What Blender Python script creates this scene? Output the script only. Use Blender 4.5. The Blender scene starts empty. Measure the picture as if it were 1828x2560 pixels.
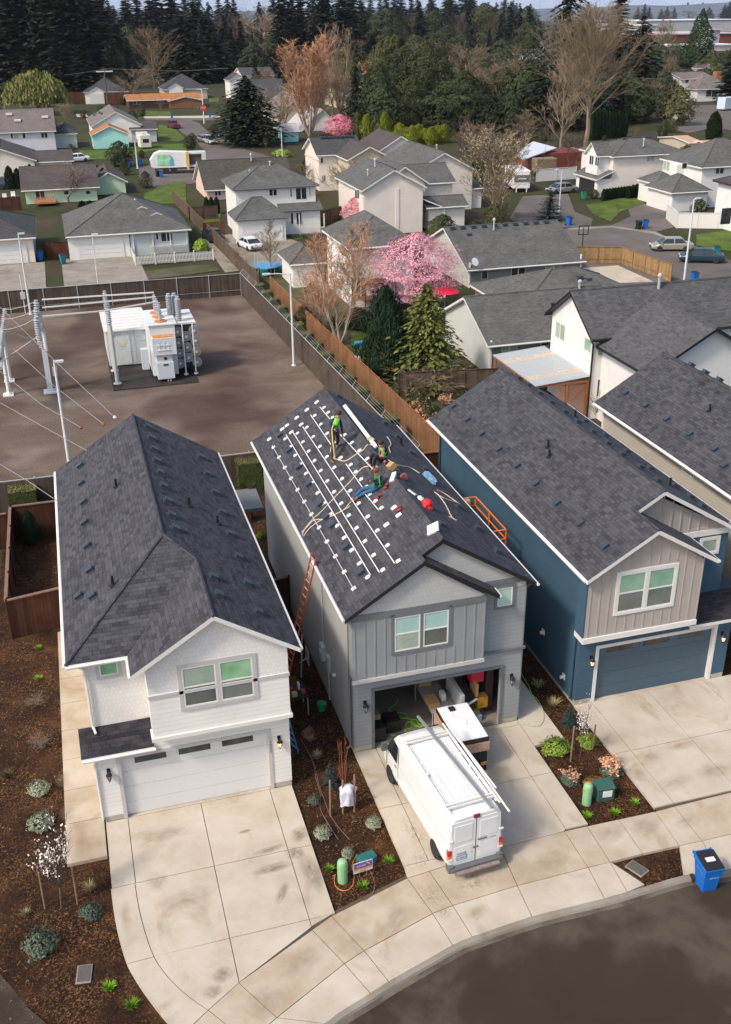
import bpy, math, random
from mathutils import Vector, Matrix, noise
R_ = math.radians
SC = bpy.context.scene
COL = SC.collection
# ---------------------------------------------------------------- camera, sky, sun
CAMZ = 23.5; FPX = 2564.35
PIT, ROL, YAW = R_(25.858), R_(-.664), R_(16.0)
_F = Vector((math.sin(YAW)*math.cos(PIT), math.cos(YAW)*math.cos(PIT), -math.sin(PIT)))
_R0 = Vector((math.cos(YAW), -math.sin(YAW), 0)); _U0 = _R0.cross(_F)
_R = _R0*math.cos(ROL)+_U0*math.sin(ROL); _U = -_R0*math.sin(ROL)+_U0*math.cos(ROL)
cam = bpy.data.cameras.new('camera'); camo = bpy.data.objects.new('camera', cam); COL.objects.link(camo)
camo.matrix_world = Matrix(((_R.x,_U.x,-_F.x,0),(_R.y,_U.y,-_F.y,0),(_R.z,_U.z,-_F.z,CAMZ),(0,0,0,1)))
cam.sensor_fit = 'HORIZONTAL'; cam.sensor_width = 36; cam.lens = FPX/1828*36
cam.clip_start = .1; cam.clip_end = 20000
SC.camera = camo
SC.render.resolution_x = 731; SC.render.resolution_y = 1024
SUN = Vector((-1, -.43, 1.13)).normalized()
w = bpy.data.worlds.new("World"); SC.world = w; w.use_nodes = True
nt = w.node_tree; sky = nt.nodes.new('ShaderNodeTexSky'); sky.sky_type = 'NISHITA'; sky.sun_disc = False
sky.sun_elevation = math.asin(SUN.z); sky.sun_rotation = math.atan2(SUN.x, SUN.y)
sky.air_density = 1.0; sky.dust_density = 3.2; sky.ozone_density = 1.0; sky.altitude = 50
nt.links.new(sky.outputs[0], nt.nodes['Background'].inputs[0]); nt.nodes['Background'].inputs[1].default_value = .15
sl = bpy.data.lights.new('sun', 'SUN'); sl.energy = 2.05; sl.angle = R_(7.0); sl.color = (1, .92, .80)
so = bpy.data.objects.new('sun', sl); COL.objects.link(so); so.rotation_euler = (-SUN).to_track_quat('-Z', 'Y').to_euler()
SC.view_settings.view_transform = 'Standard'; SC.view_settings.look = 'None'; SC.view_settings.gamma = 1
SC.view_settings.exposure = .53
SC.render.engine = 'CYCLES'
SC.cycles.max_bounces = 5; SC.cycles.diffuse_bounces = 3; SC.cycles.transparent_max_bounces = 6
# ---------------------------------------------------------------- photo survey helpers (pixel of the photo -> point of the place)
def ray(x, y): return _R*((x-914)/FPX)+_U*(-(y-1280)/FPX)+_F
def G(p, z=0.):
    d = ray(*p); t = (z-CAMZ)/d.z
    return Vector((d.x*t, d.y*t, z))
def onplane(p, p0, n):
    d = ray(*p); o = Vector((0,0,CAMZ)); t = (Vector(p0)-o).dot(n)/d.dot(n)
    return o+d*t
def PX(x, y, z):
    v = Vector((x, y, z-CAMZ)); c = v.dot(_F)
    return 914+FPX*v.dot(_R)/c, 1280-FPX*v.dot(_U)/c
def Z(ox, oy, s): return lambda x, y: (ox+x/s, oy+y/s)
def stand(base, topy):           # ground point and height of an upright thing
    b = G(base); lo, hi = 0, 90
    for _ in range(30):
        m = (lo+hi)/2
        if PX(b.x, b.y, m)[1] > topy: lo = m
        else: hi = m
    return b, lo
def width_at(b, px): return px*(b-Vector((0,0,CAMZ))).dot(_F)/FPX
zM=Z(640,1400,2.03); zM2=Z(600,950,2.03); zL=Z(0,1500,1.7768); zA=Z(0,0,1.7768); zB=Z(914,0,1.7768)
zC=Z(0,400,1.7768); zD=Z(914,400,1.7768); zE3=Z(0,700,1.7768); zE2=Z(914,800,1.7768); zR=Z(0,1000,2.03)
T1=Z(0,0,3.53);T2=Z(440,0,3.53);T3=Z(880,0,3.53);T4=Z(1340,0,3.328);T5=Z(0,240,3.53);T6=Z(440,240,3.53);T7=Z(880,240,3.53);T8=Z(1340,240,3.328)
zV=Z(800,1800,1.58); zL2=Z(0,1900,1.7768); zV6=Z(1200,1700,2.586); zBl=Z(1100,1200,2.2308)
# ---------------------------------------------------------------- materials
MC = {}
def newmat(name):
    m = bpy.data.materials.new(name); m.use_nodes = True; n = m.node_tree
    return m, n, n.nodes['Principled BSDF'], n.nodes, n.links
def c4(c): return (c[0], c[1], c[2], 1)
def ramp(N, L, src, stops):
    r = N.new('ShaderNodeValToRGB'); e = r.color_ramp.elements
    while len(e) < len(stops): e.new(.5)
    for i, (p, c) in enumerate(stops): e[i].position = p; e[i].color = c4(c) if len(c) == 3 else c
    L.new(src, r.inputs[0]); return r.outputs[0]
def nz(N, L, vec, scale, detail=4, rough=.6, dist=0):
    t = N.new('ShaderNodeTexNoise'); t.inputs['Scale'].default_value = scale; t.inputs['Detail'].default_value = detail
    t.inputs['Roughness'].default_value = rough; t.inputs['Distortion'].default_value = dist; L.new(vec, t.inputs['Vector']); return t.outputs[0]
def mix(N, L, mode, f, a, b):
    m = N.new('ShaderNodeMix'); m.data_type = 'RGBA'; m.blend_type = mode
    for sock, v in ((m.inputs[0], f), (m.inputs[6], a), (m.inputs[7], b)):
        if hasattr(v, 'is_linked') or hasattr(v, 'links'): L.new(v, sock)
        elif isinstance(v, (int, float)): sock.default_value = v
        else: sock.default_value = c4(v)
    return m.outputs[2]
def mth(N, L, op, a, b=None, c=None):
    m = N.new('ShaderNodeMath'); m.operation = op
    for i, v in enumerate((a, b, c)):
        if v is None: continue
        if hasattr(v, 'links'): L.new(v, m.inputs[i])
        else: m.inputs[i].default_value = v
    return m.outputs[0]
def bump(N, L, P, h, s, d=.02):
    b = N.new('ShaderNodeBump'); b.inputs['Strength'].default_value = s; b.inputs['Distance'].default_value = d
    L.new(h, b.inputs['Height']); L.new(b.outputs[0], P.inputs['Normal'])
def coord(N, kind='Object'):
    t = N.new('ShaderNodeTexCoord'); return t.outputs[kind]
def plain(name, col, rough=.6, var=.12, scale=4., metal=0., bmp=0., spec=.4, emit=None):
    if name in MC: return MC[name]
    m, n, P, N, L = newmat(name); v = coord(N)
    P.inputs['Roughness'].default_value = rough; P.inputs['Metallic'].default_value = metal
    P.inputs['Specular IOR Level'].default_value = spec
    t = nz(N, L, v, scale, 5)
    lo = [x*(1-var) for x in col]; hi = [min(1, x*(1+var)) for x in col]
    L.new(ramp(N, L, t, ((.3, lo), (.7, hi))), P.inputs['Base Color'])
    if bmp: bump(N, L, P, nz(N, L, v, scale*8, 4), bmp, .01)
    if emit: P.inputs['Emission Color'].default_value = c4(emit[0]); P.inputs['Emission Strength'].default_value = emit[1]
    MC[name] = m; return m
def shingle(name, c1, c2, c3, w_=.23, h_=.14, patch=.12):
    if name in MC: return MC[name]
    m, n, P, N, L = newmat(name); uv = coord(N, 'UV')
    b = N.new('ShaderNodeTexBrick'); L.new(uv, b.inputs['Vector'])
    b.inputs['Color1'].default_value = c4(c1); b.inputs['Color2'].default_value = c4(c2); b.inputs['Mortar'].default_value = c4([x*.45 for x in c1])
    b.inputs['Scale'].default_value = 1; b.inputs['Brick Width'].default_value = w_; b.inputs['Row Height'].default_value = h_
    b.inputs['Mortar Size'].default_value = .011; b.inputs['Mortar Smooth'].default_value = .3; b.inputs['Bias'].default_value = -.15; b.offset = .37
    b2 = N.new('ShaderNodeTexBrick'); L.new(uv, b2.inputs['Vector'])
    b2.inputs['Color1'].default_value = (0,0,0,1); b2.inputs['Color2'].default_value = (1,1,1,1); b2.inputs['Mortar'].default_value = (.5,.5,.5,1)
    b2.inputs['Scale'].default_value = 1; b2.inputs['Brick Width'].default_value = w_*1.4; b2.inputs['Row Height'].default_value = h_; b2.inputs['Mortar Size'].default_value = 0; b2.offset = .21
    c = mix(N, L, 'MIX', mth(N, L, 'MULTIPLY', b2.outputs[0], .45), b.outputs[0], c3)
    t = nz(N, L, uv, .55, 4, .6); c = mix(N, L, 'MULTIPLY', 1., c, ramp(N, L, t, ((.3, (1-patch,)*3), (.7, (1.12,)*3))))
    t = nz(N, L, uv, 60, 2); c = mix(N, L, 'MULTIPLY', 1., c, ramp(N, L, t, ((.3, (.82,)*3), (.7, (1.2,)*3))))
    L.new(c, P.inputs['Base Color']); P.inputs['Roughness'].default_value = .9; P.inputs['Specular IOR Level'].default_value = .25
    bump(N, L, P, b.outputs['Color'], .25, .01)
    MC[name] = m; return m
def siding(name, col, kind='lap', pitch=.17, var=.06, dirt=.0):
    if name in MC: return MC[name]
    m, n, P, N, L = newmat(name); uv = coord(N, 'UV'); s = N.new('ShaderNodeSeparateXYZ'); L.new(uv, s.inputs[0])
    P.inputs['Roughness'].default_value = .62; P.inputs['Specular IOR Level'].default_value = .3
    base = ramp(N, L, nz(N, L, uv, .8, 5), ((.3, [x*(1-var) for x in col]), (.7, [min(1, x*(1+var)) for x in col])))
    base = mix(N, L, 'MULTIPLY', 1., base, ramp(N, L, nz(N, L, uv, 45, 3), ((.3, (.93,)*3), (.7, (1.06,)*3))))
    if kind == 'lap':
        fr = mth(N, L, 'FRACT', mth(N, L, 'DIVIDE', s.outputs[1], pitch))
        line = ramp(N, L, fr, ((0, (.62,)*3), (.10, (1,)*3)))  # shadow line of each lap, painted into the colour
        L.new(mix(N, L, 'MULTIPLY', 1., base, line), P.inputs['Base Color']); bump(N, L, P, mth(N, L, 'SUBTRACT', 1., fr), .5, .012)
    elif kind == 'board':
        fr = mth(N, L, 'FRACT', mth(N, L, 'DIVIDE', s.outputs[0], pitch))
        line = ramp(N, L, fr, ((0, (.8,)*3), (.06, (1,)*3)))
        L.new(mix(N, L, 'MULTIPLY', 1., base, line), P.inputs['Base Color'])
    elif kind == 'shake':
        b = N.new('ShaderNodeTexBrick'); L.new(uv, b.inputs['Vector']); b.inputs['Scale'].default_value = 1
        b.inputs['Brick Width'].default_value = .14; b.inputs['Row Height'].default_value = .17; b.inputs['Mortar Size'].default_value = .006; b.offset = .45
        b.inputs['Color1'].default_value = (.95,.95,.95,1); b.inputs['Color2'].default_value = (1,1,1,1); b.inputs['Mortar'].default_value = (.8,.8,.8,1)
        L.new(mix(N, L, 'MULTIPLY', 1., base, b.outputs[0]), P.inputs['Base Color']); bump(N, L, P, b.outputs[0], .4, .01)
    else: L.new(base, P.inputs['Base Color'])
    MC[name] = m; return m
def wood(name, c1, c2, pitch=.14):      # upright boards
    if name in MC: return MC[name]
    m, n, P, N, L = newmat(name); uv = coord(N, 'UV'); s = N.new('ShaderNodeSeparateXYZ'); L.new(uv, s.inputs[0])
    d = mth(N, L, 'DIVIDE', s.outputs[0], pitch); cell = mth(N, L, 'FLOOR', d); fr = mth(N, L, 'FRACT', d)
    wn = N.new('ShaderNodeTexWhiteNoise'); wn.noise_dimensions = '1D'; L.new(cell, wn.inputs['W'])
    mp = N.new('ShaderNodeMapping'); mp.inputs['Scale'].default_value = (30, 2, 1); L.new(uv, mp.inputs[0])
    g = nz(N, L, mp.outputs[0], 1, 5, .7)
    c = mix(N, L, 'MIX', wn.outputs[0], c1, c2)
    c = mix(N, L, 'MULTIPLY', 1., c, ramp(N, L, g, ((.25, (.6,)*3), (.75, (1.35,)*3))))
    c = mix(N, L, 'MULTIPLY', 1., c, ramp(N, L, nz(N, L, uv, .7, 4), ((.3, (.75,)*3), (.7, (1.2,)*3))))
    c = mix(N, L, 'MULTIPLY', 1., c, ramp(N, L, fr, ((0, (.25,)*3), (.1, (1,)*3))))
    L.new(c, P.inputs['Base Color']); P.inputs['Roughness'].default_value = .9; P.inputs['Specular IOR Level'].default_value = .15
    MC[name] = m; return m
def ground(name, stops, scale=1., fine=30., bmp=.3, rough=.95, fstr=.35, stretch=None, extra=None):
    if name in MC: return MC[name]
    m, n, P, N, L = newmat(name); v = coord(N)
    if stretch:
        mp = N.new('ShaderNodeMapping'); mp.inputs['Scale'].default_value = stretch; L.new(v, mp.inputs[0]); v2 = mp.outputs[0]
    else: v2 = v
    c = ramp(N, L, nz(N, L, v2, scale, 6, .62, .3), stops)
    f = nz(N, L, v, fine, 4, .75)
    c = mix(N, L, 'MULTIPLY', 1., c, ramp(N, L, f, ((.28, (1-fstr,)*3), (.72, (1+fstr,)*3))))
    if extra: c = extra(N, L, v, c)
    L.new(c, P.inputs['Base Color']); P.inputs['Roughness'].default_value = rough; P.inputs['Specular IOR Level'].default_value = .2
    if bmp: bump(N, L, P, f, bmp, .03)
    MC[name] = m; return m
def leafm(name, c1, c2, trans=.0):
    if name in MC: return MC[name]
    m, n, P, N, L = newmat(name); v = coord(N)
    oi = N.new('ShaderNodeObjectInfo')
    gi = N.new('ShaderNodeNewGeometry')
    c = mix(N, L, 'MIX', gi.outputs['Random Per Island'], c1, c2)
    c = mix(N, L, 'MULTIPLY', 1., c, ramp(N, L, oi.outputs['Random'], ((0, (.75, .78, .75)), (1, (1.2, 1.15, 1.1)))))
    L.new(c, P.inputs['Base Color']); P.inputs['Roughness'].default_value = .75; P.inputs['Specular IOR Level'].default_value = .2
    MC[name] = m; return m
# ---------------------------------------------------------------- mesh builder
class MB:
    def __init__(s): s.v = []; s.f = []; s.m = []; s.xf = None
    def add(s, vs, fs, mi=0):
        o = len(s.v)
        if s.xf: vs = [s.xf @ Vector(p) for p in vs]
        s.v += [tuple(p) for p in vs]; s.f += [tuple(o+i for i in f) for f in fs]; s.m += [mi]*len(fs); return s
    def box(s, x0, y0, z0, x1, y1, z1, mi=0):
        if x0 > x1: x0, x1 = x1, x0
        if y0 > y1: y0, y1 = y1, y0
        if z0 > z1: z0, z1 = z1, z0
        return s.add([(x0,y0,z0),(x1,y0,z0),(x1,y1,z0),(x0,y1,z0),(x0,y0,z1),(x1,y0,z1),(x1,y1,z1),(x0,y1,z1)],
                     [(3,2,1,0),(4,5,6,7),(0,1,5,4),(1,2,6,5),(2,3,7,6),(3,0,4,7)], mi)
    def prism(s, pts, d, mi=0, mside=None):      # pts: coplanar 3D loop, swept by vector d
        n = len(pts); d = Vector(d); P = [Vector(p) for p in pts]
        nn = Vector((0,0,0))
        for i in range(n): nn += P[i].cross(P[(i+1) % n])
        if nn.dot(d) > 0: P.reverse()
        s.add(P+[p+d for p in P], [tuple(range(n))], mi)
        o = len(s.v)-2*n
        s.f.append(tuple(o+n+i for i in reversed(range(n)))); s.m.append(mi if mside is None else mside)
        for i in range(n):
            j = (i+1) % n; s.f.append((o+j, o+i, o+n+i, o+n+j)); s.m.append(mi if mside is None else mside)
        return s
    def tube(s, pts, r, n=6, mi=0, cap=True):
        P = [Vector(p) for p in pts]; rs = r if isinstance(r, (list, tuple)) else [r]*len(P)
        vs = []; fs = []
        for i, p in enumerate(P):
            t = (P[min(i+1, len(P)-1)]-P[max(i-1, 0)])
            if t.length < 1e-9: t = Vector((0,0,1))
            t.normalize(); a = t.orthogonal().normalized() if i == 0 else (a-t*a.dot(t)).normalized(); b = t.cross(a)
            for k in range(n):
                q = 2*math.pi*k/n; vs.append(p+(a*math.cos(q)+b*math.sin(q))*rs[i])
        for i in range(len(P)-1):
            for k in range(n):
                k2 = (k+1) % n; fs.append((i*n+k, i*n+k2, (i+1)*n+k2, (i+1)*n+k))
        if cap and n > 2: fs += [tuple(reversed(range(n))), tuple((len(P)-1)*n+k for k in range(n))]
        return s.add(vs, fs, mi)
    def lathe(s, prof, c=(0,0,0), n=12, mi=0, axis='z'):
        vs = []; fs = []; c = Vector(c)
        for r, h in prof:
            for k in range(n):
                q = 2*math.pi*k/n; x, y = r*math.cos(q), r*math.sin(q)
                vs.append(c+Vector((x, y, h) if axis == 'z' else (h, x, y) if axis == 'x' else (x, h, -y)))
        for i in range(len(prof)-1):
            for k in range(n):
                k2 = (k+1) % n; fs.append((i*n+k, i*n+k2, (i+1)*n+k2, (i+1)*n+k))
        fs += [tuple(reversed(range(n))), tuple((len(prof)-1)*n+k for k in range(n))]
        return s.add(vs, fs, mi)
    def poly(s, pts, mi=0): return s.add(pts, [tuple(range(len(pts)))], mi)
    def build(s, name, mats, parent=None, loc=None, uv=True, smooth=False, bev=0, rz=0):
        me = bpy.data.meshes.new(name); me.from_pydata(s.v, [], s.f)
        if not isinstance(mats, (list, tuple)): mats = [mats]
        for m in mats: me.materials.append(m)
        me.polygons.foreach_set('material_index', s.m)
        if uv: boxuv(me)
        if smooth: me.polygons.foreach_set('use_smooth', [True]*len(me.polygons))
        o = bpy.data.objects.new(name, me); COL.objects.link(o)
        if parent: o.parent = parent
        if loc is not None: o.location = loc
        o.rotation_euler.z = rz
        if bev:
            b = o.modifiers.new('bevel', 'BEVEL'); b.width = bev; b.segments = 2; b.limit_method = 'ANGLE'
        return o
def boxuv(me):
    ul = me.uv_layers.new(name='UVMap'); Zv = Vector((0,0,1)); uvs = [0.]*(2*len(me.loops))
    vs = [v.co for v in me.vertices]
    for p in me.polygons:
        n = p.normal
        if abs(n.z) > .985: u = Vector((1,0,0)); v = Vector((0,1,0))
        else: u = Zv.cross(n).normalized(); v = n.cross(u).normalized()
        for li in p.loop_indices:
            c = vs[me.loops[li].vertex_index]; uvs[2*li] = c.dot(u); uvs[2*li+1] = c.dot(v)
    ul.data.foreach_set('uv', uvs)
def tag(o, label=None, cat=None, group=None, kind=None):
    if label: o['label'] = label
    if cat: o['category'] = cat
    if group: o['group'] = group
    if kind: o['kind'] = kind
    return o
def thing(name, label, cat, loc=(0,0,0), rz=0, group=None):
    o = bpy.data.objects.new(name, None); COL.objects.link(o); o.location = loc; o.rotation_euler.z = rz; o.empty_display_size = .2
    return tag(o, label, cat, group)
def kids(o): return [c for c in KID.get(o.name, [])]
def dup(root, loc=None, rz=None, label=None, group=None, scale=None):
    def rec(o, par):
        c = o.copy(); COL.objects.link(c); c.parent = par
        for ch in list(o.children): rec(ch, c)
        return c
    r = rec(root, None)
    if loc is not None: r.location = loc
    if rz is not None: r.rotation_euler.z = rz
    if label: r['label'] = label
    if group: r['group'] = group
    if scale is not None: r.scale = scale if hasattr(scale, '__len__') else (scale,)*3
    return r
def text(name, body, size, mat, parent, loc, rot, depth=.004, al='CENTER'):
    cu = bpy.data.curves.new(name, 'FONT'); cu.body = body; cu.size = size; cu.extrude = depth; cu.align_x = al; cu.align_y = 'CENTER'
    cu.materials.append(mat); o = bpy.data.objects.new(name, cu); COL.objects.link(o)
    if parent: o.parent = parent
    o.location = loc; o.rotation_euler = rot; return o
RND = random.Random(7)
# ================================================================ GROUND AND PAVING
FOOT = []; ROADP = []
def sheet(name, pts, z, mat, kind='structure', thick=0, **k):
    if any(w in name for w in ('road','street','drive','cul','lane','lawn','footpath','patio')) : ROADP.append([(p[0], p[1]) for p in pts])
    b = MB(); P = [(p[0], p[1], z) for p in pts]
    if thick: b.prism(P, (0, 0, -thick))
    else:
        a = sum(P[i][0]*P[(i+1) % len(P)][1]-P[(i+1) % len(P)][0]*P[i][1] for i in range(len(P)))
        b.poly(P if a > 0 else P[::-1])
    return tag(b.build(name, mat), kind=kind, **k)
def gp(fn, pts): return [G(fn(*p)).xy for p in pts]
M_earth = ground('earth', ((.3, (.022,.020,.010)), (.45, (.040,.048,.014)), (.58, (.055,.040,.024)), (.75, (.080,.062,.042))), .11, 3., .2)
M_lawn = ground('lawn', ((.3, (.045,.065,.012)), (.5, (.075,.115,.018)), (.7, (.12,.155,.03))), .35, 9., .4)
M_verge = ground('verge', ((.3, (.05,.045,.03)), (.5, (.075,.075,.035)), (.7, (.12,.10,.07))), .25, 9., .4)
def wet(N, L, v, c):
    m = ramp(N, L, nz(N, L, v, .09, 4, .5, .6), ((.47, (0,)*3), (.58, (1,)*3)))
    return mix(N, L, 'MULTIPLY', m, c, (.62, .55, .56))
M_gravel = ground('gravel', ((.3, (.095,.066,.048)), (.5, (.145,.106,.080)), (.7, (.21,.168,.135))), .16, 11., .8, fstr=.5, stretch=(1, 1.4, 1), extra=wet)
M_asph = ground('asphalt', ((.3, (.034,.025,.018)), (.50, (.045,.033,.024)), (.62, (.088,.068,.050))), .24, 60., .5, fstr=.45)
M_road = ground('old_asphalt', ((.3, (.10,.085,.078)), (.6, (.145,.125,.112)), (.75, (.18,.155,.14))), .2, 12., .2, fstr=.25)
def chips(N, L, v, c):
    vo = N.new('ShaderNodeTexVoronoi'); vo.inputs['Scale'].default_value = 26; L.new(v, vo.inputs['Vector'])
    m = ramp(N, L, vo.outputs['Color'], ((.55, (0,)*3), (.9, (1,)*3)))
    b = nz(N, L, v, .6, 4)
    m = mth(N, L, 'MULTIPLY', m, ramp(N, L, b, ((.38, (.12,)*3), (.62, (.85,)*3))))
    return mix(N, L, 'MIX', m, c, (.24, .115, .045))
M_mulch = ground('mulch', ((.3, (.012,.005,.003)), (.55, (.030,.013,.006)), (.75, (.078,.033,.013))), .8, 22., .9, fstr=.55, extra=chips)
def conc(name, a, b_, c_, st=.5):
    def stains(N, L, v, c):
        mp = N.new('ShaderNodeMapping'); mp.inputs['Scale'].default_value = (1, .6, 1); L.new(v, mp.inputs[0])
        m = ramp(N, L, nz(N, L, mp.outputs[0], .62, 4, .55, 1.2), ((.57, (0,)*3), (.68, (st,)*3)))
        c = mix(N, L, 'MULTIPLY', m, c, (.66, .60, .49))
        m = ramp(N, L, nz(N, L, v, 1.5, 6, .7), ((.45, (0,)*3), (.85, (.6,)*3)))
        c = mix(N, L, 'MULTIPLY', m, c, (.80, .68, .52))
        sp = ramp(N, L, nz(N, L, v, 9, 2, .5), ((.74, (0,)*3), (.79, (.6,)*3)))
        return mix(N, L, 'MULTIPLY', sp, c, (.5, .38, .26))
    return ground(name, ((.3, a), (.5, b_), (.7, c_)), .45, 60., .15, fstr=.10, rough=.85, extra=stains)
M_conc = conc('concrete', (.42,.36,.285), (.50,.435,.355), (.56,.50,.42))
M_conc2 = conc('walk_concrete', (.34,.26,.175), (.44,.365,.275), (.52,.455,.365), .4)
M_conc3 = conc('old_concrete', (.20,.175,.14), (.27,.24,.20), (.33,.30,.26))
M_joint = plain('joint', (.09,.065,.045), .95)
M_wetc = ground('wet_gutter', ((.3, (.06,.046,.034)), (.6, (.15,.125,.095))), 1., 30., .1, rough=.5)

big = [(-2500,-500),(4500,-500),(4500,5200),(-2500,5200)]
sheet('ground', big, -.05, M_earth)
# mulch beds
sheet('mulch_bed', [(-60,22.6),(-4.6,22.6),(-4.3,21.6),(-3.4,20.3),(-2.2,18.8),(-1,17.2),(0,16.2),(4,17.9),(6,18.7),(30,19.2),(30,52),(-4.9,52),(-4.9,35),(-5.2,30),(-5.6,26),(-60,26)], .004, M_mulch)
sheet('side_street', [(-4.35,21.9),(-4.75,23.6),(-5.15,27),(-5.35,31),(-5.0,34),(-60,34),(-60,14),(-1.2,14),(-2.1,18.5),(-3.5,20.4)], .008, M_asph)
# --- kerb
def inner():  # survey of the pavement joints: inner edge, middle joint, kerb edge
    a = zL2; v = zV
    return [((600,1420),(800,1530),(1000,1650)), (a(800,1230),a(1000,1345),a(1180,1470)) , (a(925,1112),a(1105,1255),a(1275,1390)), (a(1060,990),a(1230,1145),v(20,1200)), (a(1387,755),a(1530,905),v(200,1080)),
      (v(45,775),v(175,912),v(272,1034)), (v(345,625),v(445,765),v(525,890)), (v(432,598),v(525,733),v(602,857)), (v(712,503),v(780,655),v(838,777)),
      (v(965,440),v(1060,583),v(1125,706)), (v(1055,420),v(1147,562),v(1215,680)), (v(1180,393),v(1275,528),None), (v(1325,362),v(1420,497),v(1437,614)),
      (v(1400,342),v(1510,478),v(1575,600)), (v(1760,252),v(1860,395),v(1920,520)), (v(2100,170),v(2200,330),v(2260,430))]
J = inner()
walk = MB(); top = .10
def slab(b, pts, z=top, t=.14, gap=.011, mi=0):
    c = Vector((sum(p[0] for p in pts)/len(pts), sum(p[1] for p in pts)/len(pts)))
    n = len(pts); q = []
    ar = sum(pts[i][0]*pts[(i+1) % n][1]-pts[(i+1) % n][0]*pts[i][1] for i in range(n)); sg = 1 if ar > 0 else -1
    for i in range(n):       # inset
        p0 = Vector(pts[i-1]); p1 = Vector(pts[i]); p2 = Vector(pts[(i+1) % n])
        e1 = (p1-p0).normalized(); e2 = (p2-p1).normalized(); n1 = Vector((-e1.y, e1.x))*sg; n2 = Vector((-e2.y, e2.x))*sg
        d = n1+n2; k = d.dot(n1); q.append(p1+(d*(gap/k) if k > .25 else (n1*gap)))
    b.prism([(p.x, p.y, z) for p in q], (0, 0, -t), mi)
JW = [[(G(p, top).xy if p else None) for p in j] for j in J[1:]]
for i in range(len(JW)-1):
    a, b_ = JW[i], JW[i+1]
    slab(walk, [a[0], b_[0], b_[1], a[1]])
tag(walk.build('sidewalk', M_conc2), kind='structure')
apr = MB(); kerb = MB(); KB = []
for i in range(len(JW)-1):
    a, b_ = JW[i], JW[i+1]
    if a[2] is not None and b_[2] is not None: slab(apr, [a[1], b_[1], b_[2], a[2]])
    if a[2] is not None: KB.append(a[2])
KB.append(JW[-1][2])
slab(apr, [JW[9][1], G(zV(1285,650), top).xy, JW[9][2]])
tag(apr.build('driveway_apron', M_conc), kind='structure')
def off(pts, d):
    o = []
    for i, p in enumerate(pts):
        a = pts[max(i-1, 0)]; b_ = pts[min(i+1, len(pts)-1)]; t = (b_-a).normalized(); o.append(p+Vector((t.y, -t.x))*d)
    return o
# smooth the kerb line
KS = []
for i in range(len(KB)-1):
    p0 = KB[max(i-1, 0)]; p1 = KB[i]; p2 = KB[i+1]; p3 = KB[min(i+2, len(KB)-1)]
    for k in range(4):
        t = k/4; KS.append(.5*((2*p1)+(-p0+p2)*t+(2*p0-5*p1+4*p2-p3)*t*t+(-p0+3*p1-3*p2+p3)*t**3))
KS.append(KB[-1])
o0 = off(KS, .0); o1 = off(KS, .16); o2 = off(KS, .20); o3 = off(KS, .36)
for i in range(len(KS)-1):
    z0 = top+.004
    kerb.prism([(o0[i].x,o0[i].y,z0),(o0[i+1].x,o0[i+1].y,z0),(o1[i+1].x,o1[i+1].y,z0-.015),(o1[i].x,o1[i].y,z0-.015)], (0,0,-.16))
    kerb.prism([(o1[i].x,o1[i].y,z0-.015),(o1[i+1].x,o1[i+1].y,z0-.015),(o2[i+1].x,o2[i+1].y,.01),(o2[i].x,o2[i].y,.01)], (0,0,-.06))
tag(kerb.build('kerb', M_conc3), kind='structure')
sheet('street', [(p.x, p.y) for p in o2]+[(60,20.5),(60,-5),(-30,-5),(-30,12)], .016, M_asph)
gut = MB()
for i in range(len(KS)-1):
    gut.poly([(o3[i].x,o3[i].y,.022),(o3[i+1].x,o3[i+1].y,.022),(o2[i+1].x,o2[i+1].y,.022),(o2[i].x,o2[i].y,.022)])
tag(gut.build('gutter', M_wetc), kind='structure')
base = MB(); bpts = [(-1.15,26.8),(-1.15,24),(-1.1,22.6),(-.92,21.1),(-.28,19.4),(.5,18.2),(1.5,16.8),(4.2,17.75),(5.8,18.5),(7.1,19.05),(8.5,19.35),(10.4,19.5),(13.2,19.5),(14.1,19.7),(13.6,20.7),(13.6,27),(7.5,27),(7.5,21.95),(4.9,21.2),(4.95,26.8)]
sheet('joint_bed', bpts, .052, M_joint); MB().box(16.95,28.1,.02,21.75,28.35,.10).build('door_sill', M_conc)
bpy.data.objects['door_sill']['kind'] = 'structure'
sheet('joint_bed', [(13.6,20.75),(40,20.75),(40,22.2),(13.6,22.2)], .052, M_joint)
sheet('joint_bed', [(16.12,22.2),(24,22.2),(24,28),(16.12,28)], .053, M_joint)
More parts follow.
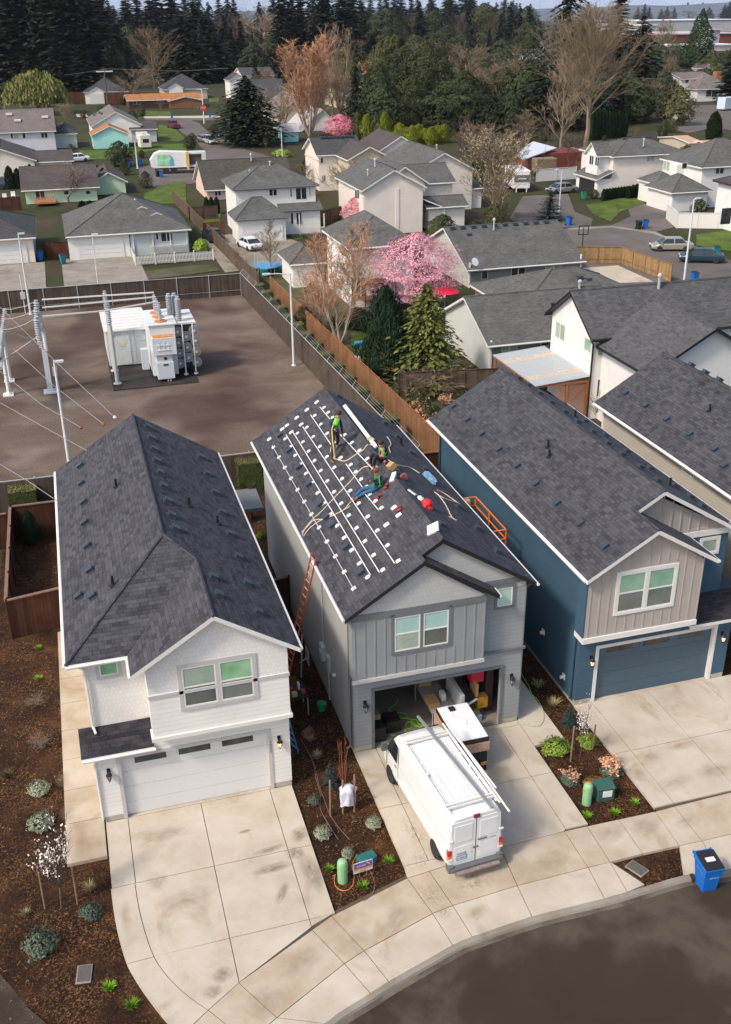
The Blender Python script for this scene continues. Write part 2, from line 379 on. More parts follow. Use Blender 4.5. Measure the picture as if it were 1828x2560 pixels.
# --- driveways
def grid(name, xs, ys, extra=()):
    b = MB()
    for i in range(len(xs)-1):
        for j in range(len(ys)-1): slab(b, [(xs[i],ys[j]),(xs[i+1],ys[j]),(xs[i+1],ys[j+1]),(xs[i],ys[j+1])])
    for e in extra: slab(b, e)
    return tag(b.build(name, M_conc), kind='structure')
i2, i3, i4 = JW[1][0], JW[2][0], JW[3][0]
def arc(a, b_, c, n=6): return [tuple((Vector(a)*(1-t)**2+Vector(b_)*2*t*(1-t)+Vector(c)*t*t)) for t in [k/n for k in range(n+1)]]
lo1 = arc((-1.19,23.95),(-1.19,22.3),(-.94,21.05)); lo2 = arc((-.94,21.05),(-.62,19.9),tuple(JW[0][0]), 8)
li1 = arc((-.47,23.95),(-.47,22.4),(-.2,21.08)); li2 = arc((-.2,21.08),(0.1,20.0),tuple(i2), 8)
grid('driveway', [1.92,4.23,5.0], [21.1,23.95,26.86],
     [[(-1.16,23.95),(-.45,23.95),(-.45,26.86),(-1.16,26.86)], lo1+li1[::-1], lo2+li2[::-1], [(-.45,23.95),(1.92,23.95),(1.92,26.86),(-.45,26.86)], [(1.92,21.1),(1.92,23.95)]+li1, [(-.45,26.86),(4.28,26.86),(4.28,27.15),(-.45,27.15)],
      [(-.2,21.1),(1.92,21.1),(1.92,i3.y)]+li2[::-1][:-1], [(1.92,21.1),(1.92,i3.y),(4.23,20.82),(4.23,21.1)], [(4.23,21.1),(4.23,20.84),(4.92,21.1)]])
bpy.data.objects['driveway'].location.z = 0
yb = 22.28
grid('driveway', [7.47,8.27,10.6,12.9,13.69], [22.26,24.88,27.87], [[(7.47,22.26)]+[tuple(JW[k][0]) for k in (5,6,7,8)]+[(12.9,22.26)],[(13.69,26.34),(14.9,26.42),(14.9,40),(13.76,40),(13.76,27.9),(13.69,27.9)]])
grid('driveway', [16.1,16.82,19.2,21.62,22.6,24.0], [22.31,25.12,28.1])
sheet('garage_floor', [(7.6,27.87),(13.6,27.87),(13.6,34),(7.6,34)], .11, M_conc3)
# walkway left of the white house
b = MB()
for y0, y1 in ((25.3,27.1),(27.1,28.75),(28.75,30.4),(30.4,32.1),(32.1,33.8),(33.8,35.5),(35.5,37.3),(37.3,39.1)):
    slab(b, [(-2.42,y0),(-1.19,y0),(-1.19,y1),(-2.42,y1)], .13, .16)
tag(b.build('walkway', M_conc2), kind='structure')
# damp and dirty patches: soft-edged films lying on the concrete
def film(name, c1, c2, thr, sc_, amt):
    m, n, P, N, L = newmat(name); v = coord(N); P.inputs['Roughness'].default_value = .6
    L.new(ramp(N, L, nz(N, L, v, 4, 4), ((.3, c1), (.7, c2))), P.inputs['Base Color'])
    ln = N.new('ShaderNodeVectorMath'); ln.operation = 'LENGTH'; L.new(v, ln.inputs[0])
    fall = ramp(N, L, ln.outputs['Value'], ((.25, (1,)*3), (.98, (0,)*3)))
    oi = N.new('ShaderNodeObjectInfo'); ad = N.new('ShaderNodeVectorMath'); ad.operation = 'ADD'; L.new(v, ad.inputs[0])
    cb = N.new('ShaderNodeCombineXYZ'); L.new(mth(N, L, 'MULTIPLY', oi.outputs['Random'], 40), cb.inputs[0]); L.new(cb.outputs[0], ad.inputs[1])
    a = mth(N, L, 'MULTIPLY', fall, ramp(N, L, nz(N, L, ad.outputs[0], sc_, 6, .68, .8), ((thr, (0,)*3), (thr+.34, (amt,)*3)))); L.new(a, P.inputs['Alpha']); return m
M_damp = film('damp_concrete', (.20,.155,.10), (.32,.265,.19), .30, 1.3, .62); M_dirt = film('dirt_film', (.16,.095,.05), (.26,.17,.10), .46, 5.5, .7); M_faint = film('faint_stain', (.32,.22,.13), (.40,.30,.20), .25, 1.1, .30)
disc = None
def stain(fn, q, a, b_, ang, m=None, z=None):
    """soft stain at a surveyed spot; a, b_ are metres, ang degrees on the ground"""
    c = G(fn(*q), top); bb = MB(); bb.poly([(math.cos(6.2832*k/24), math.sin(6.2832*k/24), 0) for k in range(24)])
    o = bb.build('stain', m or M_damp, None, (c.x, c.y, (z or top)+.005+.0012*(len([1 for x in bpy.data.objects if x.name.startswith('stain')]) % 6)), uv=False, rz=R_(ang)); o.scale = (a, b_, 1); tag(o, kind='structure')
for q, a, b_, g_ in (((1200,398),.62,.16,6),((1330,330),.34,.42,-30),((1090,318),.28,.10,5),((1210,482),.75,.22,4),((1385,500),.36,1.0,6),((1255,590),.55,.17,58),((990,955),.34,.30,30),((945,1030),.30,.26,20),((1310,415),.34,.3,0)): stain(zL2, q, a, b_, g_)
for q, a, b_, g_ in (((750,330),.9,.35,0),((840,610),1.0,.4,10),((700,540),.4,.5,0),((400,1240),.8,.4,0),((1330,900),.9,.6,25),((1180,1080),.6,.6,0),((560,700),.2,.8,0)): stain(zL2, q, a, b_, g_, M_faint)
for q, a, b_, g_ in (((375,450),.32,.95,8),((400,560),.30,.7,0),((430,690),.45,.5,20),((490,760),.35,.3,0),((290,190),.35,.6,0),((600,640),.8,.5,0)): stain(zV, q, a, b_, g_, M_dirt)
for q, a, b_, g_ in (((900,560),.9,.4,10),((1150,450),.7,.4,20),((1290,420),.7,.4,20),((300,790),.9,.5,30),((140,880),.7,.6,30),((1250,210),.4,.5,0),((1190,160),.5,.4,0),((1290,150),.7,.45,0),((1400,250),.9,.4,10),((1560,200),.8,.4,0),((1420,100),.7,.3,0),((620,760),.5,.3,20),((1450,400),.6,.35,10)): stain(zV, q, a, b_, g_, M_faint)
for q, a, b_, g_ in (((280,90),.3,.5,0),((300,240),.3,.5,0),((340,300),.3,.3,0)): stain(zL2, q, a, b_, g_, M_faint, .135)

# ================================================================ SUBSTATION YARD, VERGES, STREETS BEYOND
sheet('gravel_yard', [(-60,52),(16.9,51.8),(16.4,67),(15.4,94.8),(-60,94.8)], .004, M_gravel)
sheet('verge', [(-60,94.8),(17.5,94.8),(17.2,101.5),(-60,104)], .006, M_verge)
sheet('back_lane', [(-60,98.5),(10,97.5),(10,102.5),(-60,105)], .010, M_road)
sheet('house_drive', [(-.5,103),(7.6,102.5),(7.6,118),(-.5,118)], .014, M_conc3)
sheet('house_drive', [(-14,104.5),(-2.2,103.5),(-2.2,116),(-14,116)], .014, M_conc3)
sheet('lawn', gp(zC, [(570,500),(940,460),(980,490),(600,540)]), .012, M_verge)
sheet('lawn', gp(zC, [(590,395),(850,370),(850,425),(600,450)]), .012, M_lawn)
sheet('driveway_court', gp(zC, [(900,330),(1080,330),(1290,350),(1340,370),(1250,470),(1000,500),(930,400)]), .014, M_conc3)
sheet('lawn', gp(zC, [(830,235),(985,235),(975,275),(860,285)]), .014, M_lawn)
sheet('lawn', gp(zC, [(770,95),(820,110),(830,190),(640,195),(640,150)]), .014, M_lawn)
sheet('lawn', gp(zC, [(1290,330),(1345,320),(1345,350),(1300,360)]), .012, M_lawn)
sheet('cul_de_sac', gp(zD, [(860,310),(940,298),(1100,288),(1290,318),(1350,345),(1450,375),(1700,480),(1700,700),(960,560),(860,400)]), .012, M_road)
sheet('cul_de_sac_drive', gp(zD, [(700,290),(640,260),(700,160),(900,150),(930,230),(1010,262),(1000,300),(860,300)]), .014, M_road)
sheet('cul_de_sac_drive', gp(zD, [(1100,288),(1180,250),(1160,205),(1240,195),(1350,235),(1370,300),(1290,320)]), .014, M_road)
sheet('kerb', gp(zD, [(900,303),(1100,293),(1290,320),(1350,348),(1345,354),(1280,328),(1100,300),(900,310)]), .02, M_conc3)
sheet('lawn', gp(zD, [(980,200),(1130,170),(1230,170),(1240,195),(1130,230),(1090,275),(1010,240)]), .016, M_lawn)
sheet('lawn', gp(zD, [(1470,330),(1700,300),(1700,420),(1560,395),(1470,380)]), .016, M_lawn)
sheet('patio_slab', gp(zD, [(955,480),(1120,468),(1280,540),(1090,548),(970,545)]), .016, M_conc)
sheet('street_beyond', gp(T6, [(60,190),(200,235),(300,330),(480,400),(620,475),(760,510),(900,560),(600,700),(-150,820),(-320,760),(-330,640),(-60,560),(170,540),(245,480),(180,400),(60,330),(-20,250),(-60,190)]), .012, M_road)
sheet('cross_street', gp(T5, [(1280,195),(1900,190),(2300,190),(2300,235),(1900,215),(1280,215)]), .014, M_road)
sheet('footpath', gp(T5, [(1270,180),(1900,172),(1960,180),(1960,192),(1270,195)]), .02, M_conc)
sheet('lawn', gp(T5, [(1280,130),(1500,135),(1520,175),(1280,180)]), .016, M_lawn)
sheet('lawn', gp(T5, [(1400,250),(1520,260),(1640,380),(1580,400),(1395,400)]), .016, M_lawn)
sheet('lawn', gp(T5, [(700,480),(980,470),(1300,430),(1640,420),(1800,480),(1700,500),(1350,480),(1000,560),(720,560)]), .016, M_lawn)
sheet('lawn', gp(T5, [(1300,880),(1450,850),(1530,760),(1640,760),(1640,950),(1300,950)]), .016, M_lawn)
sheet('lawn', gp(T6, [(400,300),(560,300),(840,360),(850,420),(560,430),(500,380),(400,360)]), .016, M_lawn)
sheet('lawn', gp(T6, [(290,10),(380,10),(380,50),(290,55)]), .016, M_lawn)
sheet('lawn', gp(T7, [(0,80),(230,70),(260,130),(0,140)]), .016, M_lawn)
sheet('far_road', gp(T8, [(1230,80),(1500,70),(1700,140),(1700,300),(1500,260),(1260,310),(1130,270),(1220,210)]), .012, M_road)
sheet('back_garden', [(19.2,52),(27,52),(27,100),(18.6,100)], .006, M_verge)
sheet('lawn', gp(zC, [(1560,770),(1624,765),(1700,900),(1640,960),(1560,880)]), .018, M_lawn)

# ================================================================ MATERIALS OF BUILDINGS
S_dark = shingle('dark_shingle', (.036,.036,.042), (.068,.067,.077), (.108,.106,.120))
S_porch = shingle('porch_shingle', (.020,.018,.022), (.040,.037,.045), (.07,.062,.076))
S_grey = shingle('grey_shingle', (.085,.083,.078), (.125,.122,.115), (.16,.155,.145), patch=.2)
S_char = shingle('charcoal_shingle', (.05,.049,.052), (.075,.073,.078), (.10,.098,.10), patch=.2)
S_brown = shingle('brown_shingle', (.070,.056,.052), (.095,.078,.072), (.12,.10,.092), patch=.2)
S_olive = shingle('olive_shingle', (.055,.050,.040), (.085,.077,.062), (.11,.10,.08), patch=.2)
S_tan = shingle('tan_shingle', (.15,.125,.115), (.20,.175,.16), (.25,.22,.20), patch=.25)
S_orng = shingle('orange_shingle', (.33,.13,.05), (.42,.18,.07), (.50,.24,.10), patch=.2)
W_white = siding('white_lap', (.75,.725,.685)); W_whites = siding('white_shake', (.77,.745,.705), 'shake'); W_whiteb = siding('white_plain', (.72,.705,.68), 'plain')
W_grey = siding('grey_lap', (.29,.30,.305)); W_greyb = siding('grey_board', (.265,.275,.28), 'plain'); W_greys = siding('grey_shake', (.48,.475,.455), 'shake')
W_greyside = siding('grey_side', (.40,.395,.38))
W_blue = siding('blue_lap', (.050,.102,.150), 'lap', .17, .08); W_bbeige = siding('beige_board', (.40,.355,.32), 'plain'); W_beige = siding('beige_lap', (.45,.405,.34))
W_cream = siding('cream_lap', (.74,.67,.59)); W_lav = siding('lavender_lap', (.60,.59,.63)); W_green = siding('green_lap', (.52,.66,.46)); W_turq = siding('turquoise_board', (.36,.66,.62), 'board', .3)
W_pink = siding('pink_lap', (.72,.52,.44)); W_sage = siding('sage_lap', (.22,.23,.20)); W_ltgrey = siding('light_grey_lap', (.56,.56,.53)); W_brick = siding('dark_brick', (.10,.05,.035), 'shake')
W_red = siding('red_lap', (.45,.06,.03)); W_tanw = siding('tan_lap', (.50,.42,.33)); W_barn = siding('barn_red', (.19,.045,.03), 'board', .3); W_slate = siding('slate_blue_lap', (.06,.09,.13))
T_white = plain('white_trim', (.70,.68,.64), .5, .04); T_dgrey = plain('dark_grey_trim', (.15,.16,.165), .5, .06); T_lgrey = plain('light_grey_trim', (.50,.48,.46), .5, .05)
T_black = plain('black_metal', (.015,.015,.018), .45, .1); T_blue = plain('blue_trim', (.04,.085,.13), .5, .06)
M_found = plain('foundation', (.42,.37,.30), .9, .12, 6)
def glassm(name, c, c2, lines=0):
    if name in MC: return MC[name]
    m, n, P, N, L = newmat(name); v = coord(N); P.inputs['Roughness'].default_value = .12; P.inputs['Specular IOR Level'].default_value = .6
    t = ramp(N, L, nz(N, L, v, 1.3, 3), ((.35, c), (.65, c2)))
    if lines:
        s = N.new('ShaderNodeSeparateXYZ'); L.new(coord(N, 'UV'), s.inputs[0]); fr = mth(N, L, 'FRACT', mth(N, L, 'DIVIDE', s.outputs[1], .045))
        t = mix(N, L, 'MULTIPLY', 1., t, ramp(N, L, fr, ((0, (lines,)*3), (.35, (1,)*3))))
    L.new(t, P.inputs['Base Color']); MC[name] = m; return m
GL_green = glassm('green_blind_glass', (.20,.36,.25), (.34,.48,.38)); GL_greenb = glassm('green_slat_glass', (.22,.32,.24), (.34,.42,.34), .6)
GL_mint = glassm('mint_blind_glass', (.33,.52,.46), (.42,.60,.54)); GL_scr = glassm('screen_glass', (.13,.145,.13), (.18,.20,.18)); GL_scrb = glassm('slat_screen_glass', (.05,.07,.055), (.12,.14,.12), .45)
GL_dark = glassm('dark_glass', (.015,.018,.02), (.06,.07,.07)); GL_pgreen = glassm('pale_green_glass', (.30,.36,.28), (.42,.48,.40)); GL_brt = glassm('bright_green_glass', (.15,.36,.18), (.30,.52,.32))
def window(parent, x0, x1, z0, z1, y, panes, fm=T_white, tm=None, tw=.12, split=1, dy=-1, axis='y', sides=1, sashz=.5):
    """double-hung window on a wall; panes = [(upper, lower) ...]; axis 'y' = wall faces -y; 'x' = wall faces -x, x0,x1 are y-coordinates, y is x"""
    def bx(b, a0, d0, c0, a1, d1, c1, mi=0):
        if axis == 'y': b.box(a0, y+dy*d0, c0, a1, y+dy*d1, c1, mi)
        else: b.box(y+dy*d0, a0, c0, y+dy*d1, a1, c1, mi)
    f = MB(); n = len(panes)
    if tm:
        bx(f, x0-tw, .0, z0-tw, x0, .035, z1+tw, 1); bx(f, x1, .0, z0-tw, x1+tw, .035, z1+tw, 1)
        bx(f, x0, .0, z1, x1, .038, z1+tw*1.15, 1); bx(f, x0, .0, z0-tw, x1, .045, z0, 1)
    ww = (x1-x0)/n; s = .045
    for i in range(n):
        a = x0+i*ww; e = a+ww
        g = .055 if n > 1 and tm and tw > .1 else .0
        if i > 0: a += g
        if i < n-1: e -= g
        bx(f, a, 0, z0, a+s, .03, z1); bx(f, e-s, 0, z0, e, .03, z1); bx(f, a+s, 0, z0, e-s, .032, z0+s); bx(f, a+s, 0, z1-s, e-s, .032, z1)
        zm = z0+(z1-z0)*sashz
        if panes[i][1]: bx(f, a+s, 0, zm-.025, e-s, .028, zm+.025)
        if i > 0 and g: bx(f, a-2*g, 0, z0, a, .034, z1, 1)
    fo = f.build('window', [fm, tm or fm], parent)
    for i in range(n):
        a = x0+i*ww; e = a+ww; zm = z0+(z1-z0)*sashz
        for zz0, zz1, gm in (((z0, zm, panes[i][1]), (zm, z1, panes[i][0])) if panes[i][1] else ((z0, z1, panes[i][0]),)):
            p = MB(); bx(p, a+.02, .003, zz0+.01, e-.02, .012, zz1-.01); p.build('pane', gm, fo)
    return fo
def rslab(b, pts, t=.16, mt=0, ms=1):
    n = len(pts); P = [Vector(p) for p in pts]; nn = Vector((0,0,0))
    for i in range(n): nn += P[i].cross(P[(i+1) % n])
    if nn.z < 0: P.reverse()
    o = len(b.v); b.add(P+[p-Vector((0,0,t)) for p in P], [tuple(range(n))], mt)
    b.f.append(tuple(o+n+i for i in reversed(range(n)))); b.m.append(ms)
    for i in range(n):
        j = (i+1) % n; b.f.append((o+j, o+i, o+n+i, o+n+j)); b.m.append(ms)
def vents(roof, pts, p0, nrm, fn, rz, kind='box'):
    """roof vents at surveyed spots of a roof plane"""
    first = VENT.get(kind)
    for p in pts:
        w_ = onplane(fn(*p), p0, nrm)
        if not first:
            b = MB()
            if kind == 'box': b.box(-.19,-.16,-.02,.19,.16,.012,0).prism([(-.12,-.12,.0),(.12,-.12,.0),(.12,-.12,.10),(-.12,-.12,.13)], (0,.24,0)).box(-.14,-.14,.11,.13,.14,.135)
            else: b.lathe([(.13,-.03),(.12,.02),(.05,.05),(.045,.30),(.05,.31),(.05,.33)], n=10)
            first = b.build('roof_vent', M_vent if kind == 'box' else T_black, roof); VENT[kind] = first; o = first
        else: o = first.copy(); COL.objects.link(o); o.parent = roof
        o.location = w_; n3 = Vector(nrm).normalized()
        if kind == 'box': o.rotation_euler = n3.to_track_quat('Z', 'X').to_euler()
        if kind == 'box':
            dn = Vector((n3.x, n3.y, 0)); yv = -dn.normalized(); yv = (yv-n3*yv.dot(n3)).normalized(); xv = yv.cross(n3)
            o.rotation_euler = Matrix(((xv.x,yv.x,n3.x),(xv.y,yv.y,n3.y),(xv.z,yv.z,n3.z))).to_euler()
VENT = {}; M_vent = plain('vent_metal', (.045,.055,.07), .45, .1)
# ================================================================ THE NEAR HOUSES
SL = .6377
def wall_lamp(name, parent, x, y, z, lit=False):
    b = MB(); b.box(-.055,-.03,.10,.055,0,.24).box(-.02,-.12,.16,.02,-.02,.19); b.lathe([(.02,.19),(.05,.16),(.11,.07),(.10,.06)], (0,-.13,0), 6); b.lathe([(.045,-.13),(.03,-.16),(.008,-.22)], (0,-.13,0), 6)
    for k in range(6):
        q = k*math.pi/3; b.tube([(.095*math.cos(q),-.13+.095*math.sin(q),.06),(.045*math.cos(q),-.13+.045*math.sin(q),-.13)], .008, 4)
    o = b.build(name, T_black, parent, (x, y, z))
    g = MB(); g.lathe([(.085,.055),(.04,-.12)], (0,-.13,0), 6)
    gl = plain('lamp_glass_lit', (.8,.6,.35), .2, emit=((1,.62,.28), 1.2)) if lit else plain('lamp_glass', (.35,.36,.36), .15)
    g.build('lamp_glass', gl, o); return o
def garage_door(parent, x0, x1, z1, y, mat, wins, fr, gm):
    b = MB(); n = 4; h = z1/n
    for k in range(n): b.box(x0, y, k*h+.006+(.11 if k == 0 else 0), x1, y+.05, (k+1)*h-.006)
    b.box(x0, y+.02, .11, x1, y+.06, z1)
    d = b.build('garage_door', mat, parent)
    for a, e in wins:
        f = MB(); f.box(a, y-.012, z1-.36, e, y+.01, z1-.10); f.build('pane', gm, d)
    return d
def tri(b, x0, x1, xa, z0, za, y0, y1, mi=0): b.prism([(x0,y0,z0),(x1,y0,z0),(xa,y0,za)], (0,y1-y0,0), mi)
def gutter(parent, pts, m=T_white, r=.055):
    b = MB(); b.tube(pts, r, 6); b.build('gutter', m, parent)

def mass(x0, x1, y0, y1, z1, open_=None, t=.15, mi=0):
    """walls of a box-shaped storey as real thick walls; open_=(a,e,h) is a garage opening in the front"""
    b = MB(); b.box(x0, y0+t, .16, x0+t, y1, z1, mi).box(x1-t, y0+t, .16, x1, y1, z1, mi).box(x0+t, y1-t, .16, x1-t, y1, z1, mi)
    if open_:
        a, e, h = open_
        b.box(x0, y0, .30, a, y0+t, z1, mi).box(e, y0, .30, x1, y0+t, z1, mi).box(a, y0, h, e, y0+t, z1, mi)
    else: b.box(x0, y0, .16, x1, y0+t, z1, mi)
    return b
def footing(parent, x0, x1, y0, y1, a, e):
    b = MB(); i = .012
    b.box(x0+i, y0+.15, 0, x0+.14, y1-i, .16).box(x1-.14, y0+.15, 0, x1-i, y1-i, .16).box(x0+i, y0+i, 0, a, y0+.15, .30).box(e, y0+i, 0, x1-i, y0+.15, .30)
    b.build('footing', M_found, parent)
def dtrim(parent, a, e, h, y, m, w_=.14):
    b = MB(); b.box(a-.0, y-.03, .11, a+w_, y+.17, h-w_).box(e-w_, y-.03, .11, e, y+.17, h-w_).box(a, y-.035, h-w_, e, y+.17, h)
    b.build('door_trim', m, parent)

# ---- grey house (solar roof)
HG = thing('grey_house', 'two-storey grey house whose dark shingle roof carries rows of white rails, its garage open', 'house', (0,0,0))
x0,x1,y0,y1 = 7.47,13.70,27.87,43.05
b = mass(x0,x1,y0,y1,5.85,(8.23,12.94,2.58)); b.m = [0]*len(b.m)
tri(b, x0, x1, 10.585, 5.85, 7.85, y1-.15, y1); b.build('wall', W_grey, HG)
b = MB(); b.box(x0-.006, y0+.02, .16, x0, y1-.02, 5.84); b.build('side_wall', W_greyside, HG)
footing(HG, x0,x1,y0,y1,8.23,12.94)
b = MB(); tri(b, 8.0, 13.72, 10.56, 6.15, 7.95, 27.87, 28.0); b.box(11.9,27.875,5.85,13.70,28.0,6.15); b.build('gable', W_greys, HG)
b = MB(); b.box(7.36,27.45,3.42,12.05,27.87,5.80); b.build('bay_wall', W_greyb, HG)
b = MB()
for k in range(14):
    xx = 7.42+k*.352
    if 8.6 < xx < 10.95: b.box(xx,27.43,3.45,xx+.045,27.45,4.14)
    else: b.box(xx,27.43,3.45,xx+.045,27.45,5.74)
b.build('batten', W_greyb, HG)
b = MB(); tri(b, 7.5, 12.02, 9.77, 5.98, 7.50, 27.45, 27.62); b.box(7.36,27.45,5.80,12.05,27.6,5.98); b.build('bay_gable', W_greys, HG)
b = MB(); b.box(7.34,27.415,5.74,12.07,27.45,5.97).box(7.33,27.40,3.30,12.07,27.46,3.44,1).box(7.36,27.46,3.26,12.05,27.88,3.30).box(12.07,27.84,6.02,13.72,27.872,6.22).box(12.07,27.80,3.26,13.80,27.868,3.36).box(13.70,27.86,3.26,13.80,43,3.34)
b.box(7.445,27.845,.30,7.47,27.97,5.8).box(13.70,27.85,.30,13.73,27.99,5.85)
b.build('trim_band', [T_dgrey, T_lgrey], HG)
dtrim(HG, 8.12, 13.06, 2.69, 27.87, T_dgrey, .11)
# garage inside
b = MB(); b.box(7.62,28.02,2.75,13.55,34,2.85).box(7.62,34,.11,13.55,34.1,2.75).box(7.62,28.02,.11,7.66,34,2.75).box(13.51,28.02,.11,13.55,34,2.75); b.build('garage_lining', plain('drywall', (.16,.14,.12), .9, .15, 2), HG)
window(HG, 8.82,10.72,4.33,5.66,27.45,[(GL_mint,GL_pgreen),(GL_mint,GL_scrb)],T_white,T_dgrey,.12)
window(HG, 12.65,13.20,5.15,5.88,27.87,[(GL_mint,None)],T_white,T_dgrey,.11)
rb = MB(); E0,E1,XR,YR = 7.09,13.99,10.54,43.4
rslab(rb, [(E0,27.25,6),(9.77,27.25,7.709),(9.77,27.65,7.709),(XR,27.65,8.2),(XR,YR,8.2),(E0,YR,6)])
rslab(rb, [(XR,27.65,8.2),(E1,27.65,6),(E1,YR,6),(XR,YR,8.2)]); rslab(rb, [(9.775,27.25,7.709),(12.46,27.25,6),(12.46,27.87,6),(9.775,27.87,7.709)])
rb.tube([(XR,27.65,8.2),(XR,YR,8.2)], .05, 6, 0).tube([(9.77,27.25,7.715),(9.77,27.9,7.715)], .05, 6, 0)
RG = rb.build('roof', [S_dark, T_black], HG)
gutter(HG, [(E0-.04,27.3,5.93),(E0-.04,43.4,5.93)]); gutter(HG, [(E1+.04,27.6,5.93),(E1+.04,43.4,5.93)]); gutter(HG, [(12.50,27.25,5.93),(12.50,27.8,5.93)])
b = MB(); b.tube([(7.2,28.0,5.85),(7.40,28.05,5.6),(7.40,28.05,.3),(7.25,28.0,.2)], .045, 6); b.build('downpipe', T_dgrey, HG); b = MB(); b.tube([(14.0,28.0,5.85),(13.76,28.05,5.6),(13.76,28.05,.2)], .045, 6); b.build('downpipe', T_dgrey, HG)
nL = Vector((-SL,0,1)).normalized(); nR = Vector((SL,0,1)).normalized(); pL = (E0,30,6); pR = (E1,30,6)
vents(RG, [(205,285),(252,362),(300,447),(352,534),(410,634),(442,700),(472,742),(540,853),(616,982)], pL, nL, zM2, 0)
vents(RG, [(500,87),(735,223),(800,293),(868,373),(940,458),(1108,648),(1022,740),(1203,758),(1305,875)], pR, nR, zM2, 0)
vents(RG, [(818,328)], pR, nR, zM2, 0, 'pipe')
for xx in (7.888, 13.349): wall_lamp('wall_lamp', HG, xx, 27.87, 2.0)
# meter boxes, hose bib on the side wall
def onx(p, X): d = ray(*p); t = X/d.x; return Vector((0,0,CAMZ))+d*t
def ony(p, Y): d = ray(*p); t = Y/d.y; return Vector((0,0,CAMZ))+d*t
zN = Z(720,1550,4.137)
c = onx(zN(350,330), 7.35); b = MB(); b.box(7.30,c.y-.22,c.z-.3,7.464,c.y+.22,c.z+.32).lathe([(.11,0),(.11,.05)], (7.26,c.y,c.z+.05), 12, axis='x'); b.tube([(7.42,c.y,c.z+.3),(7.42,c.y,5.85)], .02, 5); b.build('meter_box', plain('meter_grey', (.48,.50,.52), .5), HG)
c = onx(zN(400,430), 7.35); b = MB(); b.box(7.35,c.y-.2,c.z-.4,7.464,c.y+.15,c.z+.25).tube([(7.42,c.y,c.z-.4),(7.42,c.y,.1)], .03, 6); b.build('breaker_box', T_lgrey, HG)
c = onx(zN(475,570), 7.4); b = MB(); b.lathe([(.02,-.1),(.07,-.12),(.07,0)], (7.464,c.y,c.z), 10, axis='x'); b.build('vent_hood', T_white, HG)

# ---- blue house
HB = thing('blue_house', 'dark blue two-storey house with beige gable, white trim and closed blue garage door', 'house', (0,0,0))
x0,x1,y0,y1 = 16.12,22.49,28.10,43.1
b = mass(x0,x1,y0,y1,2.95,(16.90,21.80,2.5)); b.box(x0,28.1,2.95,x0+.15,y1,5.85).box(x0+.15,28.1,2.95,20.4,28.25,5.85).box(x1-.15,29.2,2.95,x1,y1,5.85).box(x0,y1-.15,2.95,x1,y1,5.85); tri(b,x0,x1,19.3,5.85,7.85,y1-.15,y1); b.build('wall', W_blue, HB)
footing(HB, x0,x1,y0,y1,16.9,21.8)
b = MB(); b.box(20.40,29.1,2.95,22.49,29.2,5.9).box(20.33,28.1,2.95,20.42,29.1,5.9); b.build('upper_wall', W_blue, HB)
b = MB(); b.box(15.92,27.5,3.45,20.42,28.1,5.95); tri(b,15.95,20.40,18.25,5.95,7.45,27.5,27.7); 
for k in range(13):
    xx = 16.0+k*.365; zt = 5.9+min((xx-15.7),(20.85-xx))*SL-.12
    if 16.85 < xx < 19.5: b.box(xx,27.48,3.5,xx+.045,27.5,4.15); b.box(xx,27.48,6.1,xx+.045,27.5,zt)
    else: b.box(xx,27.48,3.5,xx+.045,27.5,zt)
b.build('bay_wall', W_bbeige, HB)
b = MB(); b.box(15.85,27.52,3.45,15.92,28.12,5.95); b.build('bay_side', W_blue, HB)
b = MB(); tri(b, 16.6, 22.6, 19.3, 6.05, 7.85, 29.1, 29.2); b.box(20.4,29.08,6.0,22.6,29.2,6.3)
for k in range(8): xx = 19.5+k*.4; b.box(xx,29.06,6.2,xx+.045,29.1,8.2-abs(xx-19.33)*SL-.25)
b.build('gable', W_bbeige, HB)
b = MB(); b.box(15.84,27.44,3.24,20.44,28.1,3.45); b.build('trim_band', T_white, HB); b = MB(); b.box(20.3,29.04,5.95,22.6,29.1,6.18)
b.build('trim_band', T_white, HB)
dtrim(HB, 16.80, 21.90, 2.60, 28.10, T_white, .13)
garage_door(HB, 16.93,21.77,2.47,28.24, plain('blue_door', (.062,.105,.140), .45, .03, 6), [(17.35,18.45),(18.85,19.95),(20.35,21.45)], T_blue, GL_dark)
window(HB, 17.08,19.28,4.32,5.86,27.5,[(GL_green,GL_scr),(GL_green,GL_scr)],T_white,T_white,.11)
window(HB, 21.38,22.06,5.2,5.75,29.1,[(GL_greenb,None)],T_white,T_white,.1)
rb = MB(); E0,E1,XR,YR = 15.68,22.98,19.33,43.6; s = 2.2/3.65; XF = 18.25; ZF = 6+(XF-E0)*s
rslab(rb, [(E0,27.22,6),(XF,27.22,ZF),(XF,28.75,ZF),(XR,28.75,8.2),(XR,YR,8.2),(E0,YR,6)])
rslab(rb, [(XR,28.75,8.2),(E1,28.75,6),(E1,YR,6),(XR,YR,8.2)]); rslab(rb, [(XF+.005,27.22,ZF),(XF+(ZF-6)/s,27.22,6),(XF+(ZF-6)/s,29.1,6),(XF+.005,29.1,ZF)])
rb.tube([(XR,28.75,8.2),(XR,YR,8.2)], .05, 6, 0).tube([(XF,27.22,ZF+.005),(XF,29.1,ZF+.005)], .05, 6, 0)
RB = rb.build('roof', [S_dark, T_white], HB)
b = MB()
rslab(b, [(20.45,27.75,2.98),(24.2,27.75,2.98),(24.2,29.1,3.45),(20.45,29.1,3.45)], .14); b.build('porch_roof', [S_porch, T_white], HB)
b = MB(); b.box(22.49,28.5,2.75,24.0,43,2.83); b.box(23.85,28.1,.1,24.0,28.25,2.8); b.build('porch_beam', T_blue, HB)
gutter(HB, [(E0-.04,27.3,5.93),(E0-.04,YR,5.93)]); gutter(HB, [(E1+.04,28.75,5.93),(E1+.04,YR,5.93)])
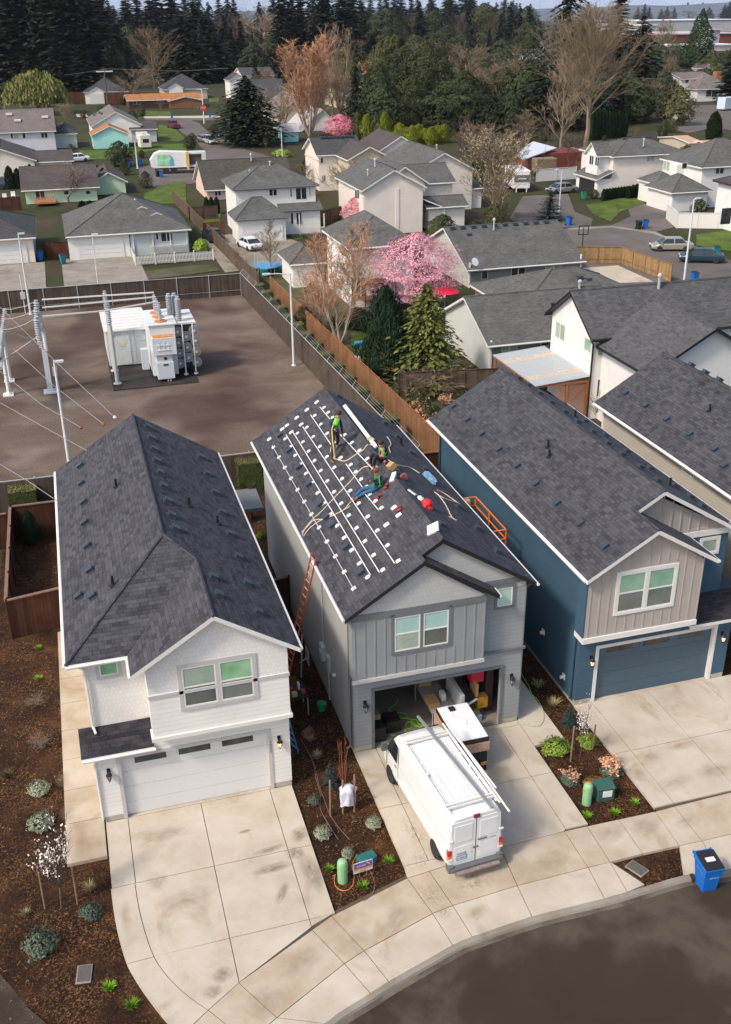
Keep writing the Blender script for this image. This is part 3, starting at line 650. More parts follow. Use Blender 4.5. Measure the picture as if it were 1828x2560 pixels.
xe = XF+(ZF-6)/s; gutter(HB, [(xe+.03,27.2,5.93),(xe+.03,29.0,5.93)])
b = MB(); b.tube([(15.7,28.3,5.85),(16.05,28.35,5.6),(16.05,28.35,.25)], .045, 6); b.build('downpipe', T_blue, HB); b = MB(); b.tube([(16.05,42.9,5.8),(16.05,42.9,.2)], .045, 6); b.build('downpipe', T_blue, HB)
nLb = Vector((-s,0,1)).normalized(); nRb = Vector((s,0,1)).normalized()
vents(RB, [(392,387),(455,445),(520,508),(596,577),(676,650),(758,731),(854,816),(955,908),(1066,1008)], (E0,30,6), nLb, zE2, 0)
vents(RB, [(680,262),(724,292),(772,328),(824,369),(884,411),(940,455),(972,452),(1007,500),(1062,516),(1073,550),(1138,600),(1157,588),(1218,656),(1262,662),(1297,716),(1370,740),(1440,788),(1492,830)], (E1,30,6), nRb, zE2, 0)
vents(RB, [(811,565),(816,607)], (E0,30,6), nLb, zE2, 0, 'pipe'); vents(RB, [(931,430),(1353,737)], (E1,30,6), nRb, zE2, 0, 'pipe')
for xx in (16.636, 22.154): wall_lamp('wall_lamp', HB, xx, 28.1, 1.98, True)
for q, zz in (((573,850),0),((687,1098),0)):
    c = onx(zBl(*q), 16.08); b = MB(); b.lathe([(.02,-.12),(.07,-.14),(.07,0)], (16.115,c.y,c.z), 10, axis='x').box(16.09,c.y-.1,c.z-.1,16.12,c.y+.1,c.z+.12); b.build('vent_hood', T_white, HB)

# ---- white house
HW = thing('white_house', 'white two-storey house with hipped dark roof, shingled gable and closed white garage door', 'house', (0,0,0))
x0,x1,y0,y1 = -1.17,5.02,26.87,42.2
b = mass(x0,x1,y0,y1,2.72,(-.47,4.29,2.5)); b.box(.66,26.87,2.72,5.02,27.02,3.26).box(x1-.15,27.02,2.72,x1,y1,3.2).box(x0,27.65,2.72,x0+.15,y1,3.2).box(.66,27.02,2.72,.8,27.7,3.3); b.build('lower_wall', W_white, HW); footing(HW, x0,x1,y0,y1,-.47,4.29)
b = MB(); b.box(x0,27.6,3.2,x0+.15,y1,5.85).box(x0+.15,27.6,2.72,.66,27.75,5.85).box(x1-.15,27.0,3.2,x1,y1,5.85).box(x0,y1-.15,3.2,x1,y1,5.85); tri(b,x0,x1,1.9,5.85,7.8,y1-.15,y1); b.build('upper_wall', W_whites, HW)
b = MB(); b.box(.66,26.42,3.40,5.0,27.6,4.86); b.build('bay_lower', W_white, HW)
b = MB(); b.box(.66,26.42,4.98,5.0,27.6,5.95); tri(b,.62,4.98,2.79,5.95,7.33,26.42,26.6); b.build('bay_gable', W_whites, HW)
b = MB(); b.box(.64,26.39,4.86,5.02,27.6,4.98).box(.60,26.36,3.26,5.06,26.9,3.40); b.build('trim_band', T_lgrey if False else T_white, HW)
b = MB(); b.box(.64,26.385,4.865,5.03,26.42,4.975); b.build('band_board', T_lgrey, HW)
dtrim(HW, -.56, 4.40, 2.60, 26.87, T_lgrey, .12)
garage_door(HW, -.45,4.28,2.49,27.0, plain('white_door', (.66,.655,.635), .45, .02, 6), [(0,1.0),(1.40,2.42),(2.80,3.82)], T_white, GL_dark)
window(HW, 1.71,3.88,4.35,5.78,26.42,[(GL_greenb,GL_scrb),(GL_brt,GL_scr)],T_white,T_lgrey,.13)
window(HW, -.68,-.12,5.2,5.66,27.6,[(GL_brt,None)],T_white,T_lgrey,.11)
rb = MB(); E0,E1,XR,YR = -1.62,5.36,1.87,42.6; yh = 27.24
rslab(rb, [(E0,yh,6),(E0,YR,6),(XR,YR,8.2),(XR,30.73,8.2)])
rslab(rb, [(E1,26.1,6),(E1,YR,6),(XR,YR,8.2),(XR,30.73,8.2),(2.785,29.80,7.623),(2.785,26.1,7.623)])
rslab(rb, [(2.784,26.1,7.623),(2.784,29.80,7.623),(.21,yh-.01,6),(.21,26.1,6)])
rslab(rb, [(E0,yh,6),(.21,yh,6),(2.784,29.80,7.623),(XR,30.73,8.2)])
for a, e in (((XR,YR,8.2),(XR,30.73,8.2)),((XR,30.73,8.2),(E0,yh,6.0)),((2.785,26.1,7.62),(2.785,29.8,7.62)),((2.785,29.8,7.62),(XR,30.73,8.2))): rb.tube([a, e], .055, 6, 0)
RW = rb.build('roof', [S_dark, T_white], HW)
gutter(HW, [(E0-.04,yh,5.93),(E0-.04,YR,5.93)]); gutter(HW, [(E1+.04,26.15,5.93),(E1+.04,YR,5.93)]); gutter(HW, [(E0,yh-.04,5.93),(.2,yh-.04,5.93)]); gutter(HW, [(.17,26.15,5.9),(.17,27.2,5.9)], r=.04)
b = MB(); rslab(b, [(-1.58,26.72,2.84),(.66,26.72,2.84),(.66,27.62,3.36),(-1.58,27.62,3.36)], .13); b.build('porch_roof', [S_porch, T_white], HW)
gutter(HW, [(-1.58,26.68,2.76),(.70,26.68,2.76)], r=.05)
b = MB(); b.tube([(-1.3,27.3,5.85),(-1.12,27.52,5.6),(-1.12,27.52,3.45),(-1.05,27.3,3.3)], .04, 6); b.build('downpipe', T_white, HW); b = MB(); b.tube([(-1.1,26.8,2.7),(-1.21,26.84,2.5),(-1.21,26.84,.25)], .04, 6); b.build('downpipe', T_white, HW)
nLw = Vector((-SL,0,1)).normalized(); nRw = Vector((SL,0,1)).normalized()
vents(RW, [(410,338),(415,427),(427,523),(433,627),(446,745),(460,867),(404,1000),(473,1000)], (E0,30,6), nLw, zR, 0)
vents(RW, [(748,140),(765,195),(778,252),(793,312),(811,373),(828,441),(850,516),(867,588),(887,656),(1018,293),(1050,378),(1088,473),(1125,574),(1166,684),(1207,800),(1252,934),(1308,1080),(1080,902),(1108,992)], (E1,30,6), nRw, zR, 0)
vents(RW, [(590,440),(573,940)], (E0,30,6), nLw, zR, 0, 'pipe'); vents(RW, [(961,535),(1106,628)], (E1,30,6), nRw, zR, 0, 'pipe')
wall_lamp('wall_lamp', HW, -.832, 26.87, 1.98); wall_lamp('wall_lamp', HW, 4.652, 26.87, 2.0, True)
def tmesh(name, body, size, mat, parent, loc, rot, depth=.003):
    o = text(name, body, size, mat, None, (0,0,0), (0,0,0), depth); bpy.context.view_layer.update()
    me = bpy.data.meshes.new_from_object(o); cu = o.data; bpy.data.objects.remove(o); bpy.data.curves.remove(cu)
    o = bpy.data.objects.new(name, me); COL.objects.link(o); me.materials.clear(); me.materials.append(mat)
    if parent: o.parent = parent
    o.location = loc; o.rotation_euler = rot; return o
for k, ch in enumerate('5800'): tmesh('house_number', ch, .15, T_dgrey, HW, (4.36, 26.833, 2.08-k*.135), (R_(90),0,0))
for k, ch in enumerate('5796'): tmesh('house_number', ch, .15, T_lgrey, HB, (21.86, 28.062, 2.12-k*.135), (R_(90),0,0))
# ================================================================ HOUSES BEYOND (surveyed from eaves, ridges and wall feet)
def quad_roof(b, x0, x1, y0, y1, ze, zr, kind, ov, t=.18):
    X0, X1, Y0, Y1 = x0-ov, x1+ov, y0-ov, y1+ov; xm, ym = (X0+X1)/2, (Y0+Y1)/2
    if kind == 'gx':
        rslab(b, [(X0,Y0,ze),(X1,Y0,ze),(X1,ym,zr),(X0,ym,zr)], t); rslab(b, [(X0,Y1,ze),(X1,Y1,ze),(X1,ym,zr),(X0,ym,zr)], t); b.tube([(X0,ym,zr),(X1,ym,zr)], .09, 5, 0)
    elif kind == 'gy':
        rslab(b, [(X0,Y0,ze),(X0,Y1,ze),(xm,Y1,zr),(xm,Y0,zr)], t); rslab(b, [(X1,Y0,ze),(X1,Y1,ze),(xm,Y1,zr),(xm,Y0,zr)], t); b.tube([(xm,Y0,zr),(xm,Y1,zr)], .09, 5, 0)
    elif kind == 'hip':
        h = min(X1-X0, Y1-Y0)/2
        if X1-X0 > Y1-Y0: r0, r1 = (X0+h,ym,zr), (X1-h,ym,zr)
        else: r0, r1 = (xm,Y0+h,zr), (xm,Y1-h,zr)
        A,B_,C_,D_ = (X0,Y0,ze),(X1,Y0,ze),(X1,Y1,ze),(X0,Y1,ze)
        if X1-X0 > Y1-Y0:
            rslab(b,[A,B_,r1,r0],t); rslab(b,[C_,D_,r0,r1],t); rslab(b,[A,D_,r0],t); rslab(b,[B_,C_,r1],t)
        else:
            rslab(b,[A,B_,r0],t); rslab(b,[C_,D_,r1],t); rslab(b,[A,D_,r1,r0],t); rslab(b,[B_,C_,r1,r0],t)
        for e in ((A,r0),(D_,r0 if X1-X0 > Y1-Y0 else r1),(B_,r1 if X1-X0 > Y1-Y0 else r0),(C_,r1),(r0,r1)): b.tube(list(e), .08, 5, 0)
    elif kind == 'shed': rslab(b, [(X0,Y0,ze),(X1,Y0,ze),(X1,Y1,zr),(X0,Y1,zr)], t)
def block(root, x0, x1, y0, y1, ze, zr, kind, wm, rm, tm=None, ov=.4, name='wall', z0=0, rname='roof'):
    b = MB(); tm = tm or T_white; zw = ze-.02; FOOT.append((x0-1,x1+1,y0-1.5,y1+1))
    sl = {'gx': (zr-ze)/((y1-y0)/2+ov), 'gy': (zr-ze)/((x1-x0)/2+ov)}.get(kind, 0); zt = ze+sl*ov-.14
    if kind == 'gx': b.prism([(x0,y0,z0),(x0,y1,z0),(x0,y1,zt-sl*0),(x0,(y0+y1)/2,zr-.16),(x0,y0,zt)], (x1-x0,0,0))
    elif kind == 'gy': b.prism([(x0,y0,z0),(x1,y0,z0),(x1,y0,zt),((x0+x1)/2,y0,zr-.16),(x0,y0,zt)], (0,y1-y0,0))
    else: b.box(x0, y0, z0, x1, y1, zw-.05)
    b.build(name, wm, root)
    r = MB(); quad_roof(r, x0, x1, y0, y1, ze, zr, kind, ov); ro = r.build(rname, [rm, tm], root)
    g = MB(); g.tube([(x0-ov,y0-ov-.05,ze-.07),(x1+ov,y0-ov-.05,ze-.07)], .06, 5)
    if kind != 'gy': g.build('gutter', tm, root)
    return ro
def pblock(root, Y, D, A, B, Rr, kind, wm, rm, tm=None, ov=.4, x0=None, x1=None, zmin=None):
    a = ony(A, Y-ov); b = ony(B, Y-ov); ze = (a.z+b.z)/2
    if zmin and ze < zmin: ze = zmin
    X0 = a.x+ov if x0 is None else x0; X1 = b.x-ov if x1 is None else x1
    yr = Y+D/2 if kind in ('gx', 'hip') else Y-ov
    if kind == 'shed': yr = Y+D
    zr = ony(Rr, yr).z if not isinstance(Rr, (int, float)) else ze+Rr
    zr = min(zr, ze+5); zr = max(zr, ze+.6)
    ro = block(root, X0, X1, Y, Y+D, ze, zr, kind, wm, rm, tm, ov)
    return X0, X1, ze, zr, ro
def winp(root, Y, tl, br, gl=None, fm=None, n=1, trim=.0):
    a = ony(tl, Y); b = ony(br, Y); gl = gl or GL_dark; fm = fm or T_white
    return window(root, a.x, b.x, min(a.z,b.z), max(a.z,b.z), Y, [(gl, None)]*n, fm, None)
def winx(root, X, tl, br, gl=None, n=1):
    a = onx(tl, X); b = onx(br, X); gl = gl or GL_dark
    return window(root, min(a.y,b.y), max(a.y,b.y), min(a.z,b.z), max(a.z,b.z), X, [(gl, None)]*n, T_white, None, axis='x')
def gdoor(root, Y, tl, br, m=None):
    a = ony(tl, Y); b = ony(br, Y); zt = max(a.z, b.z); d = MB()
    for k in range(4): d.box(a.x, Y-.05, .02+k*zt/4, b.x, Y-.008, (k+1)*zt/4-.03)
    d.box(a.x, Y-.02, 0, b.x, Y-.002, zt)
    d.box(a.x-.14,Y-.07,0,a.x-.0,Y-.003,zt+.14,1).box(b.x,Y-.07,0,b.x+.14,Y-.003,zt+.14,1).box(a.x,Y-.07,zt,b.x,Y-.003,zt+.14,1)
    return d.build('garage_door', [m or T_white, T_white], root)
def rvents(ro, pts, kind='far'):
    f = VENT.get('far')
    for p in pts:
        if f is None:
            b = MB(); b.box(-.22,-.2,-.12,.22,.2,.16); f = b.build('roof_vent', M_vent, ro); VENT['far'] = f; o = f
        else: o = f.copy(); COL.objects.link(o); o.parent = ro
        o.location = p
def ridge_vents(ro, xa, xb, y, z, n): rvents(ro, [(xa+(xb-xa)*k/(n-1), y, z) for k in range(n)])
def pipe(root, x, y, z, h=.6, m=None):
    b = MB(); b.lathe([(.1,-.2),(.1,h*.7),(.16,h*.72),(.16,h*.85),(.08,h)], n=8); b.build('flue_pipe', m or plain('galvanised', (.5,.5,.5), .4, metal=.3), root, (x,y,z))
def corner(root, pts, m=T_white):
    for x, y, z in pts: b = MB(); b.box(x-.07,y-.07,0,x+.07,y+.07,z); b.build('corner_board', m, root)
def HS(name, label): return thing(name, label, 'house', (0,0,0), group=None)

# white 2-storey with two gables left of the small white house: shingled garage bungalow on the lane
H = HS('grey_roof_bungalow', 'white bungalow with wide grey hip roof, two small white roof gables and railed front porch')
ro = pblock(H, 116.1, 13.2, zC(290,345), zC(850,303), zC(575,145), 'hip', W_slate, S_grey, T_white, .5)
x0,x1,ze,zr,ro = ro; rvents(ro, [(x0+5.5+k*.75,121.6+k*.15,ze+2.2+k*.1) for k in range(3)]); pipe(H, 8.3, 121.5, 4.6)
b = MB(); b.box(.45,115.98,0,6.9,116.3,ze-.1); b.build('garage_wall', W_white, H)
gdoor(H, 115.97, zC(348,358), zC(540,345))
b = MB(); b.box(7.1,115.8,ze-.28,13.2,116.0,ze-.02)
for xx in (7.3,9.4,11.3,13.1): b.box(xx-.07,115.85,0,xx+.07,115.99,ze-.28)
b.build('porch_post', T_white, H)
b = MB(); b.box(7.0,115.98,.02,13.3,116.09,2.2); b.build('porch_wall', W_sage if False else siding('porch_shade_lap',(.50,.52,.53)), H)
b = MB(); b.box(9.0,115.80,.9,13.1,115.86,.98)
for k in range(26): b.box(9.05+k*.157,115.80,.1,9.09+k*.157,115.84,.9)
b.build('porch_railing', T_white, H)
winp(H, 115.97, zC(712,318), zC(768,360), n=2); winp(H, 115.97, zC(690,322), zC(706,355))
for px, w_ in (((630,213),1.4),((695,240),1.4)):
    c = onplane(zC(*px), (0,115.6,ze), Vector((0,-(zr-ze),(13.2/2+.5))).normalized()); b = MB()
    rslab(b, [(c.x-w_,c.y-.3,c.z-.35),(c.x,c.y-.3,c.z+.25),(c.x,c.y+1.6,c.z+.3),(c.x-w_,c.y+.2,c.z-.3)], .1); rslab(b, [(c.x+w_,c.y-.3,c.z-.35),(c.x,c.y-.3,c.z+.25),(c.x,c.y+1.6,c.z+.3),(c.x+w_,c.y+.2,c.z-.3)], .1)
    b.prism([(c.x-w_+.15,c.y-.2,c.z-.4),(c.x+w_-.15,c.y-.2,c.z-.4),(c.x,c.y-.2,c.z+.12)], (0,.4,0), 1); b.build('roof_gable', [S_grey, T_white], H)
# left edge bungalow
H = HS('dark_roof_bungalow', 'cream bungalow with near-black roof and white garage door at the left edge')
x0,x1,ze,zr,ro = pblock(H, 116.2, 12.5, zC(-250,366), zC(160,345), zC(0,225), 'hip', W_cream, S_char, T_white, .4)
gdoor(H, 116.19, zC(-60,392), zC(110,378)); 
# white two-storey hip house
H = HS('hip_roof_house', 'white two-storey house with grey hip roofs over the main block, front garage and porch')
x0,x1,ze,zr,ro = pblock(H, 123.4, 7.6, T6(500,828), T6(1265,780), T6(790,602), 'hip', W_white, S_grey, T_dgrey, .4)
winp(H, 123.4, T6(820,822), T6(893,878), n=2); winp(H, 123.4, T6(1005,812), T6(1025,890)); winp(H, 123.4, T6(1055,810), T6(1155,910), n=2); winp(H, 123.4, T6(1175,800), T6(1190,880))
pipe(H, 25, 127, zr-.2); pipe(H, 22.5, 127, zr-.9, .4)
pblock(H, 119.0, 4.4, zC(1045,268), zC(1283,250), zC(1110,165), 'hip', W_white, S_grey, T_dgrey, .35)
gdoor(H, 118.98, zC(1080,292), zC(1250,283))
pblock(H, 122.4, 1.0, zC(1215,228), zC(1435,215), .8, 'shed', W_white, S_grey, T_dgrey, .3, x0=25.2)
winp(H, 122.38, zC(1315,232), zC(1342,285), n=2); winp(H, 122.38, zC(1290,235), zC(1305,285))
b = MB(); b.box(27.1,121.6,.7,30.2,121.66,.78)
for k in range(20): b.box(27.15+k*.155,121.6,0,27.19+k*.155,121.64,.7)
b.box(27.1,121.58,0,27.22,121.7,2.3).box(30.1,121.58,0,30.22,121.7,2.3); b.build('porch_railing', T_white, H)
# green house
H = HS('green_house', 'pale green single-storey house with brown roof, wooden deck and dark arborvitae at its corner')
x0,x1,ze,zr,ro = pblock(H, 156.3, 11, T5(180,812), T5(885,825), T5(1035,585), 'gx', W_green, S_brown, T_white, .5)
winx2 = None
b = MB(); b.box(x1+.0,160,1.0,x1+.04,161.2,2.3); b.build('side_window', T_white, H)
winp(H, 156.28, T5(305,822), T5(400,905), n=2); winp(H, 156.28, T5(560,835), T5(610,870)); winp(H, 156.28, T5(755,835), T5(800,865))
block(H, x1-.2, x1+4.4, 161.5, 171, 1.75, 3.2, 'gy', W_green, S_brown, T_white, .4)
b = MB(); b.box(x0+1.2,153.5,.35,x0+4.0,156.2,.5)
for k in range(14): b.box(x0+1.2+k*.21,153.5,.5,x0+1.26+k*.21,153.55,1.2)
b.box(x0+1.2,153.48,1.2,x0+4.0,153.56,1.28); b.build('deck', plain('deck_wood', (.42,.17,.06), .8), H)
# cream house with grey-brown roof, far left
H = HS('cream_corner_house', 'cream house with dark brown roof and two right-angled wings behind the arborvitae at far left')
x0,x1,ze,zr,ro = pblock(H, 182, 14, T5(-330,583), T5(325,580), T5(5,458), 'gy', W_cream, S_brown, T_white, .4)
pblock(H, 183, 9, T5(320,578), T5(655,577), T5(500,476), 'gx', W_cream, S_brown, T_white, .4)
# skylight house
H = HS('skylight_house', 'pale lavender two-storey house with grey-brown roof and three square skylights')
x0,x1,ze,zr,ro = pblock(H, 222, 13, T5(-150,326), T5(497,312), T5(500,105), 'gx', W_lav, S_tan if False else shingle('mauve_shingle',(.14,.115,.11),(.18,.15,.145),(.21,.18,.17)), T_white, .4)
for px in ((80,162),(155,217),(397,186)):
    c = onplane(T5(*px), (0,221.6,ze), Vector((0,-(zr-ze),(13/2+.4))).normalized()); b = MB(); b.box(-.62,-.6,-.1,.62,.6,.25); b.build('skylight', T_white, ro, c)
winp(H, 221.98, T5(90,325), T5(118,374)); winp(H, 221.98, T5(120,328), T5(165,374), GL_pgreen); winp(H, 221.98, T5(195,325), T5(228,372)); winp(H, 221.98, T5(357,322), T5(422,368), n=2)
block(H, x1, x1+4.2, 226, 236, ze-1.0, ze+.6, 'hip', W_ltgrey, S_char, T_white, .3)
# striped roof house + turquoise
H = HS('striped_roof_house', 'white gabled house with patched pinkish roof and a lower wing behind the turquoise building')
x0,x1,ze,zr,ro = pblock(H, 232, 20, T5(800,262), T5(1260,262), T5(1060,135), 'gy', W_white, S_tan, T_white, .4)
for q in ((840,165),(885,140),(905,150),(850,145)):
    c = onplane(T5(*q), (x0-.4,240,ze), Vector((-(zr-ze),0,(x1-x0)/2+.4)).normalized()); b = MB(); b.box(-.5,-1.6,-.02,.5,1.6,.04); b.build('roof_patch', S_char, ro, c)
pblock(H, 231.2, 8, T5(1140,297), T5(1395,290), T5(1380,210), 'gx', W_lav, S_brown, T_white, .4)
H = HS('turquoise_outbuilding', 'turquoise gabled building with orange-edged roof on a lawn')
x0,x1,ze,zr,ro = pblock(H, 222.3, 7, T5(800,348), T5(1145,334), T5(960,262), 'gy', W_turq, S_orng, T_white, .35)
# orange roof ranch
H = HS('orange_roof_ranch', 'low dark brick ranch house with orange roof and brown double garage door')
x0,x1,ze,zr,ro = pblock(H, 320, 11, T1(1115,872), T2(235,885), T1(1600,818), 'gx', W_brick, S_orng, T_white, .6)
xg = ony(T1(1490,880), 318).x
pblock(H, 317.2, 4, T1(1485,884), T2(240,888), T2(65,850), 'gy', siding('brown_board',(.22,.10,.05),'board',.3), S_orng, T_white, .4)
for a, b_ in (((1172,880),(1240,918)),): winp(H, 319.9, T1(*a), T1(*b_), n=2)
winp(H, 319.9, T5(1355,25), T5(1390,62)); winp(H, 319.9, T5(1440,25), T5(1475,62)); 
# two dark hips
H = HS('dark_hip_house', 'white house with dark hip roof and small gable, left of the orange roof')
x0,x1,ze,zr,ro = pblock(H, 345, 15, T1(735,808), T1(1140,812), T1(905,680), 'hip', W_white, S_char, T_white, .4)
pblock(H, 344, 3, T1(785,812), T1(925,808), T1(850,768), 'gy', W_white, S_char, T_white, .2); gdoor(H, 343.98, T1(790,832), T1(925,830))
H = HS('slate_hip_house', 'house with slate-blue hip roof and small white front gable behind the orange roof')
x0,x1,ze,zr,ro = pblock(H, 352, 15, T1(1440,792), T2(285,780), T2(20,650), 'hip', W_tanw, S_dark, T_white, .4)
pblock(H, 351, 3, T1(1490,775), T1(1620,775), T1(1550,735), 'gy', W_white, S_dark, T_white, .2)
# beyond the fir
H = HS('mauve_gable_house', 'large faded house with mauve-grey roofs and shingled gable behind the orange poplar')
x0,x1,ze,zr,ro = pblock(H, 300, 22, T2(700,895), T2(1010,880), T2(950,690), 'gx', W_tanw, S_char, T_white, .4)
pblock(H, 262, 20, T6(880,150), T6(1320,180), T6(1030,0), 'gy', W_tanw, S_tan, T_white, .5)
H = HS('pale_barn_house', 'pale grey gabled house with long light roof beside the far pink plum')
pblock(H, 240, 16, T6(1110,300), T6(1480,300), T6(1330,115), 'gy', W_white, plain('pale_roof', (.42,.38,.38), .8), T_white, .4)
H = HS('dark_gable_house', 'house with dark and pale roofs high behind the fir')
pblock(H, 352, 16, T2(580,668), T2(880,662), T2(720,592), 'gx', W_cream, S_char, T_white, .4); pblock(H, 345, 10, T2(470,720), T2(640,700), T2(560,650), 'gy', W_white, S_char, T_white, .3)
H = HS('turquoise_shed', 'small turquoise shed with pale shallow roof below the bare trees')
pblock(H, 220, 6, T6(945,308), T6(1095,318), T6(1040,240), 'gx', W_turq, plain('pale_roof', (.42,.38,.38), .8), T_white, .3)
# pink house
H = HS('pink_house', 'salmon pink gabled bungalow with olive-brown shingle roof')
x0,x1,ze,zr,ro = pblock(H, 151, 11.5, T6(250,828), T6(1020,800), T6(135,573), 'gx', W_pink, S_olive, T_white, .4, x1=33)
ridge_vents(ro, x0+2, 32, 156.9, zr-.1, 10); pipe(H, x0+7.5, 156, zr-.1, .9)
winp(H, 150.98, T6(340,838), T6(400,880), n=2); winx(H, x0, T6(135,780), T6(160,830)); winx(H, x0, T6(175,820), T6(205,900))
# cream 2-storey behind
H = HS('cream_gable_house', 'cream two-storey gabled house with black ridge vents on charcoal roof')
x0,x1,ze,zr,ro = pblock(H, 153.6, 8.5, T6(1240,542), T7(120,489), T7(0,350), 'gx', W_cream, S_char, T_white, .4)
zr_ = zr; ridge_vents(ro, x0+1.5, x1-.5, 157.4, zr-.05, 9)
winp(H, 153.58, T6(1275,545), T6(1300,592)); winp(H, 153.58, T6(1455,515), T6(1495,580), n=2); winp(H, 153.58, T6(1570,498), T6(1610,540), n=2); winp(H, 153.58, T6(1290,698), T6(1322,755), n=2)
b = MB(); b.box(x0-.05,153.2,ze-.95,x0-.0,162.5,ze-.75); b.build('gable_band', plain('tan_trim',(.62,.45,.32),.6), H)
# tan-gabled house, the white vented one, and the big cream one
H = HS('tan_gable_house', 'two-storey house with tan gable and brown vented roof between the cream houses')
x0,x1,ze,zr,ro = pblock(H, 147, 14, T7(-40,560), T7(360,552), T7(165,445), 'gy', W_tanw, S_brown, T_white, .4)
block(H, x1-1, x1+7, 151, 162, ze, zr+.8, 'gy', W_cream, S_brown, T_white, .4)
H = HS('vented_gable_house', 'tall cream gabled house with long row of white ridge vents and grey side wing')
x0,x1,ze,zr,ro = pblock(H, 131.5, 14, T7(530,672), T7(1100,658), T7(805,500), 'gy', W_cream, S_grey, T_white, .4)
rvents(ro, [((x0+x1)/2+.5, 133+k*1.3, zr-.2) for k in range(9)]); pipe(H, (x0+x1)/2+1, 137, zr-.2); block(H, x1-1.2, x1+1.6, 132, 143, 2.6, 3.6, 'gx', W_cream, S_grey, T_white, .3)
H = HS('cream_front_gable_house', 'big cream gabled house nearest the brown pear tree, low roofed porch at its right')
x0,x1,ze,zr,ro = pblock(H, 118.6, 11.5, T7(85,838), T7(665,803), T7(375,650), 'gy', W_cream, S_grey, T_white, .4)
rvents(ro, [((x0+x1)/2+.3, 119.5+k*1.2, zr-.15) for k in range(8)]); pipe(H, x0+1.5, 122, ze+1.3); pipe(H, x0+3, 124, ze+2, .8)
XM = x1
block(H, x0+3.2, XM+1.3, 121.5, 131, ze, zr-.1, 'gy', W_cream, S_grey, T_white, .4, z0=0)
block(H, XM-1, XM+5.2, 122.6, 130, ze-.2, ze+1.6, 'gx', W_cream, S_grey, T_white, .4)
block(H, XM+1.0, XM+5.6, 119.2, 122.6, 2.7, 3.7, 'gx', W_cream, S_grey, T_white, .4)
b = MB(); rslab(b, [(XM-.3,118.8,4.0),(XM-.3,121.6,4.0),(XM+3.0,121.6,2.6),(XM+3.0,118.8,2.6)], .15); b.box(XM+2.8,118.9,0,XM+2.95,119.05,2.6,1); b.build('side_porch', [S_grey, T_white], H)
b = MB(); b.box(x0+3.9,118.54,.3,x0+4.3,118.6,5.2); b.build('chimney_chase', W_cream, H)
winp(H, 118.58, T7(25,828), T7(65,905), n=2); 
# white gable with balcony beside the plum
H = HS('plum_side_house', 'white two-storey house with grey hip roof between the orange birch and the pink plum')
x0,x1,ze,zr,ro = pblock(H, 87, 8.5, zC(1545,392), zD(240,372), zC(1620,236), 'hip', W_white, S_grey, T_white, .4)
winp(H, 86.98, zD(5,385), zD(30,428), n=2); winp(H, 86.98, zC(1560,525), zC(1624,615), n=3)
b = MB(); b.box(24.6,85.2,.9,27.5,87,1.0); b.box(24.6,85.2,2.4,27.5,87,2.5)
for xx in (24.6, 27.4): b.box(xx,85.2,0,xx+.12,85.32,2.4)
b.build('deck', plain('deck_brown', (.16,.07,.04), .8), H)
block(H, 20.6, 23.6, 96, 101, 2.3, 3.6, 'hip', W_white, S_grey, T_white, .35)
# sage house
H = HS('sage_bungalow', 'sage green bungalow with long grey roof, row of dark ridge vents and small satellite dish')
x0,x1,ze,zr,ro = pblock(H, 90.6, 12.8, zD(452,492), zD(982,446), zD(335,300), 'gx', W_sage, S_grey, T_white, .4)
b = MB(); b.prism([(x0-.01,90.6,0),(x0-.01,103.4,0),(x0-.01,103.4,ze),(x0-.01,97,zr-.25),(x0-.01,90.6,ze)], (-.03,0,0)); b.build('side_wall', siding('sage_side',(.50,.50,.44)), H)
ridge_vents(ro, x0+.4, x0+10.5, 96.6, zr-.05, 10); pipe(H, x0+4.6, 96, zr-.2, 1.0); pipe(H, x0+3.0, 94, ze+.9, .4, T_black); rvents(ro, [(x0+1.8,95.5,zr-.6)])
winp(H, 90.58, zD(516,492), zD(543,528)); winp(H, 90.58, zD(648,480), zD(708,528), n=2); winp(H, 90.58, zD(800,466), zD(868,522), GL_pgreen, n=2); corner(H, [(x0,90.6,2.4),(x1,90.6,2.4)])
b = MB(); b.lathe([(.02,0),(.2,.03),(.38,.12),(.40,.13)], n=14); b.tube([(0,0,0),(0,0,-.5)], .03, 5); o = b.build('satellite_dish', T_white, H, (x0+.2,90.0,ze+.75)); o.rotation_euler = (R_(60),0,R_(20))
# grey house nearer, pair of roofs
H = HS('grey_roof_house', 'pale grey single-storey house with plain grey roof next to the dark conifers')
x0,x1,ze,zr,ro = pblock(H, 65.5, 9.2, zD(545,810), zD(1180,780), zD(437,608), 'gx', W_sage, S_grey, T_white, .4)
b = MB(); b.prism([(x0-.01,65.5,0),(x0-.01,74.7,0),(x0-.01,74.7,ze+.1),(x0-.01,70.1,zr-.22),(x0-.01,65.5,ze+.1)], (-.03,0,0)); b.build('side_wall', siding('pale_grey_side',(.56,.56,.52)), H)
winp(H, 65.48, zD(605,812), zD(672,868), GL_pgreen, n=2); winp(H, 65.48, zD(780,795), zD(815,825)); pipe(H, x0+9, 70, zr-.1, .7); pipe(H, x0+6, 68.3, zr-.9, .4, T_black); corner(H, [(x0,65.5,2.6)])
block(H, x0+5, x0+16.5, 71.6, 81, 2.7, 4.7, 'hip', W_sage, S_grey, T_white, .4)
rvents(None or ro, [(x0+11.5,74.8,4.2),(x0+12.2,74.6,4.0)])
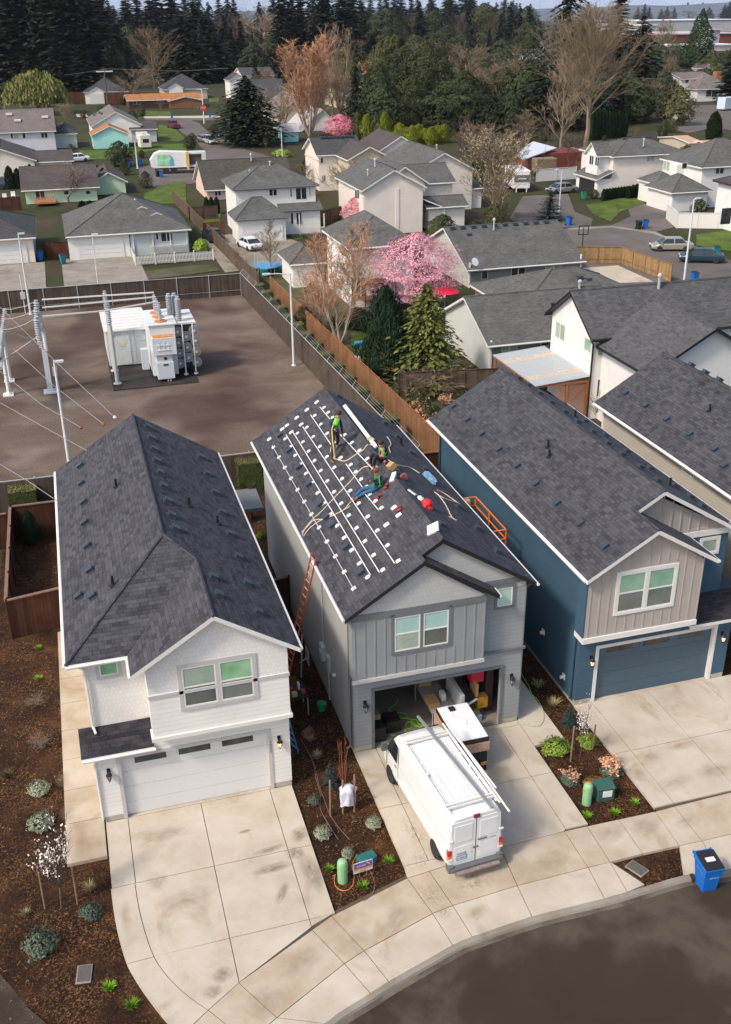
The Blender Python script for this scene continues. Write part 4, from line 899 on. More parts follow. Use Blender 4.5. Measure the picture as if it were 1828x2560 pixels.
# white house with patio cover, yaw aligned
H = HS('white_corner_house', 'bright white two-storey house with grey shingle roofs and black gutters behind the blue house')
WX0, WY0, WY1 = 30.75, 55.4, 61.3
block(H, WX0, 52, WY0, WY1, 5.4, 7.65, 'gx', W_whiteb, S_grey if False else shingle('mid_shingle',(.060,.060,.064),(.095,.094,.098),(.13,.128,.13)), T_black, .4)
winx(H, WX0, zD(848,712), zD(884,808), GL_pgreen, 2); winx(H, WX0, zD(976,783), zD(1003,860), GL_green, 1)
winp(H, WY0, zD(1035,795), zD(1102,865), GL_green); winp(H, WY0, zE2(1030,262), zE2(1075,335), GL_dark)
MS = MC['mid_shingle']
b = MB(); xr, xl = 35.0, 29.6
block(H, 31.4, 38.6, 49.6, 55.4, 4.9, 7.3, 'gy', W_whiteb, MS, T_black, .5)
b = MB(); b.tube([(30.3,55.0,5.3),(30.68,55.33,5.0),(30.68,55.33,.1)], .06, 6); b.build('downpipe', T_black, H); pipe(H, 36.5, 58, 7.5, .9)
# patio cover
H = tag(bpy.data.objects.new('patio_cover', None), 'translucent corrugated patio roof on orange-brown posts with lattice screen', 'patio cover'); COL.objects.link(H)
b = MB(); n = 22
for k in range(n):
    xa = 27.0+(k)*(4.55/n)
for k in range(30):
    y = 55.4+k*.23; mi = 1 if k in (5,6,7,21,22,23) else 0
    b.prism([(26.95,y,2.62),(26.95,y+.115,2.67),(26.95,y+.23,2.62),(26.95,y+.23,2.60),(26.95,y+.115,2.65),(26.95,y,2.60)], (3.8,0,.28), mi)
b.build('roof_panel', [plain('poly_panel', (.36,.38,.39), .35, .05), plain('aged_panel', (.46,.38,.31), .5, .2)], H)
M_cedar = plain('cedar_post', (.33,.115,.04), .8, .2, 8)
for xx, yy in ((27.1,55.6),(27.1,58.8),(27.1,62),(29.2,55.5),(30.6,55.5)): b = MB(); b.box(xx-.07,yy-.07,0,xx+.07,yy+.07,2.6); b.build('post', M_cedar, H)
b = MB(); b.box(27.0,55.5,2.48,27.14,62.3,2.60).box(27.0,55.44,2.50,30.7,55.56,2.62); b.build('beam', M_cedar, H)
b = MB()
for k in range(20):
    b.tube([(28.4+k*.12,55.5,.1),(28.4+k*.12-1.0 if k > 8 else 28.4,55.5,1.1 if k > 8 else .1+k*.12)], .012, 3); b.tube([(28.4+k*.12,55.48,.1),(min(28.4+k*.12+2.3,30.7),55.48,.1+min(2.3,30.7-28.4-k*.12))], .012, 3)
    if k < 19: b.tube([(28.4,55.48,.1+k*.12),(min(28.4+2.4-k*.12,30.7),55.48,2.45)], .012, 3); b.tube([(30.7,55.5,.1+k*.12),(28.4+k*.12,55.5,2.45)], .012, 3)
b.build('lattice', M_cedar, H)
# beige neighbour
H = HS('beige_house', 'beige lap-sided two-storey house with dark shingle roof at the right edge behind the blue house')
x0,x1,y0,y1 = 24.75,31.1,28.5,42.9
block(H, x0, x1, y0, y1, 6.0, 8.2, 'gy', W_beige, S_dark, T_white, .42, rname='roof')
RH = [c for c in H.children if c.name.startswith('roof')][0]
sb = (8.2-6)/((x1-x0)/2+.42); nb = Vector((-sb,0,1)).normalized()
vents(RH, [(1158,327),(1247,383),(1340,443),(1443,509),(1554,576),(1596,650)], (x0-.42,30,6), nb, zE2, 0); vents(RH, [(1528,404)], (x0-.42,30,6), nb, zE2, 0, 'pipe')
vents(RH, [(1445,202),(1508,235),(1570,268)], (x1+.42,30,6), Vector((sb,0,1)).normalized(), zE2, 0)
winx(H, x0, zE2(1408,650), zE2(1458,705), GL_green); gutter(H, [(x0-.46,28,5.93),(x0-.46,43.3,5.93)]); corner(H, [(x0,y1,5.9)])
# right-hand cul-de-sac houses
H = HS('open_garage_house', 'cream two-storey house with small front gable and open garage showing a blue barrel')
x0,x1,ze,zr,ro = pblock(H, 134.2, 9.5, T8(640,508), T8(1290,470), T8(1000,335), 'hip', W_cream, S_grey, T_white, .4)
ridge_vents(ro, x0+4, x1-3.5, 138.9, zr-.1, 8); pipe(H, x0+5.5, 136, ze+1.1, .9); winp(H, 134.18, T8(925,490), T8(985,542), GL_pgreen, n=2)
block(H, x0-1.9, x0, 135.2, 138.6, ze, ze+1.7, 'gx', W_whiteb, S_grey, T_tan if False else T_white, .35, z0=2.9)
winx(H, x0-1.9, T8(450,490), T8(478,575), n=2); winx(H, x0-1.9, T8(498,500), T8(526,585), n=2)
b = MB(); b.box(x0-2.2,134.2,0,x0,140.6,2.45); b.build('garage_wall', W_white, H)
b = MB(); rslab(b, [(x0-2.6,133.8,2.5),(x0-2.6,141,2.5),(x0+.1,141,3.6),(x0+.1,133.8,3.6)], .16); b.build('garage_roof', [S_grey, T_white], H)
b = MB(); b.box(x0-2.23,135.0,0,x0-2.19,139.6,2.1); b.build('garage_shade_panel', plain('interior_shade', (.02,.018,.016), .9), H)  # near-black panel on the solid wall, painted shade of the open garage
H = HS('grey_hip_house', 'white two-storey house with grey hip roofs, white garage door facing the cul-de-sac')
block(H, 81.2, 92, 121.9, 131.5, 5.2, 8.1, 'hip', W_white, S_grey, T_white, .4)
winp(H, 121.88, T8(1500,585), T8(1560,645), n=2); winp(H, 121.88, T8(1218,555), T8(1256,605)); 
b = MB(); b.box(80.0,126,2.7,81.2,129.5,5.1); b.build('bay_wall', W_white, H); winx(H, 80.0, T8(1065,535), T8(1110,625), GL_pgreen, 2)
block(H, 76.2, 81.4, 120.3, 126.4, 2.5, 4.3, 'hip', W_white, S_grey, T_white, .4)
d = MB(); d.box(76.14,121.0,0,76.19,125.3,2.0); d.build('garage_door', T_white, H)
block(H, 77.5, 81.2, 126.4, 131, 2.7, 3.9, 'hip', W_white, S_grey, T_white, .3)
H = HS('white_edge_house', 'plain white house wall under dark maroon-edged roof at the right edge')
block(H, 76.0, 86, 101.5, 110.5, 5.3, 7.3, 'hip', W_whiteb, S_char, plain('maroon_trim', (.07,.02,.025), .5), .5)
winp(H, 101.48, (1805,520), (1826,560))
# barn
H = tag(bpy.data.objects.new('red_barn', None), 'dark red barn with white metal roof behind the trailer', 'barn'); COL.objects.link(H)
b = MB(); b.box(76.5,164,0,86.5,171,2.4); b.build('wall', W_barn, H)
b = MB(); rslab(b, [tuple(onplane(zB(*q), (0,0,z_), Vector((0,0,1)))) for q, z_ in (((665,680),2.9),((700,708),2.6),((850,655),3.0),((745,627),3.6))], .15); b.build('roof', [plain('metal_roof', (.62,.64,.70), .4, .05), T_white], H)
# split level far right
H = HS('split_level_house', 'far white split-level house with tan roofs and brick chimney at the right')
pblock(H, 284, 12, T4(1212,658), T4(1490,650), T4(1400,595), 'gx', W_white, S_tan, T_white, .4); x0,x1,ze,zr,ro = pblock(H, 278, 12, T4(1345,728), T4(1640,750), T4(1560,600), 'hip', W_white, S_tan, T_white, .5)
winp(H, 283.9, T4(1245,662), T4(1270,688)); winp(H, 283.9, T4(1320,665), T4(1350,692)); winp(H, 277.9, T4(1420,745), T4(1505,800), GL_dark, n=2); b = MB(); c = ony(T4(1508,660), 284); b.box(c.x-1,283,c.z-1,c.x+1,285,c.z+2.2); b.build('chimney', plain('brick', (.30,.13,.07), .9), H)
# far small houses: label, wall front y, depth, A, B, ridge, kind, wall, roof
FH = [('white house with purple-brown hip roof, beyond the utility pole at right', 470,12,T4(1020,575),T4(1140,565),T4(1100,480),'hip',W_cream,S_brown),
 ('tiny gabled shed-like house with tan gable left of the split-level house', 380,8,T4(1395,578),T4(1480,560),T4(1440,530),'gy',W_tanw,S_brown),
 ('orange-red house with grey-blue roof on the skyline', 1000,26,T3(1468,306),T3(1720,300),T3(1600,232),'gx',W_red,S_char),
 ('white house with beige roof just below the red house', 740,18,T3(1560,398),T3(1700,398),T3(1640,338),'gx',W_white,S_tan),
 ('small white gabled house left of and below the red house', 735,10,T3(1490,388),T3(1560,388),T3(1524,340),'gy',W_white,S_tan),
 ('white house with cream wall seen behind the drooping fir', 440,14,T3(1480,470),T3(1700,470),T3(1600,432),'gx',W_white,S_tan),
 ('house with mauve roof and tan end wall at centre distance', 560,14,T3(90,365),T3(230,400),T3(240,305),'gx',W_tanw,S_tan),
 ('pale green-white gable on the far skyline', 800,12,T3(450,275),T3(520,275),T3(485,255),'gy',W_white,S_char),
 ('house with blue-grey roof and cream gable in the middle distance', 620,16,T3(540,360),T3(760,365),T3(660,308),'gx',W_cream,S_char),
 ('low beige house partly hidden by bare trees', 700,14,T3(700,300),T3(850,300),T3(780,262),'gx',W_tanw,S_tan),
 ('far house with lilac roof and brown gable', 850,14,T3(1130,262),T3(1240,262),T3(1190,218),'gx',W_tanw,S_char),
 ('far cream house with tan roof left of the red house', 900,16,T3(1280,290),T3(1465,290),T3(1390,228),'gx',W_cream,S_tan),
 ('cottage with orange roof and peach gable, dark blue lower wall', 430,10,T3(95,650),T3(255,650),T3(180,540),'gx',W_slate,S_orng),
 ('long low pale pink roof of a low building, left centre', 300,14,T3(-140,855),T3(235,820),T3(80,762),'gx',W_tanw,S_tan),
 ('grey house half hidden in the dark firs at far left', 420,12,T1(365,545),T1(455,560),T1(410,485),'gx',W_tanw,S_char),
 ('small yellow-walled building between the firs', 520,8,T1(1040,470),T1(1110,475),T1(1080,430),'gx',siding('yellow_lap',(.62,.52,.30)),S_tan),
 ('long house with grey-tan roofs and white gables among firs', 480,16,T1(1230,500),T1(1510,480),T1(1420,415),'gx',W_tanw,S_tan),
 ('small pinkish roofed house under the firs', 400,10,T1(1385,660),T1(1465,665),T1(1430,620),'gx',W_tanw,S_tan),
 ('brown gabled garage beside the cherry hedge at far left', 300,10,T5(680,260),T5(800,265),T5(740,235),'gx',W_tanw,S_brown),
 ('tan flat-roofed house behind the right cul-de-sac', 160,10,T8(1280,372),T8(1400,400),T8(1320,340),'gx',W_tanw,plain('tan_roof',(.50,.32,.20),.8)),
 ('tan-roofed low house at the right edge', 150,10,T8(1510,400),T8(1700,450),T8(1600,385),'gx',W_tanw,plain('tan_roof',(.50,.32,.20),.8))]
for (lb,Y,D,A,B_,Rr,kd,wm,rm) in FH:
    H = HS('distant_house', lb)
    if ony(A, Y).z > 3.6: Y = G(A, 3.2).y
    x0,x1,ze,zr,ro = pblock(H, Y, D, A, B_, Rr, kd, wm, rm, T_white, .3)
    if x1-x0 > 8: window(H, x0+(x1-x0)*.2, x0+(x1-x0)*.32, max(.3,ze*.35), ze*.8, Y, [(GL_dark,None)], T_white); window(H, x0+(x1-x0)*.6, x0+(x1-x0)*.75, max(.3,ze*.35), ze*.8, Y, [(GL_dark,None)], T_white)
# warehouses
def bar(name, label, Y, tl, br, D, wm, rm, cat='warehouse'):
    a = ony(tl, Y); b_ = ony(br, Y); H = tag(bpy.data.objects.new(name, None), label, cat); COL.objects.link(H)
    b = MB(); b.box(a.x, Y, 0, b_.x, Y+D, a.z-.8); b.build('wall', wm, H); b = MB(); b.box(a.x-1, Y-1, a.z-.8, b_.x+1, Y+D+1, a.z); b.build('roof', rm, H); return H
M_wroof = plain('white_membrane', (.80,.80,.82), .5, .04, .05); M_wwall = plain('warehouse_grey', (.42,.40,.42), .8, .08, .05)
bar('warehouse', 'long grey warehouse with white roof below the far treeline', 1250, T4(868,168), T4(1750,230), 120, M_wwall, M_wroof)
bar('warehouse', 'low white and teal building left of the grey warehouse', 1000, T4(868,205), T4(1000,250), 60, plain('teal_wall',(.35,.38,.42),.7), M_wroof)
bar('warehouse', 'long dark red warehouse with pale roof edge', 760, T4(885,282), T4(1700,375), 80, plain('brick_red_wall', (.17,.045,.03), .9, .2, .05), plain('pinkish_roof',(.55,.45,.45),.7,.05,.05))
bar('warehouse', 'white strip building in front of the red warehouse', 640, T4(885,378), T4(1620,430), 25, plain('white_strip_wall',(.60,.52,.48),.8,.2,.1), M_wroof)
bar('grey_block', 'grey cube-shaped building standing before the warehouses', 700, T4(1452,240), T4(1530,300), 14, plain('block_grey',(.36,.35,.40),.8,.05,.1), plain('pinkish_roof',(.55,.45,.45)))
# mast
a = G(T4(1212,150)); c = ony(T4(1222,35), a.y); b = MB(); b.tube([(0,0,0),(0,0,c.z)], .5, 5).box(-3,-.5,c.z-2,3,.5,c.z+3); tag(b.build('stadium_light', T_lgrey, None, (c.x,a.y,0)), 'tall white light mast on the far treeline', 'light mast')
# ================================================================ TREES AND PLANTS (prototypes one metre high, scaled copies)
L_fir = leafm('fir_needles', (.010,.016,.010), (.036,.046,.026)); L_firb = leafm('blue_fir_needles', (.022,.038,.038), (.055,.080,.078))
L_laurel = leafm('laurel_leaves', (.018,.025,.008), (.060,.066,.022)); L_olive = leafm('olive_leaves', (.035,.042,.014), (.10,.10,.038))
L_thuja = leafm('thuja_leaves', (.012,.028,.010), (.030,.055,.018)); L_lime = leafm('lime_leaves', (.13,.16,.015), (.30,.33,.04))
L_ygreen = leafm('yellow_green_scale', (.045,.060,.015), (.17,.19,.05)); L_will = leafm('willow_twigs', (.10,.11,.03), (.22,.23,.075))
L_pink = leafm('pink_blossom', (.56,.20,.29), (.82,.46,.54)); L_pinkf = leafm('rose_blossom', (.50,.12,.20), (.72,.26,.34)); L_cream = leafm('cream_blossom', (.30,.25,.17), (.52,.46,.34))
L_white = leafm('white_blossom', (.75,.70,.64), (.92,.90,.86)); L_sage = leafm('sage_leaves', (.17,.20,.14), (.38,.42,.30)); L_grass = leafm('bright_grass', (.10,.24,.01), (.24,.46,.04))
L_straw = leafm('straw_grass', (.28,.22,.11), (.50,.42,.24)); L_rust = leafm('rust_leaves', (.30,.12,.03), (.45,.22,.05)); L_dsage = leafm('dark_sage', (.06,.09,.07), (.16,.20,.15))
L_hedge = leafm('hedge_leaves', (.035,.050,.015), (.085,.10,.035)); L_hedget = leafm('hedge_top', (.10,.10,.04), (.19,.17,.07)); L_peach = leafm('peach_blossom', (.62,.30,.17), (.80,.50,.34))
B_bark = plain('bark', (.11,.085,.065), .95, .3, 3); B_brown = plain('twig_brown', (.20,.135,.085), .95, .25, 2); B_pale = plain('bark_pale', (.44,.34,.25), .9, .2, 2); B_orange = plain('twig_orange', (.44,.23,.13), .9, .25, 2)
B_tan = plain('twig_tan', (.27,.205,.135), .95, .25, 2); B_dark = plain('twig_dark', (.10,.07,.055), .95, .25, 2); B_grey = plain('twig_grey', (.22,.19,.16), .95, .2, 2); B_red = plain('twig_red', (.28,.09,.05), .9, .2, 2)
PROTO = bpy.data.collections.new('prototypes')
def rv(r): return Vector((r.uniform(-1,1), r.uniform(-1,1), r.uniform(-1,1)))
class Lf:
    def __init__(s, seed): s.v = []; s.f = []; s.r = random.Random(seed)
    def leaf(s, c, size, nrm=None, asp=1.0, up=None):
        r = s.r; n = nrm or rv(r)
        if n.length < .01: n = Vector((0,0,1))
        n = (n+rv(r)*.55).normalized(); a = n.orthogonal().normalized(); b = n.cross(a)
        if up is not None: a = up.normalized(); b = n.cross(a); b = b.normalized() if b.length > .01 else a.orthogonal().normalized()
        else:
            q = r.uniform(0, 6.28); a, b = a*math.cos(q)+b*math.sin(q), b*math.cos(q)-a*math.sin(q)
        a = a*size*asp*r.uniform(.7,1.3); b = b*size*r.uniform(.6,1.2)*.7; o = len(s.v); c = Vector(c)
        s.v += [c-a, c+b*.9-a*.1, c+a, c-b*.9+a*.1]; s.f.append((o,o+1,o+2,o+3))
    def mesh(s, name, mat):
        me = bpy.data.meshes.new(name); me.from_pydata([tuple(v) for v in s.v], [], s.f); me.materials.append(mat); return me
def mk(me, name, parent): o = bpy.data.objects.new(name, me); COL.objects.link(o); o.parent = parent; return o
def tmesh2(b, name, mat):
    me = bpy.data.meshes.new(name); me.from_pydata(b.v, [], b.f)
    for m in (mat if isinstance(mat, tuple) else (mat,)): me.materials.append(m)
    if isinstance(mat, tuple): me.polygons.foreach_set('material_index', b.m)
    return me
def proto(parts):   # parts: [(name, mesh)]
    return parts
def conifer(seed, R=.2, tiers=24, nb=10, droop=.35, mat=None, leaf=.022, ragged=.25, z0=.06, shape=1.0, k=7):
    L_ = Lf(seed); r = L_.r; b = MB(); b.tube([(0,0,0),(0,0,.5),(0,0,.97)], [.014,.009,.002], 5)
    for i in range(tiers):
        t = i/(tiers-1); z = z0+(1-z0)*t; rad = R*((1-t)**shape)*(1-.35*max(0,.12-t)/.12)+.008
        for j in range(max(4, int(nb*(.45+.75*(1-t))))):
            q = r.uniform(0, 6.28); ln = rad*r.uniform(1-ragged*1.6, 1+ragged*.6); d = Vector((math.cos(q), math.sin(q), 0)); side = Vector((-d.y, d.x, 0)); zz = z+r.uniform(-.02,.02)
            for m_ in range(k):
                u = (m_+.7)/k; p = d*ln*u+Vector((0,0,zz+ln*(.15*u-droop*u*u)))+side*ln*.22*r.uniform(-1,1)*u
                L_.leaf(p, leaf*(1.25-.45*u)*(.7+.5*(1-t)), Vector((0,0,1))-d*.4, 1.3, up=(d+side*r.uniform(-.8,.8)-Vector((0,0,droop*u))))
    return [('crown', L_.mesh('crown', mat or L_fir)), ('trunk', tmesh2(b, 'trunk', B_bark))]
def blobtree(seed, prof, n, leaf, mat, trunk=.1, bark=None, noise_=.25, core=True, asp=1.0, upr=0):
    """leafy crown filling the profile r(z); prof = [(z, r)...]"""
    L_ = Lf(seed); r = L_.r; off_ = Vector((seed*3.1, 1.7, seed))
    zs = [p[0] for p in prof]
    def rad(z):
        for (a, ra), (b_, rb_) in zip(prof, prof[1:]):
            if a <= z <= b_: t = (z-a)/(b_-a); return ra+(rb_-ra)*t
        return 0
    for _ in range(n):
        z = r.uniform(zs[0], zs[-1]); q = r.uniform(0, 6.28); R0 = rad(z)
        if r.random() > (R0/max(p[1] for p in prof))*.8+.25: continue
        d = Vector((math.cos(q), math.sin(q), 0)); nn = noise.noise(Vector((d.x*2.2, d.y*2.2, z*7))+off_)
        n2 = noise.noise(Vector((d.x*6, d.y*6, z*18))+off_)
        rr = R0*(1+noise_*nn*2.2+noise_*.9*n2)*(1-abs(r.gauss(0,.13)))
        p = d*rr+Vector((0,0,z+noise_*.06*n2))
        L_.leaf(p, leaf, d+Vector((0,0,.5)), asp, up=Vector((d.x*.3,d.y*.3,1)) if upr else None)
    b = MB(); b.tube([(0,0,0),(0,0,zs[0]+(zs[-1]-zs[0])*.6)], [trunk*.35, trunk*.12], 6)
    return [('crown', L_.mesh('crown', mat)), ('trunk', tmesh2(b, 'trunk', bark or B_bark))]
def bare(seed, depth=5, up=.55, spread=.5, first=.22, ln=.26, r0=.014, mat=None, ks=(4,4,4,3,3), shrink=.72, blossoms=None, bl=0, bsz=.012, stems=1, twr=.0009, leader=.9):
    r = random.Random(seed); b = MB(); L_ = Lf(seed+5) if blossoms else None
    def rec(p, d, l, rad, lev):
        n = 3; pts = [p]; q = p.copy(); dd = d.copy()
        for i in range(n):
            dd = (dd+rv(r)*.13+Vector((0,0,up*.12))).normalized(); q = q+dd*l/n; pts.append(q.copy())
        rr = max(rad, twr); b.tube(pts, [rr*(1-.4*i/n) for i in range(n+1)], 5 if lev == 0 else 3, 0, cap=False)
        if lev >= depth:
            if L_:
                for _ in range(bl): L_.leaf(pts[r.randint(1,3)]+rv(r)*.012, bsz)
            return
        if L_ and lev >= depth-1:
            for _ in range(bl): L_.leaf(pts[r.randint(1,3)]+rv(r)*.012, bsz)
        k = ks[min(lev, len(ks)-1)]
        for i in range(k):
            t = r.uniform(.35, 1) if i else 1; idx = min(3, max(1, int(t*3+.5)))
            sp = spread*(.35 if i == 0 and leader else 1); a = rv(r); a = (a-dd*a.dot(dd)).normalized()
            nd = (dd+a*sp*r.uniform(.6,1.4)).normalized()
            if i == 0: rec(pts[3], nd, l*max(shrink, leader if lev < 2 else 0), rr*.66, lev+1)
            else: rec(pts[idx], nd, l*shrink*r.uniform(.75,1.15), rr*.5, lev+1)
    for s_ in range(stems):
        q = s_*6.283/stems+r.uniform(-.3,.3); lean = 0 if stems == 1 else .16
        rec(Vector((0,0,0)) if stems == 1 else Vector((.012*math.cos(q),.012*math.sin(q),0)), Vector((lean*math.cos(q), lean*math.sin(q), 1)).normalized(), first if stems == 1 else first*1.2, r0, 0)
    zm = max(v[2] for v in b.v)
    for i, v in enumerate(b.v): b.v[i] = (v[0]/zm, v[1]/zm, v[2]/zm)
    out = [('branches', tmesh2(b, 'branches', mat or B_brown))]
    if L_:
        L_.v = [v/zm for v in L_.v]; out.append(('blossom', L_.mesh('blossom', blossoms)))
    return out
def halfw(parts):
    m = 0
    for n, me in parts:
        xs = sorted(abs(v.co.x) for v in me.vertices); m = max(m, xs[int(len(xs)*.97)])
    return m
def bare2(seed, z0=.25, npr=44, ang=.7, lmax=.32, env=lambda t: 1-.75*t, mat=None, r0=.012, sec=7, ter=4, wob=.02, twr=.0008, curl=.6, stems=1, blossoms=None, bl=0, bsz=.01, jit=.07, pr=.30):
    """straight-trunked leafless tree: leader, rising primaries, two orders of twigs"""
    r = random.Random(seed); b = MB(); L_ = Lf(seed+5) if blossoms else None
    for s_ in range(stems):
        qs = 6.283*s_/stems+r.random(); ln_ = Vector((math.cos(qs), math.sin(qs), 0))*(0 if stems == 1 else .10); H_ = 1 if stems == 1 else r.uniform(.8, 1)
        tr = [Vector((0,0,0))]
        for i in range(1, 11): t = i/10; tr.append(Vector((0,0,t*H_))+ln_*(t**.7)+Vector((r.uniform(-1,1), r.uniform(-1,1), 0))*wob)
        b.tube(tr, [max(twr, r0*(1-i/10.6)) for i in range(11)], 6, 1, cap=False)
        for i in range(npr//stems):
            t = (i+r.random())/(npr//stems); z = z0+(1-z0)*t; f = z*10; k = min(9, int(f)); p = tr[k].lerp(tr[k+1], f-k)
            q = r.uniform(0, 6.283); out = Vector((math.cos(q), math.sin(q), 0)); l = lmax*env(t)*r.uniform(.65, 1.1); a = ang*r.uniform(.7, 1.25); d = (out*math.sin(a)+Vector((0,0,math.cos(a)))).normalized()
            pts = [p]; dd = d.copy()
            for j in range(5): dd = (dd+Vector((0,0,curl*.12))+rv(r)*jit).normalized(); pts.append(pts[-1]+dd*l/5)
            rb = r0*pr*(1-.5*t); b.tube(pts, [max(twr, rb*(1-j/5.5)) for j in range(6)], 4, 1 if t < .6 else 0, cap=False)
            for m_ in range(sec):
                u = r.uniform(.2, 1)*5; j = min(4, int(u)); pp = pts[j].lerp(pts[j+1], u-j); d2 = ((pts[j+1]-pts[j]).normalized()+rv(r)*.55+Vector((0,0,.12))).normalized(); l2 = l*r.uniform(.22, .42); e = pp+d2*l2*.5+rv(r)*l2*.05; e2 = e+(d2+Vector((0,0,.2*curl))).normalized()*l2*.5
                b.tube([pp, e, e2], [max(twr, rb*.4), max(twr, rb*.3), twr], 3, cap=False)
                for n_ in range(ter):
                    g = pp.lerp(e2, r.uniform(.25, 1)); d3 = (d2+rv(r)*.65).normalized(); g2 = g+d3*l2*r.uniform(.25, .5); b.tube([g, g2], [twr, twr*.7], 3, cap=False)
                    if L_:
                        for _ in range(bl): L_.leaf(g.lerp(g2, r.random())+rv(r)*.006, bsz)
    zm = max(v[2] for v in b.v); b.v = [(v[0]/zm, v[1]/zm, v[2]/zm) for v in b.v]; out = [('branches', tmesh2(b, 'branches', mat or B_brown))]
    if L_: L_.v = [v/zm for v in L_.v]; out.append(('blossom', L_.mesh('blossom', blossoms)))
    return out
P = {}
P['fir1'] = conifer(1, .19, 30, 14, leaf=.027, k=8); P['fir2'] = conifer(2, .24, 28, 15, .55, leaf=.028, ragged=.45, k=8, shape=.8); P['fir3'] = conifer(3, .15, 32, 13, .3, leaf=.026, shape=.85)
P['firbig'] = conifer(4, .24, 40, 15, .8, leaf=.013, ragged=.4, k=12, shape=.75)
P['firround'] = conifer(5, .36, 30, 34, .45, leaf=.024, ragged=.35, z0=.12, shape=.6, k=11)
P['firblue'] = conifer(6, .36, 22, 12, .2, mat=L_firb, leaf=.026, z0=.03, shape=.85)
P['pine'] = blobtree(7, [(.0,.24),(.2,.33),(.5,.31),(.75,.21),(.92,.10),(1,.02)], 15000, .014, leafm('pine_needles', (.012,.032,.016), (.045,.085,.045)), .08, noise_=.42, asp=1.5, upr=1); P['ygcon'] = conifer(8, .30, 34, 26, .75, mat=L_ygreen, leaf=.022, ragged=.55, z0=.01, shape=.6, k=10)
P['pyr'] = blobtree(9, [(.02,.16),(.1,.26),(.4,.22),(.8,.09),(1,.01)], 5200, .017, L_thuja, .08, noise_=.15)
P['thuja'] = blobtree(10, [(0,.09),(.15,.14),(.6,.13),(.88,.07),(1,.01)], 3200, .018, L_thuja, .05, noise_=.12, asp=1.6, upr=1)
P['laurel'] = blobtree(11, [(.02,.2),(.15,.38),(.45,.42),(.75,.30),(.93,.13),(1,.02)], 9000, .016, L_laurel, .08, noise_=.3)
P['bushd'] = blobtree(12, [(.0,.3),(.3,.52),(.6,.5),(.85,.3),(1,.03)], 3200, .035, leafm('dark_bush', (.018,.030,.012), (.05,.065,.028)), .08, noise_=.25)
P['olive'] = blobtree(13, [(.02,.2),(.3,.45),(.65,.42),(.9,.2),(1,.02)], 3600, .03, L_olive, .08, noise_=.35)
P['lime'] = blobtree(14, [(.0,.25),(.3,.42),(.65,.38),(.9,.2),(1,.05)], 3800, .026, L_lime, .05, noise_=.4, asp=2.2, upr=1)
P['sagebush'] = blobtree(15, [(.0,.35),(.3,.62),(.65,.58),(.9,.3),(1,.03)], 1700, .055, L_sage, .05, noise_=.25)
P['dsage'] = blobtree(16, [(.0,.3),(.35,.62),(.7,.5),(.9,.25),(1,.03)], 1300, .06, L_dsage, .05, noise_=.35)
P['greenbush'] = blobtree(17, [(.0,.5),(.3,.85),(.65,.8),(.9,.4),(1,.05)], 1500, .085, leafm('bright_bush', (.12,.19,.02), (.30,.40,.07)), .05, noise_=.25)
P['peach'] = bare(18, 3, .8, .8, .2, .2, .02, B_dark, (6,4,3), .8, L_peach, 3, .04, stems=3)
RD = lambda t: math.sin(min(1, .25+t*.95)*math.pi)**.6
P['brown1'] = bare2(20, .15, 46, .85, .40, RD, B_brown, .012, 8, 4, twr=.0013); P['brown2'] = bare2(21, .2, 44, .7, .38, RD, B_tan, .012, 8, 4, twr=.0013); P['dark1'] = bare2(22, .15, 46, .95, .42, RD, B_dark, .012, 8, 4, twr=.0013)
P['bigbare'] = bare2(23, .25, 86, .50, .56, lambda t: (1-t)**.85*.9+.10, B_tan, .011, 12, 6, .005, twr=.00055, curl=.8, jit=.03, pr=.24); P['slim'] = bare2(24, .2, 60, .52, .34, lambda t: (1-t)**.7*.9+.12, B_tan, .008, 9, 5, .006, twr=.0007, curl=.5, jit=.04, pr=.26)
P['poplar'] = bare2(25, .08, 130, .20, .36, lambda t: (1-t)**.6+.12, (B_orange, B_pale), .0055, 9, 4, .004, twr=.0008, curl=.8, stems=5, jit=.02); P['poplar2'] = bare2(26, .15, 70, .24, .32, lambda t: (1-t)**.6+.12, B_tan, .009, 6, 3, .006, twr=.0007, curl=.8, stems=3, jit=.02)
P['orangebirch'] = bare2(27, .12, 80, .28, .34, lambda t: (1-t)**.6+.15, (B_orange, B_pale), .0048, 7, 4, .005, twr=.0007, curl=.7, stems=5, jit=.025)
P['pear'] = bare2(28, .14, 60, .75, .42, RD, B_brown, .011, 9, 4, twr=.0012, stems=2, blossoms=L_cream, bl=2, bsz=.0065)
P['plum'] = blobtree(29, [(.10,.18),(.25,.44),(.5,.52),(.75,.43),(.92,.22),(1,.04)], 24000, .0095, L_pink, .10, B_dark, noise_=.38); P['plumr'] = blobtree(30, [(.12,.2),(.3,.44),(.6,.48),(.85,.3),(1,.04)], 6000, .020, L_pinkf, .10, B_dark, noise_=.3)
P['whitetree'] = bare(31, 3, .9, .55, .30, .25, .012, B_bark, (6,5,4), .75, L_white, 3, .013)
P['scrub'] = bare2(32, .05, 70, .9, .5, lambda t: .7+.3*math.sin(t*3), (B_brown, B_grey), .009, 7, 4, .02, twr=.0016, stems=7); P['scrubr'] = bare2(33, .15, 14, .2, .35, lambda t: 1-.6*t, B_red, .012, 3, 1, .01, twr=.0032, stems=4)
P['smallbare'] = bare(34, 4, .7, .6, .3, .25, .012, B_brown, (5,4,4,3), .75, twr=.0022)
L_ = Lf(40)
